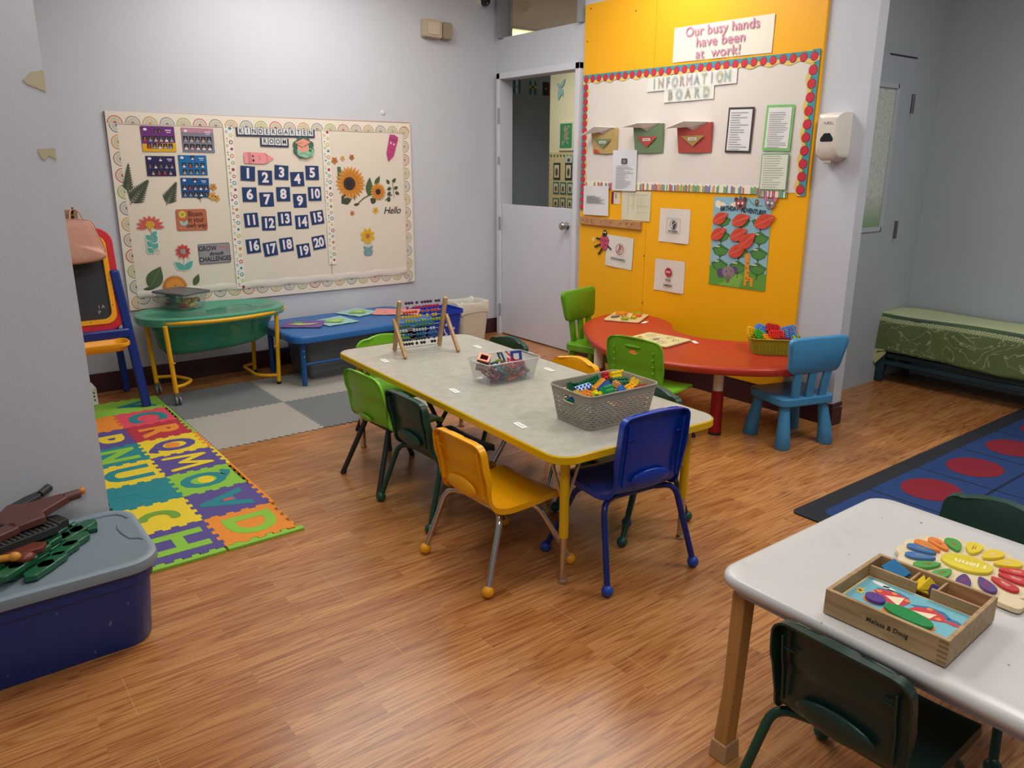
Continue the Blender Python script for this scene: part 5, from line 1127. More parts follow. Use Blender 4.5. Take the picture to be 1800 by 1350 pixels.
# alarm box and camera dome
t = thing('emergency_light', 'yellowed square wall light box high on the back wall', 'wall light', M=onB(-.565, 2.345, 0, -2))
k = B().loft([[(x*s_, y*s_, z) for x, y in rr(.15, .125, .015, 4)] for s_, z in ((1, 0), (1, .05), (.94, .065))]).build('housing', mat('B8A994', .5)); k.parent = t; k.matrix_basis = Matrix.Translation((-.045, 0, 0))
k = B().loft([[(x*s_, y*s_, z) for x, y in rr(.085, .12, .012, 4)] for s_, z in ((1, 0), (.97, .05), (.90, .058))]).build('lens', mat('9E8F7A', .4, bump=.6, bscale=120)); k.parent = t; k.matrix_basis = Matrix.Translation((.08, .0, 0))
k = B().mat(mat('C6B8A4', .5)).prism(rr(.10, .085, .01, 4), 0, .004).build('cover_panel'); k.parent = t; k.matrix_basis = Matrix.Translation((-.045, 0, .0655))
t = thing('security_camera', 'small white and black dome camera at the top of the back wall', 'camera', M=onB(-.145, 2.60, 0, 0))
k = B().lathe([(.055, 0), (.055, .05), (.05, .06)], 24).build('base', mat('D4D4D2', .4)); k.parent = t
k = B().sph((0, -.015, .055), .043, 20, 12).build('lens_dome', mat('1A1C20', .15)); k.parent = t
k = B().mat(P_('8A8C90', .3)).disc(0, 0, .008, .005, 0).build('lens'); k.parent = t; k.matrix_basis = Matrix.Translation((0, -.04, .092)) @ Matrix.Rotation(.5, 4, 'X')
# torn tape on the wall corner
for z, w_, lab in ((1.625, .055, 'upper'), (1.425, .045, 'lower')):
    M = Matrix.Translation((-3.52-w_/2, -2.6015, z)) @ FB
    o = B().prism([(-w_/2, .0), (-w_*.1, .022), (w_/2, .03), (w_/2, -.03), (w_*.1, -.02), (-w_*.3, -.012)] if z > 1.5 else [(-w_/2, .012), (w_/2, .016), (w_/2, -.018), (w_*.1, -.006), (-w_*.2, -.02), (-w_*.4, -.008)], 0, .0006).build('tape_scrap', mat('B9B194', .5), M=M, smooth=0); tag(o, lab+' yellowed tape scrap on the left wall corner', 'tape')
o = B().sph((0, 0, 0), (.02, .02, .006), 12, 6).build('wall_plug', mat('C9CBCE', .4), M=onB(-1.02, 1.75, 0)); tag(o, 'tiny white plug on the back wall above the rainbow board', 'plug')
# things seen in the next room
for i, (x, c1, c2, ty, lab) in enumerate([(.415, '3A80B0', 'DCE0E0', 0, 'light blue and white flag with a dark dot, leftmost through the doorway'), (.59, '3A80B0', 'D8C848', 1, 'blue flag with yellow cross seen through the doorway'), (.74, '2A3A34', 'A03030', 2, 'dark flag with red edge, rightmost through the doorway')]):
    M = Matrix.Translation((x+.02, .2935, 2.03)) @ FB
    b = B().mat(P_(c1)).prism([(-.04, -.055), (.04, -.055), (.04, .055), (-.04, .055)], 0, .001)
    if ty == 0: b.mat(P_(c2)).quad(-.014, -.055, .014, .055, .0014).mat(INK).disc(0, 0, .006, .006, .002, n=8)
    if ty == 1: b.mat(P_(c2)).quad(-.04, -.002, .04, .016, .0014).quad(-.008, -.055, .01, .055, .0014)
    if ty == 2: b.mat(P_(c2)).quad(.022, -.055, .04, .055, .0014).mat(P_('D0D0D0')).disc(.0, 0, .008, .008, .002, n=8)
    o = b.build('paper_flag', M=M, smooth=0); tag(o, lab, 'flag')
# ================================================================ toys and things on tables and floor
def single(b, name, label, cat, M, m=None, group=None, **k):
    o = b.build(name, m, M=M, **k); tag(o, label, cat, group); return o
def child(b, name, par, m=None, L=None, **k):
    o = b.build(name, m, **k); o.parent = par
    if L is not None: o.matrix_basis = L
    return o
TX = TZ+.0014
# ---------------------------------------------------------------- abacus
BW = woodmat('beech', 'B08A5C', 'C39C6C', .45, (14, 14, 2))
t = thing('abacus', 'wooden bead abacus with ten rows of coloured beads on the grey table', 'abacus', (-1.965, -2.06, TX), math.radians(-6))
PA, PB = -.123, .123
def lerp(a, b, f): return tuple(a[i]+(b[i]-a[i])*f for i in range(len(a)))
def bar(b, p0, p1, w_, d_):
    p0, p1 = Vector(p0), Vector(p1); z = (p1-p0).normalized(); x = Vector((1, 0, 0)); x = (x-z*x.dot(z)).normalized(); y = z.cross(x)
    return b.loft([[p+x*a*w_/2+y*c*d_/2 for a, c in ((-1, -1), (1, -1), (1, 1), (-1, 1))] for p in (p0, p1)])
for s, x in ((-1, PA), (1, PB)):
    child(bar(B(), (x, .072, 0.004), (x, -.012, .262), .017, .021), 'post', t, BW, bevel=.002, seg=2)
    child(bar(B(), (x+s*.019, -.105, .004), (x+s*.019, .025, .168), .015, .019), 'leg', t, BW, bevel=.002)
    child(B().cyl((x, .018, .158), (x+s*.024, .018, .158), .005), 'pivot', t, BW)
child(B().cyl((PA-.02, -.10, .012), (PB+.02, -.10, .012), .0014).cyl((PA, .066, .012), (PB, .066, .012), .0014), 'base_wire', t, STEEL)
BEADC = ['4A2A50', 'B02C5A', 'C8502A', 'D6A80C', '7C9E2C', '2E6E3C', 'A8B8BA', '1F6A8A', '1E3A5A', '20242A']
GAPS = ['1111110110111101', '0111111111110111', '1111110001111001', '0001111111111110', '0111111110001111', '0101111111110011', '1010110101110101', '1111100111100101', '1111001111010001', '1011100111111010']
meshes = {}
for r_ in range(10):
    f = .95-.093*r_; p = lerp((0, .072, 0), (0, -.012, .262), f); y, z = p[1], p[2]
    child(B().cyl((PA, y, z), (PB, y, z), .0012, n=6), 'wire', t, STEEL)
    m = mat(BEADC[r_], .25); rnd = random.Random(r_+3)
    me = None; pos = []; n_ = 10; g = sum(1 for c_ in GAPS[r_] if c_ == '0')
    slack = (PB-PA-.017)-10*.0155; seq = []; cnt = 0
    cuts = sorted(rnd.sample(range(1, 10), 3)); wts = [rnd.random() for _ in range(5)]; tot = sum(wts); x = PA+.0085+.00775+slack*wts[0]/tot; k = 1
    for i in range(10):
        if i in cuts: x += slack*wts[k]/tot; k += 1
        pos.append(x); x += .0155
    proto = None
    for x in pos:
        if proto is None:
            proto = child(B().lathe([(.002, -.0075), (.0065, -.0045), (.0088, 0), (.0065, .0045), (.002, .0075)], 12), 'bead', t, m, smooth=60); o = proto
        else: o = proto.copy(); COL.objects.link(o); o.parent = t
        o.matrix_basis = Matrix.Translation((x, y, z)) @ Matrix.Rotation(PI/2, 4, 'Y')
# ---------------------------------------------------------------- clear box with magnetic frames
CLR = mat('C8CCD0', .08, trans=.7, alpha=.26, ior=1.3)
t = thing('clear_box', 'clear plastic box of magnetic frames on the grey table', 'box', (-1.955, -2.715, TX), math.radians(-2))
child(B().loft([rl(.225, .13, .02, 0.001), rl(.235, .14, .02, .004), rl(.275, .168, .022, .095)], False), 'box_wall', t, CLR, solid=.002)
child(B().prism([(x, y) for x, y in rr(.224, .129, .02, 6)], .0005, .003), 'box_base', t, CLR)
child(B().tube([(x, y, .097) for x, y in rr(.281, .174, .025, 6)], .0022, 8, closed=True), 'rim', t, mat('D0D2D0', .15, alpha=.75))
for s in (-1, 1): child(B().prism(rr(.012, .05, .005, 4, s*.144, 0), .094, .098), 'handle_tab', t, mat('D0D2D0', .15, alpha=.6))
def frame_bm(n=4, r=.034, w_=.008, h=.006):
    o = [(r*math.cos(2*PI*(k+.5)/n), r*math.sin(2*PI*(k+.5)/n)) for k in range(n)]; i = [(x*(1-w_*1.6/r), y*(1-w_*1.6/r)) for x, y in o]
    return B().loft([[(x, y, z) for x, y in q] for q, z in ((i, 0), (o, 0), (o, h), (i, h), (i, 0))], False)
def TR_(x, y, z, ax=0, ay=0, az=0): return Matrix.Translation((x, y, z)) @ Euler((math.radians(ax), math.radians(ay), math.radians(az))).to_matrix().to_4x4()
st = [('D8642A', 'bright orange'), ('3A2C34', 'dark purple'), ('A83040', 'dark red'), ('2A2A38', 'black blue'), ('C04848', 'coral red'), ('2A8A70', 'sea green'), ('5A3A30', 'brown'), ('A02C48', 'maroon')]
Ms = TR_(-2.035, -2.68, TX+.098, 14, -22, 40)
for i, (c, nm) in enumerate(st):
    single(frame_bm(4, .036), 'magnetic_frame', nm+' square magnetic frame, number %d down the leaning stack at left of clear box' % (i+1) if i else 'bright orange square magnetic frame topping the stack in the clear box', 'toy', Ms @ Matrix.Translation((0, 0, -.0075*i)), mat(c, .3), 'stacked magnetic frames', smooth=0)
fr = [(-1.935, -2.665, .083, 60, 10, 30, '1C4A6A', 4, 'dark blue', 'standing in the middle'), (-1.905, -2.695, .088, 30, 35, 20, 'C0283A', 4, 'red', 'leaning over the blue one'), (-1.865, -2.685, .083, 70, 0, -20, '1E3C80', 4, 'royal blue', 'at the back right'), (-1.872, -2.69, .083, 70, 0, -20, '24409A', 4, 'bright blue', 'second at the back right'),
      (-1.925, -2.73, .066, 40, -50, 20, 'C83050', 3, 'crimson triangular', 'in the middle front'), (-1.985, -2.74, .045, 20, 30, 0, '2A7A8A', 4, 'teal', 'at the left front'), (-1.955, -2.715, .045, 65, 20, -35, 'B86A30', 4, 'amber', 'on edge in the middle'), (-1.948, -2.718, .045, 65, 20, -35, 'A02838', 4, 'wine red', 'on edge beside the amber one'), (-1.94, -2.72, .045, 65, 20, -35, 'C8A898', 4, 'pale pink', 'on edge beside the wine red one'),
      (-1.88, -2.73, .05, 80, 10, 10, 'B02A48', 5, 'rose pentagon', 'at right inside'), (-1.86, -2.72, .03, 60, 40, 0, '2A6A62', 6, 'green hexagon', 'at the right end'), (-2.01, -2.74, .012, 5, 8, 20, '2C4C78', 4, 'slate blue', 'flat at bottom left'), (-1.95, -2.745, .012, 4, -6, 0, 'C8642A', 4, 'burnt orange', 'flat at bottom front'), (-1.89, -2.74, .012, 4, 3, 45, '5E9A3A', 4, 'leaf green', 'flat at bottom right'), (-1.99, -2.70, .02, -4, 6, 10, '7A2638', 4, 'dark wine', 'flat at the left'), (-2.03, -2.735, .04, 80, 0, 75, '6A3038', 4, 'brown red', 'standing against the left wall'), (-1.93, -2.70, .028, 10, 6, 60, '30405A', 4, 'ink blue', 'flat under the others'), (-1.98, -2.68, .05, 75, 0, 15, '4A7A78', 4, 'grey green', 'standing at the back'), (-1.975, -2.705, .082, 0, 0, 0, '8A8A20', 3, 'small olive triangular', 'beside the orange stack')]
for x, y, z, ax, ay, az, c, n_, nm, w_ in fr:
    single(frame_bm(n_, .034 if n_ != 3 or z < .08 else .018), 'magnetic_frame', nm+' magnetic frame '+w_+' of the clear box', 'toy', TR_(x, y, TX+z, ax, ay, az), mat(c, .3), smooth=0)
rnd = random.Random(31); dm = {}
for i in range(18):
    c = ['7A2638', '1F3E5A', '8A4A30', '2A5A50', 'A02C48', '3A2C40'][i % 6]
    if c not in dm: dm[c] = single(frame_bm(4, .034), 'magnetic_frame', 'dark magnetic frame lying deep in the clear box under the others', 'toy', Matrix(), mat(c, .3), 'frames deep in the clear box', smooth=0); o = dm[c]
    else: o = dm[c].copy(); COL.objects.link(o)
    o.matrix_world = TR_(-2.02+.028*(i % 6), -2.745+.03*(i//6), TX+.022+.009*(i % 4), rnd.uniform(-35, 35), rnd.uniform(-35, 35), rnd.uniform(0, 90))
# ---------------------------------------------------------------- woven grey basket with bricks
def basket_wall(w0, d0, w1, d1, r_, H, holes, nu, rows):
    """holes(i, j, corner) -> True where a slot is open"""
    b = B(); per = []
    def loop(w_, d_):
        pts = []; n_ = nu; L = 2*(w_-2*r_)+2*(d_-2*r_)+2*PI*r_
        for k in range(n_):
            s = L*k/n_; segs = [(d_-2*r_, 0), (PI*r_/2, 1), (w_-2*r_, 0), (PI*r_/2, 1), (d_-2*r_, 0), (PI*r_/2, 1), (w_-2*r_, 0), (PI*r_/2, 1)]
            x, y, a = w_/2, -d_/2+r_, PI/2
            for ln, cv in segs:
                q = min(s, ln)
                if cv:
                    da = q/r_; cx, cy = x-r_*math.cos(a-PI/2), y-r_*math.sin(a-PI/2); x, y = cx+r_*math.cos(a-PI/2+da), cy+r_*math.sin(a-PI/2+da); a += da
                else: x += q*math.cos(a); y += q*math.sin(a)
                s -= q
                if s <= 1e-9: break
            pts.append((x, y))
        return pts
    lo = []
    for z in rows: f = z/H; lo.append([(x, y, z) for x, y in loop(w0+(w1-w0)*f, d0+(d1-d0)*f)])
    vs = [p for l in lo for p in l]; fs = []
    for j in range(len(rows)-1):
        for i in range(nu):
            if holes(i, j): continue
            a = j*nu+i; c_ = j*nu+(i+1) % nu; fs.append((a, c_, c_+nu, a+nu))
    b.add(vs, fs); return b
GB = mat('A09889', .5, bump=.25, bscale=260)
t = thing('woven_basket', 'grey woven pattern plastic basket full of building bricks on the grey table', 'basket', (-1.975, -3.35, TX), math.radians(-2.5))
NU = 264; rows = [0]
z = .012
while z < .105: rows += [z, z+.0040]; z += .0086
rows += [.112, .13]
def hb_(i, j):
    if j < 1 or rows[j] > .104: return False
    z = rows[j]
    u = i/NU
    if .46 < (u*1.0) < .46: return False
    if j % 2 == 0: return False
    k = (j//2) % 2
    return ((i+k*3) % 6) in (0, 1, 2, 3) and False or ((i+k*3) % 6) < 4
def hb2(i, j):
    # long sides: i in quarter ranges; handle opening on the two short sides
    w_, d_, r_ = .315, .215, .03; L = 2*(w_-2*r_)+2*(d_-2*r_)+2*PI*r_; s = L*(i+.5)/NU; zc = (rows[j]+rows[j+1])/2
    for c_ in ((d_-2*r_)/2, (d_-2*r_)+PI*r_/2+(w_-2*r_)+PI*r_/2+(d_-2*r_)/2):
        dx = abs(s-c_); dz = abs(zc-.098)
        if dx < .034 and dz < .014: return True
        if dx < .045 and zc > .078: return False
    if j < 1 or rows[j] > .100: return False
    # thin slots: only the narrow rows between the bands
    if j % 2 == 0: return False
    return ((i+(j//2 % 2)*3) % 6) < 4
child(basket_wall(.295, .198, .335, .235, .03, .13, hb2, NU, rows), 'basket_wall', t, GB, solid=.0028, smooth=60)
child(B().prism(rr(.29, .193, .028, 6), .0005, .004), 'basket_base', t, GB)
child(B().tube([(x, y, .13) for x, y in rr(.339, .239, .033, 8)], .0032, 8, closed=True), 'rim', t, GB)
for s in (-1, 1): child(B().at(Matrix.Translation((s*.163, 0, .098)) @ Matrix(((0, 0, 1, 0), (1, 0, 0, 0), (0, 1, 0, 0), (0, 0, 0, 1)))).tube([(x, y, 0) for x, y in rr(.072, .030, .0148, 8)], .003, 8, closed=True), 'handle_rim', t, mat('A09A90', .4))
def brick(nx, ny_, h=.0192, u=.016):
    b = B(); b.box((0, 0, 0), (nx*u-.0004, ny_*u-.0004, h))
    for i in range(nx):
        for j in range(ny_): b.lathe([(.0046, h/2), (.0046, h/2+.0045), (.0035, h/2+.0048)], 10, ((i-(nx-1)/2)*u, (j-(ny_-1)/2)*u, 0))
    return b
def bm_(c): return mat(c, .22)
BR = [(-2.057, -3.262, .112, 70, 10, 40, 2, 2, '14603A', 'dark green two by two brick at the far left of basket'),
 (-2.027, -3.30, .106, 15, -8, -8, 4, 2, '4A78B8', 'light blue brick near the left end of the basket'),
 (-2.085, -3.335, .100, 35, 30, 20, 2, 2, 'D8B020', 'yellow brick at the left front of the basket'),
 (-2.062, -3.355, .103, 30, -35, 60, 2, 2, 'E08838', 'light orange brick beside the left front yellow one'),
 (-2.036, -3.378, .103, 8, 5, 20, 2, 2, 'E8DC18', 'lemon yellow brick at the front of the basket'),
 (-2.062, -3.405, .098, -35, 20, 30, 2, 2, '0F5A30', 'deep green brick at the front corner of the basket'),
 (-1.975, -3.262, .110, 62, -3, 10, 8, 2, '12683A', 'long dark green brick along the back of the basket'),
 (-1.985, -3.335, .120, -38, -8, 24, 6, 1, 'E09A28', 'long orange brick tilted in the middle of the basket'),
 (-1.98, -3.352, .114, -38, -8, 24, 6, 1, '2A56A0', 'long blue brick tilted beside the orange one'),
 (-1.978, -3.374, .110, 52, 8, 24, 5, 2, '1A9A5A', 'bright green brick with studs facing the front'),
 (-1.864, -3.245, .115, 60, 0, 0, 2, 2, 'C42838', 'red brick at the back of the basket'),
 (-1.825, -3.265, .118, 62, 0, -3, 4, 2, 'F0CC10', 'yellow brick at the back beside the red one'),
 (-1.860, -3.315, .108, 50, 6, -4, 5, 2, '0E6038', 'dark green brick in front of the yellow one'),
 (-1.925, -3.40, .105, 20, 30, -20, 2, 2, '2F6CC0', 'blue brick right of the bright green one'),
 (-1.838, -3.372, .117, 25, 20, 40, 2, 2, 'F0C814', 'sunny yellow brick on the right heap'),
 (-1.892, -3.402, .108, 30, -10, 5, 3, 2, 'E8A818', 'golden yellow brick at right front'),
 (-1.855, -3.418, .109, 55, 4, 8, 4, 1, 'A0401C', 'rust red brick at the right front rim'),
 (-1.905, -3.345, .112, 10, 10, 0, 1, 2, 'E0A060', 'small tan brick in the middle'),
 (-1.90, -3.31, .100, 0, 12, 10, 2, 2, '1E3A70', 'navy brick in the middle'),
 (-2.0, -3.29, .090, 10, 0, 40, 4, 2, '1A3468', 'dark blue brick under the long green one')]
for x, y, z, ax, ay, az, nx, ny_, c, lab in BR: single(brick(nx, ny_), 'building_brick', lab, 'building brick', TR_(x, y, TX+z-.001, ax, ay, az), bm_(c), 'building bricks in the grey basket', smooth=40)
rnd = random.Random(11); deep = {}
for i in range(34):
    c = ['14603A', '2A56A0', 'E0B020', 'C42838', '1A7A4A', 'D88028'][i % 6]
    if c not in deep: deep[c] = single(brick(4 if i % 2 else 2, 2), 'building_brick', 'building brick lying deep in the grey basket under the others', 'building brick', Matrix(), bm_(c), 'bricks deep in the grey basket', smooth=40); o = deep[c]
    else: o = deep[c].copy(); COL.objects.link(o)
    gx, gy, gz = i % 6, (i//6) % 3, i//18
    o.matrix_world = TR_(-1.975-.115+.046*gx, -3.35-.062+.062*gy, TX+.02+.036*gz+.008*rnd.random(), rnd.uniform(-18, 18), rnd.uniform(-18, 18), rnd.uniform(-40, 40))
# ---------------------------------------------------------------- puzzles on the red table
RZ = RT+.0005
PW = woodmat('puzzle_wood', 'C9B07C', 'D8C08C', .5, (3, 12, 1))
t = thing('shape_puzzle', 'wooden peg puzzle with fruit slice pieces, farther one on the red table', 'puzzle', (-.232, -1.762, RZ), math.radians(30))
child(B().prism(rr(.285, .235, .02, 5), 0, .010), 'board', t, PW, bevel=.002)
for i, (x, y, sx, sy, r_, c, c2, lab) in enumerate([(-.045, .062, .085, .035, -20, '6F7068', 'C89040', 'grey and yellow wavy piece at the top left'), (-.09, -.012, .075, .045, 10, '8A9A20', 'D89020', 'olive and orange piece at the left'), (-.035, -.055, .075, .035, 5, '9A9A28', 'DDB820', 'green and yellow piece at the lower left'), (-.02, .012, .06, .03, 25, '6A6A64', 'A8A080', 'grey curved piece in the middle'), (.072, .052, .105, .075, 0, 'DC7A10', 'E08A20', 'round orange piece at top right'), (.04, -.06, .06, .055, 0, 'D85A18', 'D86A28', 'orange red piece at the bottom'), (.098, -.05, .055, .055, 0, '6E9A14', '7AA820', 'lime green piece at the lower right')]):
    b = B().mat(mat(c, .35)).prism([(x_*sx, y_*sy) for x_, y_ in [(.5*math.cos(a)*(1+.08*math.sin(3*a)), .5*math.sin(a)) for a in [2*PI*k/24 for k in range(24)]]] if i in (4, 0, 3) else rr(sx, sy, .012, 4), 0, .011).mat(mat(c2, .35)).box((sx*.15, 0, .0113), (sx*.5, sy*.5, .0006))
    single(b, 'puzzle_piece', lab+' of the fruit slice puzzle', 'puzzle piece', onT(-.232, -1.762, RZ+.0104, 30) @ Matrix.Translation((x, y, 0)) @ Matrix.Rotation(math.radians(r_), 4, 'Z'), bevel=.001)
t = thing('engraved_puzzle', 'pale wooden puzzle board with engraved outlines, nearer one on the red table', 'puzzle', (-.572, -2.345, RZ), math.radians(8))
PB_ = child(B().prism(rr(.255, .292, .012, 5), 0, .010), 'board', t, woodmat('pale_wood', 'D2C68C', 'DACE9A', .5, (3, 10, 1)), bevel=.002)
b = B().mat(mat('4A4438', .7)); rnd = random.Random(5)
for cx, cy, r_ in ((-.06, .09, .035), (.05, .08, .042), (-.01, .0, .05), (.07, -.04, .035), (-.06, -.07, .04), (.03, -.10, .03)):
    b.ring(cx, cy, r_-.0018, r_, .0104, n=24, sy=.7).ring(cx, cy, r_*.6-.001, r_*.6+.001, .0104, .4, 4.5, n=16, sy=.7)
    for k in range(7): a = rnd.uniform(0, 6.28); q = r_*rnd.uniform(.2, .9); b.disc(cx+q*math.cos(a), cy+q*math.sin(a)*.7, .004, .0028, .0106, n=7)
child(b, 'engraving', t, smooth=0)
child(B().mat(mat('B87838', .6)).disc(-.055, .095, .02, .012, .0108).disc(-.02, .108, .014, .010, .0108).mat(mat('8A8C90', .3, .5)).disc(-.01, .0, .028, .014, .0109), 'painted_patch', t, smooth=0)
# ---------------------------------------------------------------- green basket with interlocking toys
OL = mat('8C9420', .4)
GBM = (-.268, -2.905, RZ)
t = thing('perforated_basket', 'olive green perforated basket of interlocking toys on the red table', 'basket', GBM, math.radians(-47))
NU2 = 176; rows2 = [0, .01, .014, .022, .026, .034, .038, .046, .050, .058, .085]
def hg(i, j): return j in (1, 3, 5, 7) and (i % 4) == 0 and not (j == 1 and i % 8 == 99)
child(basket_wall(.225, .165, .265, .205, .03, .085, hg, NU2, rows2), 'basket_wall', t, OL, solid=.0025, smooth=60)
child(B().prism(rr(.22, .16, .028, 6), .0005, .004), 'basket_base', t, OL)
child(B().tube([(x, y, .085) for x, y in rr(.27, .21, .033, 8)], .0035, 8, closed=True), 'rim', t, OL)
def gear(nx, ny_, u=.022):
    b = B(); w_, d_ = nx*u, ny_*u
    for i in range(nx+1): b.box((-w_/2+i*u, 0, 0), (.005, d_, .012))
    for j in range(ny_+1): b.box((0, -d_/2+j*u, 0), (w_, .005, .012))
    for i in range(nx*2):
        for s in (-1, 1): b.box((-w_/2+(i+.5)*u/2, s*(d_/2+.005), 0), (.006, .008, .010))
    for j in range(ny_*2):
        for s in (-1, 1): b.box((s*(w_/2+.005), -d_/2+(j+.5)*u/2, 0), (.008, .006, .010))
    for i in range(nx):
        for j in range(ny_): b.cyl((-w_/2+(i+.5)*u, -d_/2+(j+.5)*u, -.008), (-w_/2+(i+.5)*u, -d_/2+(j+.5)*u, .008), .005, n=8)
    return b
MG_ = onT(*GBM, -47)
for x, y, z, ax, ay, az, nx, ny_, c, lab in [(-.115, .045, .105, 60, 20, 30, 2, 2, 'F0B810', 'yellow, leaning over the left rim'), (-.075, .02, .098, 40, 30, 0, 2, 2, '3FA82A', 'bright green, at the left'), (-.055, .075, .120, 25, 15, -25, 3, 2, '4A80C8', 'light blue, on top at left'), (-.03, -.01, .090, 20, 10, 10, 2, 2, 'D88A18', 'orange, low at the front left'), (.0, .06, .125, 50, 10, 15, 3, 2, 'C4201C', 'red, highest in the middle'), (.01, .0, .105, 35, 0, 0, 3, 2, 'D02A22', 'scarlet, low in the middle front'), (.075, .01, .115, 65, -20, -20, 3, 3, '3F78C4', 'blue square, standing at right'), (.105, .04, .110, 70, 0, 40, 2, 3, 'E8A010', 'golden yellow, at the right'), (.12, .0, .09, 20, 40, 0, 2, 2, 'B8CC30', 'lime, at the right rim'), (.06, -.05, .085, 20, 10, 30, 3, 2, '7A1C28', 'dark red, low at the right front')]:
    single(gear(nx, ny_), 'interlocking_toy', 'interlocking toy in the green basket, '+lab, 'toy', MG_ @ TR_(x, y, z-.012, ax, ay, az), bm_(c), 'interlocking toys in the green basket', smooth=30)
gp = None
for i in range(9):
    if gp is None: gp = single(gear(3, 2), 'interlocking_toy', 'red interlocking toy deep in the green basket', 'toy', Matrix(), bm_('B83020'), 'toys deep in the green basket', smooth=30); o = gp
    else: o = gp.copy(); COL.objects.link(o)
    o.matrix_world = MG_ @ TR_(-.07+.07*(i % 3), -.05+.05*(i//3), .04+.012*(i % 2), 12*(i % 3-1), 10, 30*i)
# ---------------------------------------------------------------- wooden tray puzzle on the white table
WT = .5005
OAK = woodmat('ash_wood', '9A7C54', 'B39468', .5, (2, 14, 14), 4)
MB_ = onT(-2.387, -4.688, WT, -87.1)
t = thing('tray_puzzle', 'wooden box puzzle with butterfly picture and three small trays on the white table', 'puzzle', M=MB_)
w_, d_, h_, th = .243, .240, .056, .009
for nm, c_, dd in (('front_side', (0, -d_/2+th/2, h_/2), (w_, th, h_)), ('back_side', (0, d_/2-th/2, h_/2), (w_, th, h_)), ('left_side', (-w_/2+th/2, 0, h_/2), (th, d_-2*th, h_)), ('right_side', (w_/2-th/2, 0, h_/2), (th, d_-2*th, h_))):
    child(B().box(c_, dd), nm, t, OAK, bevel=.0012)
child(B().box((0, 0, .004), (w_-.004, d_-.004, .007)), 'base', t, OAK)
child(B().box((-.062, .058, .030), (.10, .006, .044)).box((.067, .058, .030), (.100, .006, .044)), 'divider', t, OAK, bevel=.0008)
child(B().box((-.028, .086, .030), (.005, .05, .042)).box((.028, .086, .030), (.005, .05, .042)), 'tray_divider', t, OAK, bevel=.0008)
child(B().box((0, -.028, .026), (.222, .160, .006)), 'picture_board', t, PW)
SKY = mat('6FB4C4', .4)
b = B().mat(SKY).quad(-.106, -.104, .106, .048, .0293)
b.mat(P_('E8E8E0')).disc(-.075, .033, .020, .007, .0296, -.1).disc(-.055, .028, .014, .006, .0296, -.1)
b.mat(P_('2A6E9A')).ng([(-.075, .012), (-.055, .026), (-.03, .028), (-.01, .022), (.0, .0), (-.03, -.02)], .0296).ng([(.0, .0), (.03, .02), (.06, .022), (.08, .006), (.06, -.012)], .0296).disc(.086, .0, .014, .008, .0296)
CR = P_('C8323E')
b.mat(CR).ng([(-.075, -.002), (-.066, .012), (-.04, .022), (-.012, .018), (-.002, .0), (-.006, -.028), (-.02, -.034), (-.05, -.018)], .0300).ng([(.002, -.028), (.014, .0), (.04, .016), (.066, .006), (.078, -.014), (.05, -.03), (.02, -.036)], .0300).disc(.088, -.010, .014, .006, .0299)
b.mat(P_('E8DCB8')).ng([(-.048, -.006), (-.016, .014), (-.012, -.026)], .0304).ng([(.012, -.022), (.054, .0), (.05, -.026)], .0304)
b.mat(P_('E8803A')).disc(-.064, .002, .006, .006, .0304, n=10).disc(-.038, .015, .006, .006, .0304, n=10).disc(-.008, .008, .006, .006, .0304, n=10).disc(.036, .010, .006, .006, .0304, n=10).disc(.062, -.014, .006, .006, .0304, n=10).disc(-.055, -.042, .022, .017, .0298).disc(.022, -.058, .052, .024, .0298)
b.mat(P_('E8C040'))
for x, y in ((-.094, -.02), (-.09, -.03), (-.03, -.078), (.06, -.085), (.072, -.075), (.088, -.092), (.05, -.095)):
    for k in range(4): b.disc(x+.005*math.cos(k*PI/2+.6), y+.005*math.sin(k*PI/2+.6), .0045, .0035, .0300, n=7)
b.mat(P_('D8806A')).disc(-.075, -.012, .004, .004, .03, n=7).disc(-.068, -.008, .004, .004, .03, n=7).disc(-.07, -.016, .004, .004, .03, n=7)
child(b, 'picture', t, smooth=0)
k = text('Melissa & Doug', .0145, P_('2E2A26'), None, 0, 0, .0004, bold=.0001, sx=.9, shear=.1, name='side_lettering'); k.parent = t; k.matrix_basis = Matrix.Translation((.008, -d_/2-.0003, h_*.52)) @ Matrix.Rotation(PI/2, 4, 'X')
for i in range(5): child(B().box((w_/2-.009, -d_/2-.0002, .008+.0105*i), (.018, .0008, .0045)), 'finger_joint', t, mat('8A6A44', .6))
single(B().mat(mat('E2D8B8', .5)).box((0, 0, .0018), (.003, .003, .001)).mat(mat('5A3A88', .35)).prism([(.021*math.cos(2*PI*k/32), .017*math.sin(2*PI*k/32)) for k in range(32)], 0, .007), 'puzzle_piece', 'purple oval wooden piece on the butterfly picture', 'puzzle piece', MB_ @ TR_(-.053, -.040, .0305, 0, 0, -8), bevel=.001)
single(B().mat(mat('1F8A48', .3)).prism([(.050*math.cos(2*PI*k/40), .021*math.sin(2*PI*k/40)) for k in range(40)], 0, .007), 'puzzle_piece', 'long green oval wooden piece on the butterfly picture', 'puzzle piece', MB_ @ TR_(.020, -.054, .0305, 0, 0, -6), bevel=.001)
single(B().box((0, 0, 0), (.050, .036, .007)), 'puzzle_piece', 'blue square wooden piece leaning in the left small tray', 'puzzle piece', MB_ @ TR_(-.070, .088, .045, 25, 12, -22), mat('1F6EA0', .35), bevel=.001)
single(B().box((0, 0, 0), (.032, .028, .007)), 'puzzle_piece', 'second blue wooden piece under the leaning one', 'puzzle piece', MB_ @ TR_(-.088, .086, .030, 10, 8, 10), mat('1B649A', .35), bevel=.001)
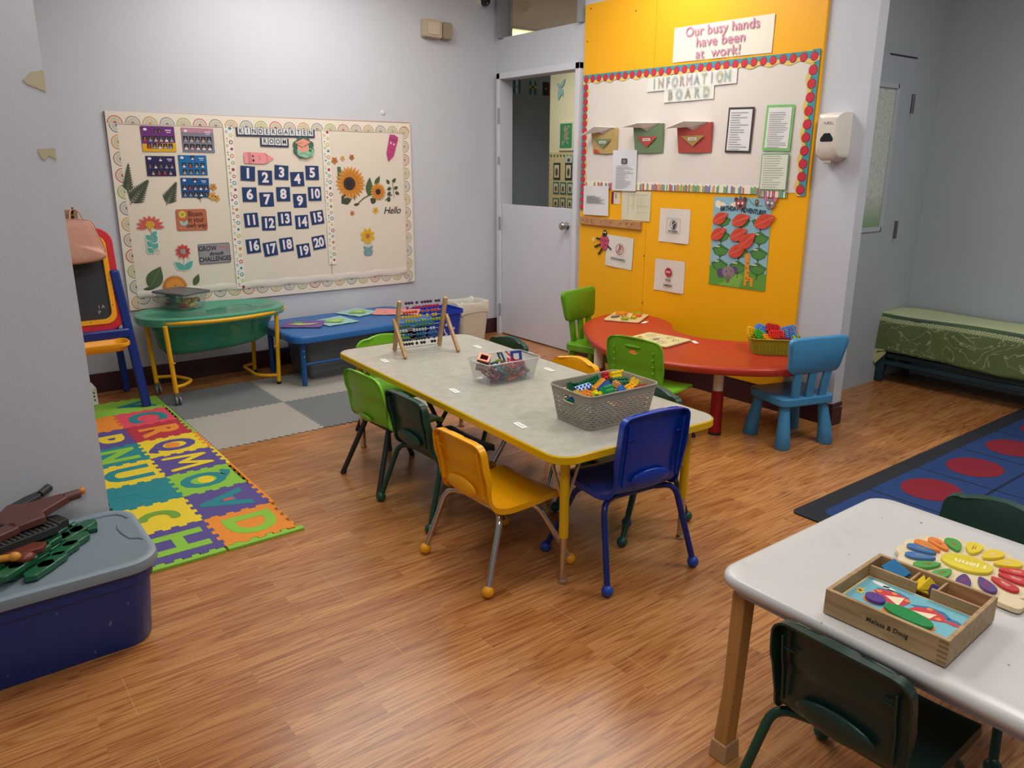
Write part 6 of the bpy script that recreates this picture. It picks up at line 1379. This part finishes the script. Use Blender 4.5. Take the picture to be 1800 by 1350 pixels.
single(B().prism([(-.02, -.02), (.02, -.016), (-.004, .024)], -.003, .003), 'puzzle_piece', 'flat yellow triangle piece in the middle tray', 'puzzle piece', MB_ @ TR_(-.012, .084, .038, 30, 10, 10), mat('E8C818', .35), bevel=.001)
single(B().prism([(-.024, -.01), (.024, -.008), (0, .018)], -.003, .003), 'puzzle_piece', 'upright yellow triangle piece in the middle tray', 'puzzle piece', MB_ @ TR_(.004, .080, .044, 70, 0, 40), mat('ECCC20', .35), bevel=.001)
single(B().prism([(.012*math.cos(2*PI*k/24), .012*math.sin(2*PI*k/24)) for k in range(24)], -.0035, .0035), 'puzzle_piece', 'small purple round piece in the middle tray', 'puzzle piece', MB_ @ TR_(.016, .078, .040, 60, 0, -10), mat('4E3A80', .35), bevel=.001)
single(B().box((0, 0, 0), (.080, .044, .006)), 'puzzle_piece', 'flat red piece in the right small tray', 'puzzle piece', MB_ @ TR_(.072, .085, .026, 0, 0, 0), mat('A82432', .35), bevel=.001)
# ---------------------------------------------------------------- flower puzzle
FC = (-2.084, -4.672)
t = thing('flower_puzzle', 'large flower shaped wooden puzzle board on the white table', 'puzzle', (FC[0], FC[1], WT))
def fo(a):
    r_ = .137+.009*abs(math.sin(7.5*a))
    a2 = (a+PI) % (2*PI)-PI
    return (r_*math.cos(a), r_*math.sin(a)*1.02)
pts = [fo(2*PI*k/150) for k in range(150)]
child(B().prism(pts, 0, .0105), 'board', t, woodmat('birch', 'D6C69E', 'E0D2AE', .5, (3, 10, 1)), bevel=.0015)
child(B().at(Matrix.Translation((-.085, -.128, 0))).prism(rr(.05, .05, .012, 4), 0, .0104), 'board_tab', t, woodmat('birch', 'D6C69E', 'E0D2AE', .5, (3, 10, 1)))
c = single(B().prism([(.040*math.cos(2*PI*k/40), .053*math.sin(2*PI*k/40)) for k in range(40)], 0, .007), 'flower_centre_piece', 'yellow oval centre piece of the flower puzzle', 'puzzle piece', onT(FC[0], FC[1], WT+.0108, 12), woodmat('yellow_wood', 'D6C21E', 'E6D43A', .4, (8, 2, 1)), bevel=.0012)
k = text('uuel', .030, mat('F2EBC0', .5), None, 0, 0, .0072, rot=-PI/2, bold=.0006, name='worn_lettering'); k.parent = c
k = text('I', .028, mat('F2EBC0', .5), None, 0, -.036, .0072, rot=-PI/2, bold=.0006, name='worn_lettering'); k.parent = c
PC = [(-2.067, -4.571, 'E08238', 'inner orange petal beside the blue ones'), (-2.033, -4.586, 'E4853A', 'outer orange petal beside the green one'), (-2.099, -4.570, '3F6EA8', 'upper blue petal'), (-2.137, -4.592, '4474AE', 'lower blue petal'), (-2.160, -4.624, '4FA048', 'green petal next to the lower blue petal'), (-2.167, -4.661, '52A44A', 'green petal nearest the tray puzzle'), (-2.167, -4.700, '56397A', 'left purple petal by the tray'), (-2.150, -4.738, '5A3C80', 'right purple petal'), (-2.116, -4.762, 'C43038', 'nearest red petal'), (-2.072, -4.770, 'C8343A', 'middle red petal'), (-2.034, -4.760, 'CC383E', 'farthest red petal'), (-2.002, -4.732, 'E2C62A', 'yellow petal beside the red ones'), (-1.980, -4.692, 'E4C82E', 'second yellow petal from the red ones'), (-1.982, -4.648, 'E2CC30', 'yellow petal next to the green one at far side'), (-2.003, -4.608, '4E9E46', 'single green petal at the far side')]
for i, (x, y, c_, lab) in enumerate(PC):
    dx, dy = x-FC[0], y-FC[1]; a = math.atan2(dy, dx); rr_ = .100; L = .066; W2 = .034 if 'yellow' in lab or 'single' in lab else .029
    pts = []
    for k in range(25):
        u = 2*PI*k/24; xx = L/2*math.cos(u); yy = W2/2*math.sin(u)*(1+.35*math.cos(u)); pts.append((xx, yy))
    o = single(B().prism(pts[:-1], 0, .007), 'petal_piece', 'wooden puzzle piece, '+lab, 'puzzle piece', onT(FC[0]+rr_*math.cos(a)*.93, FC[1]+rr_*math.sin(a)*.98, WT+.0108, math.degrees(a)), mat(c_, .38, var=.06, vscale=30), 'petals of the flower puzzle', bevel=.001)
    child(B().mat(mat('B03A30' if 'green' in lab or 'purple' in lab else ('E8D8C0' if 'red' in lab else 'A8A050'), .6)).box((.0, .002, .0072), (.024, .0016, .0003)).box((.002, -.003, .0072), (.018, .0014, .0003)).box((-.004, .0, .0072), (.0014, .008, .0003)), 'worn_word', o, smooth=0)
# ---------------------------------------------------------------- papers on the blue table
BZ = H_B = .347
for x, y, r_, w_, h_, c, c2, lab in [(-1.88, -.355, -35, .27, .22, '6E4A8E', 'B4BE78', 'purple paper craft with pale green shape'), (-1.665, -.385, 8, .24, .24, '8FB8B8', '8CB858', 'light blue paper with green drawing, nearer one'), (-1.39, -.18, 20, .23, .25, '93BABA', '88B44C', 'light blue paper with green drawing, farther one'), (-1.15, -.33, 55, .22, .33, 'D88A86', '8A7A50', 'pink paper with small brown drawing')]:
    b = B(); n_ = 8; vs = []; fs = []
    for i in range(n_+1):
        for j in range(n_+1): vs.append((-w_/2+w_*i/n_, -h_/2+h_*j/n_, .002+.006*((i/n_)**3*(j/n_)**2)+.002*math.sin(i+j)**2))
    for i in range(n_):
        for j in range(n_): a = i*(n_+1)+j; fs.append((a, a+n_+1, a+n_+2, a+1))
    t = thing('craft_paper', lab+' on the blue table', 'paper', M=onT(x, y, BZ, r_))
    child(b.add(vs, fs), 'sheet', t, mat(c, .6), smooth=60, solid=.0006)
    q = B().mat(mat(c2, .6))
    if 'purple' in lab: q.ng([(-.10, -.02), (-.04, .02), (.02, .0), (.10, .03), (.06, -.03), (-.02, -.05)], .0065).mat(mat('4A8A60', .6)).ng([(-.09, .05), (-.03, .08), (-.01, .03), (-.06, .0)], .0065)
    elif 'pink' in lab: q.ring(-.05, .08, .016, .02, .0075, n=16, sy=.6).mat(mat('C8A060', .6)).disc(.0, -.02, .02, .03, .0075)
    else: q.ng([(.07*math.cos(a)*(1+.25*math.sin(3*a)), .055*math.sin(a)*(1+.2*math.cos(4*a))) for a in [2*PI*i/28 for i in range(28)]], .0075).mat(mat('B8CC80', .6)).disc(.01, .0, .03, .018, .0079)
    child(q, 'drawing', t, smooth=0)
# ---------------------------------------------------------------- lidded box on the water table
WZ = .5215
ML = onT(-2.600, -.190, WZ, -63.8)
t = thing('lidded_box', 'clear box with dark grey lid of foam shapes on the water table', 'box', M=ML)
child(B().loft([rl(.225, .16, .02, 0.001), rl(.262, .20, .022, .094)], False), 'box_wall', t, mat('D8DCDE', .08, trans=.85, alpha=.22, ior=1.3), solid=.002)
child(B().prism(rr(.222, .158, .02, 6), .0005, .003), 'box_base', t, mat('D8DCDE', .08, trans=.85, alpha=.4, ior=1.3))
child(B().loft([rl(.285, .222, .022, .092), rl(.29, .228, .024, .098), rl(.285, .222, .022, .104), rl(.26, .20, .02, .104), rl(.255, .195, .02, .101)]), 'lid', t, mat('5A5C60', .45), smooth=40)
rnd = random.Random(21); shapes = ['cylinder', 'bar', 'wedge']
spots = [(-.085, .05, 'E0B02A', 0), (-.06, -.055, '7A1C28', 1), (-.03, -.06, '1C5A5A', 1), (-.09, -.05, '8A2030', 1), (-.01, -.06, '2A1C40', 1), (.02, -.055, 'B8A040', 0), (.06, -.05, 'B03040', 0), (.098, -.045, 'D8A858', 0), (.098, .0, 'E0B030', 0), (.098, .045, 'E0A858', 0), (.095, .06, '1E3A70', 1), (.07, .02, 'C04858', 0), (.04, .05, '2A8A50', 1), (.0, .0, 'A83040', 1), (-.04, .02, '1E2A58', 1), (-.08, .0, '1A4A5A', 1), (.05, -.01, 'D8B040', 1), (-.10, -.03, '1E2A60', 1)]
CN = {'E0B02A': 'golden', '7A1C28': 'maroon', '1C5A5A': 'teal', '8A2030': 'dark red', '2A1C40': 'dark violet', 'B8A040': 'ochre', 'B03040': 'red', 'D8A858': 'pale orange', 'E0B030': 'yellow', 'E0A858': 'peach', '1E3A70': 'navy', 'C04858': 'rose', '2A8A50': 'green', 'A83040': 'crimson', '1E2A58': 'ink blue', '1A4A5A': 'deep teal', 'D8B040': 'mustard', '1E2A60': 'midnight blue'}
for i, (x, y, c, kd) in enumerate(spots):
    lv = .02+.05*((i*7 % 3)/2) if kd else .018+.03*(i % 2)
    b = B()
    if kd: b.box((0, 0, 0), (.034, .030, .022))
    else: b.cyl((-.022, 0, 0), (.022, 0, 0), .011, n=14)
    single(b, 'foam_shape', CN[c]+' foam '+('block' if kd else 'stick')+' inside the lidded box on the water table', 'foam shape', ML @ TR_(x*.82, y*.82, lv, rnd.uniform(-20, 20), rnd.uniform(-20, 20), rnd.uniform(0, 90)), mat(c, .7), 'foam shapes in the lidded box', bevel=.003)
# ---------------------------------------------------------------- blue storage bin with grey lid, front left
BX, BY = -3.765, -2.842
t = thing('storage_bin', 'large navy blue storage bin with grey lid in the left foreground', 'storage bin', (BX, BY, 0))
NB = bpy.data.materials.new('scratched_blue'); NB.use_nodes = True
def _nb():
    nt = NB.node_tree; b = nt.nodes['Principled BSDF']; N = nt.nodes.new; L = nt.links.new; tc = N('ShaderNodeTexCoord')
    mp = N('ShaderNodeMapping'); mp.inputs['Scale'].default_value = (45, 45, 26); L(tc.outputs['Object'], mp.inputs[0]); n = N('ShaderNodeTexNoise'); n.inputs['Scale'].default_value = 1.3; n.inputs['Detail'].default_value = 0; L(mp.outputs[0], n.inputs['Vector'])
    r = N('ShaderNodeValToRGB'); e = r.color_ramp.elements; e[0].position = .80; e[0].color = lin('083078'); e[1].position = .83; e[1].color = lin('5A6A98'); L(n.outputs[0], r.inputs[0]); L(r.outputs[0], b.inputs['Base Color']); b.inputs['Roughness'].default_value = .35
_nb()
child(B().loft([rl(.51, .33, .07, 0), rl(.525, .345, .075, .012), rl(.555, .385, .08, .215), rl(.57, .40, .085, .217), rl(.575, .405, .085, .262)], False), 'bin_body', t, NB, solid=.004, smooth=40)
child(B().prism(rr(.50, .32, .065, 6), .001, .006), 'bin_base', t, NB)
LG = mat('7F8F9A', .4, var=.05)
child(B().loft([rl(.585, .425, .085, .258), rl(.60, .44, .09, .258), rl(.605, .445, .09, .270), rl(.60, .44, .09, .288), rl(.585, .425, .085, .292), rl(.56, .40, .08, .292), rl(.55, .39, .075, .288)]), 'lid', t, LG, smooth=40)
rid = spline([(-3.80, -2.660), (-3.623, -2.663), (-3.531, -2.662), (-3.503, -2.678), (-3.493, -2.715)], 6, False) if False else None
child(B().at(Matrix.Translation((-BX, -BY, 0))).tube([(-3.95, -2.664, .288), (-3.62, -2.664, .289), (-3.54, -2.664, .289), (-3.51, -2.676, .289), (-3.495, -2.70, .289), (-3.49, -2.722, .289)], .0035, 8).tube([(-3.525, -2.757, .289), (-3.531, -2.79, .289), (-3.528, -2.83, .289), (-3.515, -2.882, .289), (-3.492, -2.896, .289), (-3.482, -2.92, .289), (-3.482, -2.944, .289)], .0035, 8), 'lid_ridge', t, mat('6E7D88', .4))
# interlocking plates lying on it
def hexp(L, W): return [(-L/2, 0), (-L/2+W*.4, -W/2), (L/2-W*.4, -W/2), (L/2, 0), (L/2-W*.4, W/2), (-L/2+W*.4, W/2)]
GT = mat('1E5A3C', .25)
def lattice(cells, L=.075, W=.026, h=.016, ang=0.0):
    b = B()
    for (x, y) in cells: b.at(TR_(x, y, 0, 0, 0, ang)).prism(hexp(L, W), 0, h)
    b.at(Matrix()); return b
g1 = [(-3.66, -2.775), (-3.62, -2.745), (-3.70, -2.80), (-3.655, -2.83), (-3.735, -2.845), (-3.69, -2.875), (-3.77, -2.885), (-3.73, -2.93), (-3.81, -2.93), (-3.765, -2.965), (-3.70, -2.735), (-3.74, -2.765)]
o = single(lattice([(x+3.72, y+2.85) for x, y in g1], .108, .044, .018, 42), 'interlocking_plate', 'big dark green interlocking plate lying lowest on the grey bin lid', 'toy', onT(-3.72, -2.85, .2925), GT, bevel=.003)
child(B().cyl((.108, .085, .008), (.135, .083, .008), .010, .012).cyl((.070, .135, .008), (.085, .150, .008), .010), 'knob', o, GT)
o = single(lattice([(x+3.72-.045, y+2.85+.012) for x, y in g1[2:10]], .10, .042, .018, 42), 'interlocking_plate', 'second green interlocking plate stacked over the first', 'toy', onT(-3.745, -2.865, .3115), GT, bevel=.003)
b = B().mat(mat('2A2C30', .45)).prism([(-.10, -.035), (.06, -.035), (.075, -.02), (.10, -.02), (.10, .03), (.075, .04), (-.10, .04)], 0, .02)
b.mat(mat('3A3A34', .5))
for i in range(14): b.box((-.092+.0125*i, .0, .0215), (.007, .062, .003))
single(b, 'ribbed_plate', 'black plate with ribbed top between green and brown plates', 'toy', onT(-3.775, -2.815, .340, 22) @ Matrix.Diagonal((1.15, 1.2, 1.2, 1)), bevel=.002)
BRN = mat('5A3630', .35)
outl = [(-.18, .06), (-.10, .09), (-.02, .075), (.03, .055), (.10, .045), (.115, .03), (.115, .005), (.10, -.005), (.05, -.02), (.05, -.045), (-.03, -.055), (-.03, -.07), (-.18, -.09)]
b = B().prism([(.0, .075), (.04, .05), (.11, .04), (.118, .012), (.05, -.02), (.048, -.048), (-.02, -.05), (-.04, .0), (-.03, .04)], 0, .018)
b.prism([(-.18, .075), (-.02, .075), (-.02, .045), (-.18, .035)], .0, .018).prism([(-.18, -.045), (-.01, -.02), (-.01, -.055), (-.18, -.095)], 0, .018).cyl((.11, .026, .009), (.148, .024, .009), .012, .011)
single(b, 'frame_plate', 'large brown plate with open middle, topmost of the pile on the bin', 'toy', TR_(-3.785, -2.765, .374, 3, -5, 8) @ Matrix.Diagonal((1.25, 1.3, 1.35, 1)), BRN, bevel=.003)
single(B().prism([(-.07, -.02), (.02, -.015), (.05, .012), (.0, .025), (-.07, .02)], 0, .016).cyl((.03, .0, .01), (.07, .012, .012), .012, .013), 'connector_rod', 'dark grey connector piece at the back of the pile', 'toy', TR_(-3.735, -2.645, .385, 0, -8, 25), mat('2E3438', .4), bevel=.002)
single(B().sph((0, 0, 0), (.045, .022, .014)).cyl((.03, 0, 0), (.075, .0, .004), .008, .008).sph((.08, 0, .004), (.013, .012, .012)), 'connector_rod', 'orange connector piece at the back of the pile', 'toy', TR_(-3.675, -2.645, .372, 0, -5, 5), mat('C07A30', .35))
single(B().cyl((-.05, 0, 0), (.03, 0, 0), .010).sph((.035, 0, 0), (.017, .014, .014)), 'connector_rod', 'orange round ended rod under the black plate', 'toy', TR_(-3.85, -2.925, .347, 0, 0, -15), mat('C88A30', .35))
single(B().prism([(-.09, -.03), (.05, -.03), (.07, .0), (.03, .035), (-.09, .03)], 0, .016).sph((-.0, -.045, .008), (.026, .022, .015)), 'connector_plate', 'rust brown plate with round knob, under the black plate', 'toy', TR_(-3.80, -2.885, .327, 0, 0, 10), mat('6A3226', .35), bevel=.002)
# ---------------------------------------------------------------- letter mat
def zig(p0, p1, n_, amp, out):
    """zigzag points from p0 to p1, displaced by +-amp along out"""
    pts = []; 
    for i in range(n_):
        f0, f1 = i/n_, (i+1)/n_; s = amp if i % 2 else -amp
        if i == 0 or i == n_-1: s = 0
        for f in (f0+.004, f1-.004): pts.append((p0[0]+(p1[0]-p0[0])*f+out[0]*s, p0[1]+(p1[1]-p0[1])*f+out[1]*s))
    return pts
def tile_poly(x0, y0, x1, y1, nx, ny_, amp, gap=.0006):
    P = zig((x0, y0), (x1, y0), nx, amp, (0, 1)); P += zig((x1, y0), (x1, y1), ny_, amp, (1, 0))
    P += zig((x0, y1), (x1, y1), nx, amp, (0, 1))[::-1]; P += zig((x0, y0), (x0, y1), ny_, amp, (1, 0))[::-1]
    cx, cy = (x0+x1)/2, (y0+y1)/2
    out = []
    for x, y in P:
        if not out or abs(x-out[-1][0])+abs(y-out[-1][1]) > 1e-6: out.append((x, y))
    return [(cx+(x-cx)*(1-gap/(x1-x0)*2), cy+(y-cy)*(1-gap/(y1-y0)*2)) for x, y in out]
MC_ = {'orange': 'E0882A', 'lime': '86BC3C', 'purple': '54488A', 'teal': '1F7F88', 'green': '6E9A34', 'yellow': 'E0C62C', 'red': 'B02E40', 'pink': 'D84A5C'}
def fm(c): return mat(MC_[c], .75, var=.05, vscale=14)
MT = .010; XR0, XM, XL = -2.868, -3.146, -3.424; Y0 = -2.556; TS = .281
RIGHT = [('orange', 'lime', 'D', 'yellow', -90), ('purple', 'teal', 'A', 'pink', 90), ('lime', 'teal', 'Q', 'yellow', 90), ('purple', 'yellow', 'M', None, -90), ('yellow', 'purple', 'Q', 'orange', -90), ('red', 'orange', 'R', 'yellow', -90), ('pink', 'teal', 'C', None, -90), ('lime', 'teal', 'V', None, -90)]
LEFT = [('purple', 'lime', 'H', None, -90), ('yellow', 'green', 'J', None, 90), ('teal', 'teal', 'P', None, -90), ('yellow', 'teal', 'U', None, -90), ('teal', 'lime', 'N', None, -90), ('purple', 'yellow', 'P', None, -90), ('orange', 'orange', 'T', None, -90), ('lime', 'pink', 'I', None, 0)]
WHR = ['nearest the wide room', 'second from the near end', 'third from the near end', 'fourth from the near end', 'fifth from near end', 'sixth from the near end', 'beside the easel foot', 'under the easel']
for col_, x0, x1, side in ((RIGHT, XM, XR0, 'right'), (LEFT, XL, XM, 'left')):
    for i, (c, lc, ch, ic, rot) in enumerate(col_):
        y0 = Y0+TS*i; y1 = y0+TS; cx, cy = (x0+x1)/2, (y0+y1)/2
        t = thing('foam_letter_tile', '%s foam floor tile with %s letter %s, %s column' % (c, lc if lc != c else 'same coloured', ch, side), 'foam mat tile', (cx, cy, 0), group='foam letter tiles')
        child(B().prism([(x-cx, y-cy) for x, y in tile_poly(x0, y0, x1, y1, 9, 9, .008)], 0, MT), 'tile_base', t, fm(c), smooth=0)
        if ch == 'J': child(B().ring(.0, -.025, .042, .082, MT+.001, math.radians(-12), math.radians(178), n=24).disc(.061, -.036, .02, .02, MT+.0012), 'letter_inset', t, fm(lc), smooth=0); continue
        if ch == 'M':
            mp_ = [(y, -x) for x, y in ((-.088, -.085), (-.066, .085), (0, -.03), (.066, .085), (.088, -.085))]; q = B()
            for i_, e_ in enumerate(mp_): q.disc(e_[0], e_[1], .0165, .0165, MT+.0008+.0001*i_)
            for i_ in range(4): q.line(mp_[i_:i_+2], .033, MT+.0014+.0002*i_)
            child(q, 'letter_inset', t, fm(lc), smooth=0); continue
        k = text(ch, .26, fm(lc), None, 0, 0, MT+.0004, rot=math.radians(rot), bold=.010 if ch != 'M' else .002, sx=1.0 if ch not in 'MQ' else .82, name='letter_inset', ext=.0006); k.parent = t
        if ic and ch == 'A': child(B().disc(.01, 0, .028, .012, MT+.0014, 0, 8), 'inner_inset', t, fm(ic), smooth=0)
        if ic and ch in 'QR': child(B().disc(.03 if ch == 'R' else 0, .0 if ch == 'Q' else 0, .035 if ch == 'Q' else .016, .045 if ch == 'Q' else .02, MT+.0002), 'inner_inset', t, fm(ic), smooth=0)
def strip(name, x0, y0, x1, y1, c, lab, vert):
    if vert: P = zig((x0, y0), (x0, y1), max(3, round((y1-y0)/.031)), .008, (1, 0)); P += [(x1, y1), (x1, y0)]
    else: P = [(x0, y0), (x1, y0)]+zig((x0, y1), (x1, y1), max(3, round((x1-x0)/.031)), .008, (0, 1))[::-1]
    cx, cy = (x0+x1)/2, (y0+y1)/2
    single(B().prism([(x-cx, y-cy) for x, y in P], 0, MT), name, lab, 'foam edge strip', onT(cx, cy, 0), fm(c), smooth=0, bevel=.001)
strip('foam_edge_strip', XM+.002, Y0-.030, XR0+.022, Y0-.001, 'lime', 'lime green foam edge strip in front of the orange D tile', False)
strip('foam_edge_strip', XL, Y0-.030, XM-.006, Y0-.001, 'lime', 'lime green foam edge strip in front of the purple H tile', False)
for i0, i1, c, lab in ((1, 3, 'orange', 'long orange foam edge strip beside the A tile'), (3, 4, 'yellow', 'short yellow foam edge strip beside the M tile'), (4, 5, 'orange', 'short orange foam edge strip touching the light grey mat'), (5, 8, 'lime', 'lime green foam edge strip reaching under the easel')):
    strip('foam_edge_strip', XR0+.001, Y0+TS*i0, XR0+.019, Y0+TS*i1, c, lab, True)
# ---------------------------------------------------------------- grey puzzle mats
GM1, GM2 = mat('A09C94', .8, var=.03, vscale=20), mat('6C7072', .8, var=.04, vscale=20)
gx = [-2.846, -2.268, -1.69, -1.112]; gy = [-1.49, -.905, -.32]
for i in range(3):
    for j in range(2):
        lt = (i+j) % 2 == 0
        x0, x1, y0, y1 = gx[i], gx[i+1], gy[j], gy[j+1]; cx, cy = (x0+x1)/2, (y0+y1)/2
        single(B().prism([(x-cx, y-cy) for x, y in tile_poly(x0, y0, x1, y1, 31, 31, .006, .0003)], 0, .006), 'foam_floor_tile', ('light' if lt else 'dark')+' grey interlocking floor tile, '+('near' if j == 0 else 'back')+' row, '+('beside the letter mat', 'in the middle', 'toward the door')[i], 'foam mat tile', onT(cx, cy, 0), GM1 if lt else GM2, smooth=0)
# ---------------------------------------------------------------- next room, seen over the half door
t = thing('framed_picture', 'framed pink line drawing on green, seen through the doorway', 'picture', M=Matrix.Translation((2.945, 2.49, 1.735)) @ FR)
child(B().box((0, 0, .01), (.29, .36, .02)), 'frame', t, mat('D8D4C4', .5), bevel=.003)
b = B().mat(mat('3E8A6A', .5)).quad(-.115, -.15, .115, .15, .0206).mat(mat('D8A8A8', .6)); rnd = random.Random(2)
for k in range(16): x, y = rnd.uniform(-.05, .05), rnd.uniform(-.10, .10); b.ring(x, y, .022, .029, .021, rnd.uniform(0, 3), rnd.uniform(3.2, 6), 8)
child(b, 'drawing', t, smooth=0)
t = thing('photo_board', 'notice board with green leaf border and small photos, seen through the doorway', 'bulletin board', M=Matrix.Translation((2.945, 2.45, 1.15)) @ FR)
child(B().box((0, 0, .01), (.80, .77, .02)), 'board', t, mat('C8BE9C', .6))
b = B().mat(mat('7A9A60', .6))
for k in range(24): b.leaf(-.375+.0, .36-.031*k, .045, .022, 1 if k % 2 else 2.4, .021).leaf(-.37+.032*k, .36, .045, .022, -1 if k % 2 else -2.2, .021)
child(b, 'leaf_border', t, smooth=0)
for x, y, w_, h_, nm in [(-.20, .15, .13, .21, 'black framed photo, upper left'), (.03, .15, .13, .21, 'black framed photo, upper right'), (-.21, -.06, .11, .15, 'teal framed photo, middle left'), (-.07, -.06, .11, .15, 'teal framed photo, middle'), (.07, -.06, .11, .15, 'teal framed photo, middle right'), (-.21, -.25, .12, .12, 'teal framed photo, lower left'), (-.07, -.25, .10, .14, 'teal framed photo, lower middle'), (.07, -.25, .10, .13, 'teal framed photo, lower right'), (.03, .30, .15, .09, 'pale blue heading card')]:
    o = thing('framed_photo', nm+' of the board in the next room', 'photo', M=Matrix.Translation((2.945, 2.45, 1.15)) @ FR @ Matrix.Translation((x, y, .021)))
    child(B().box((0, 0, .003), (w_, h_, .006)), 'frame', o, mat('2A2E32' if 'black' in nm else ('8ABAC0' if 'pale' in nm else '2E6A62'), .5))
    child(B().mat(mat('C8C4B8', .5)).quad(-w_*.36, -h_*.38, w_*.36, h_*.38, .0064).mat(mat('5A4A48', .5)).disc(0, -.01, w_*.2, h_*.25, .0068, n=10), 'print', o, smooth=0)
o = thing('paper_mobile', 'light blue paper shape high on the wall in the next room', 'decoration', M=Matrix.Translation((2.945, 2.62, 2.32)) @ FR)
child(B().mat(mat('8AB8C8', .6)).leaf(0, 0, .16, .07, -1.9, .01).leaf(0, 0, .12, .05, -1.2, .012).leaf(0, 0, .13, .05, .9, .01).leaf(0, 0, .1, .05, 2.6, .012), 'shape', o, smooth=0)
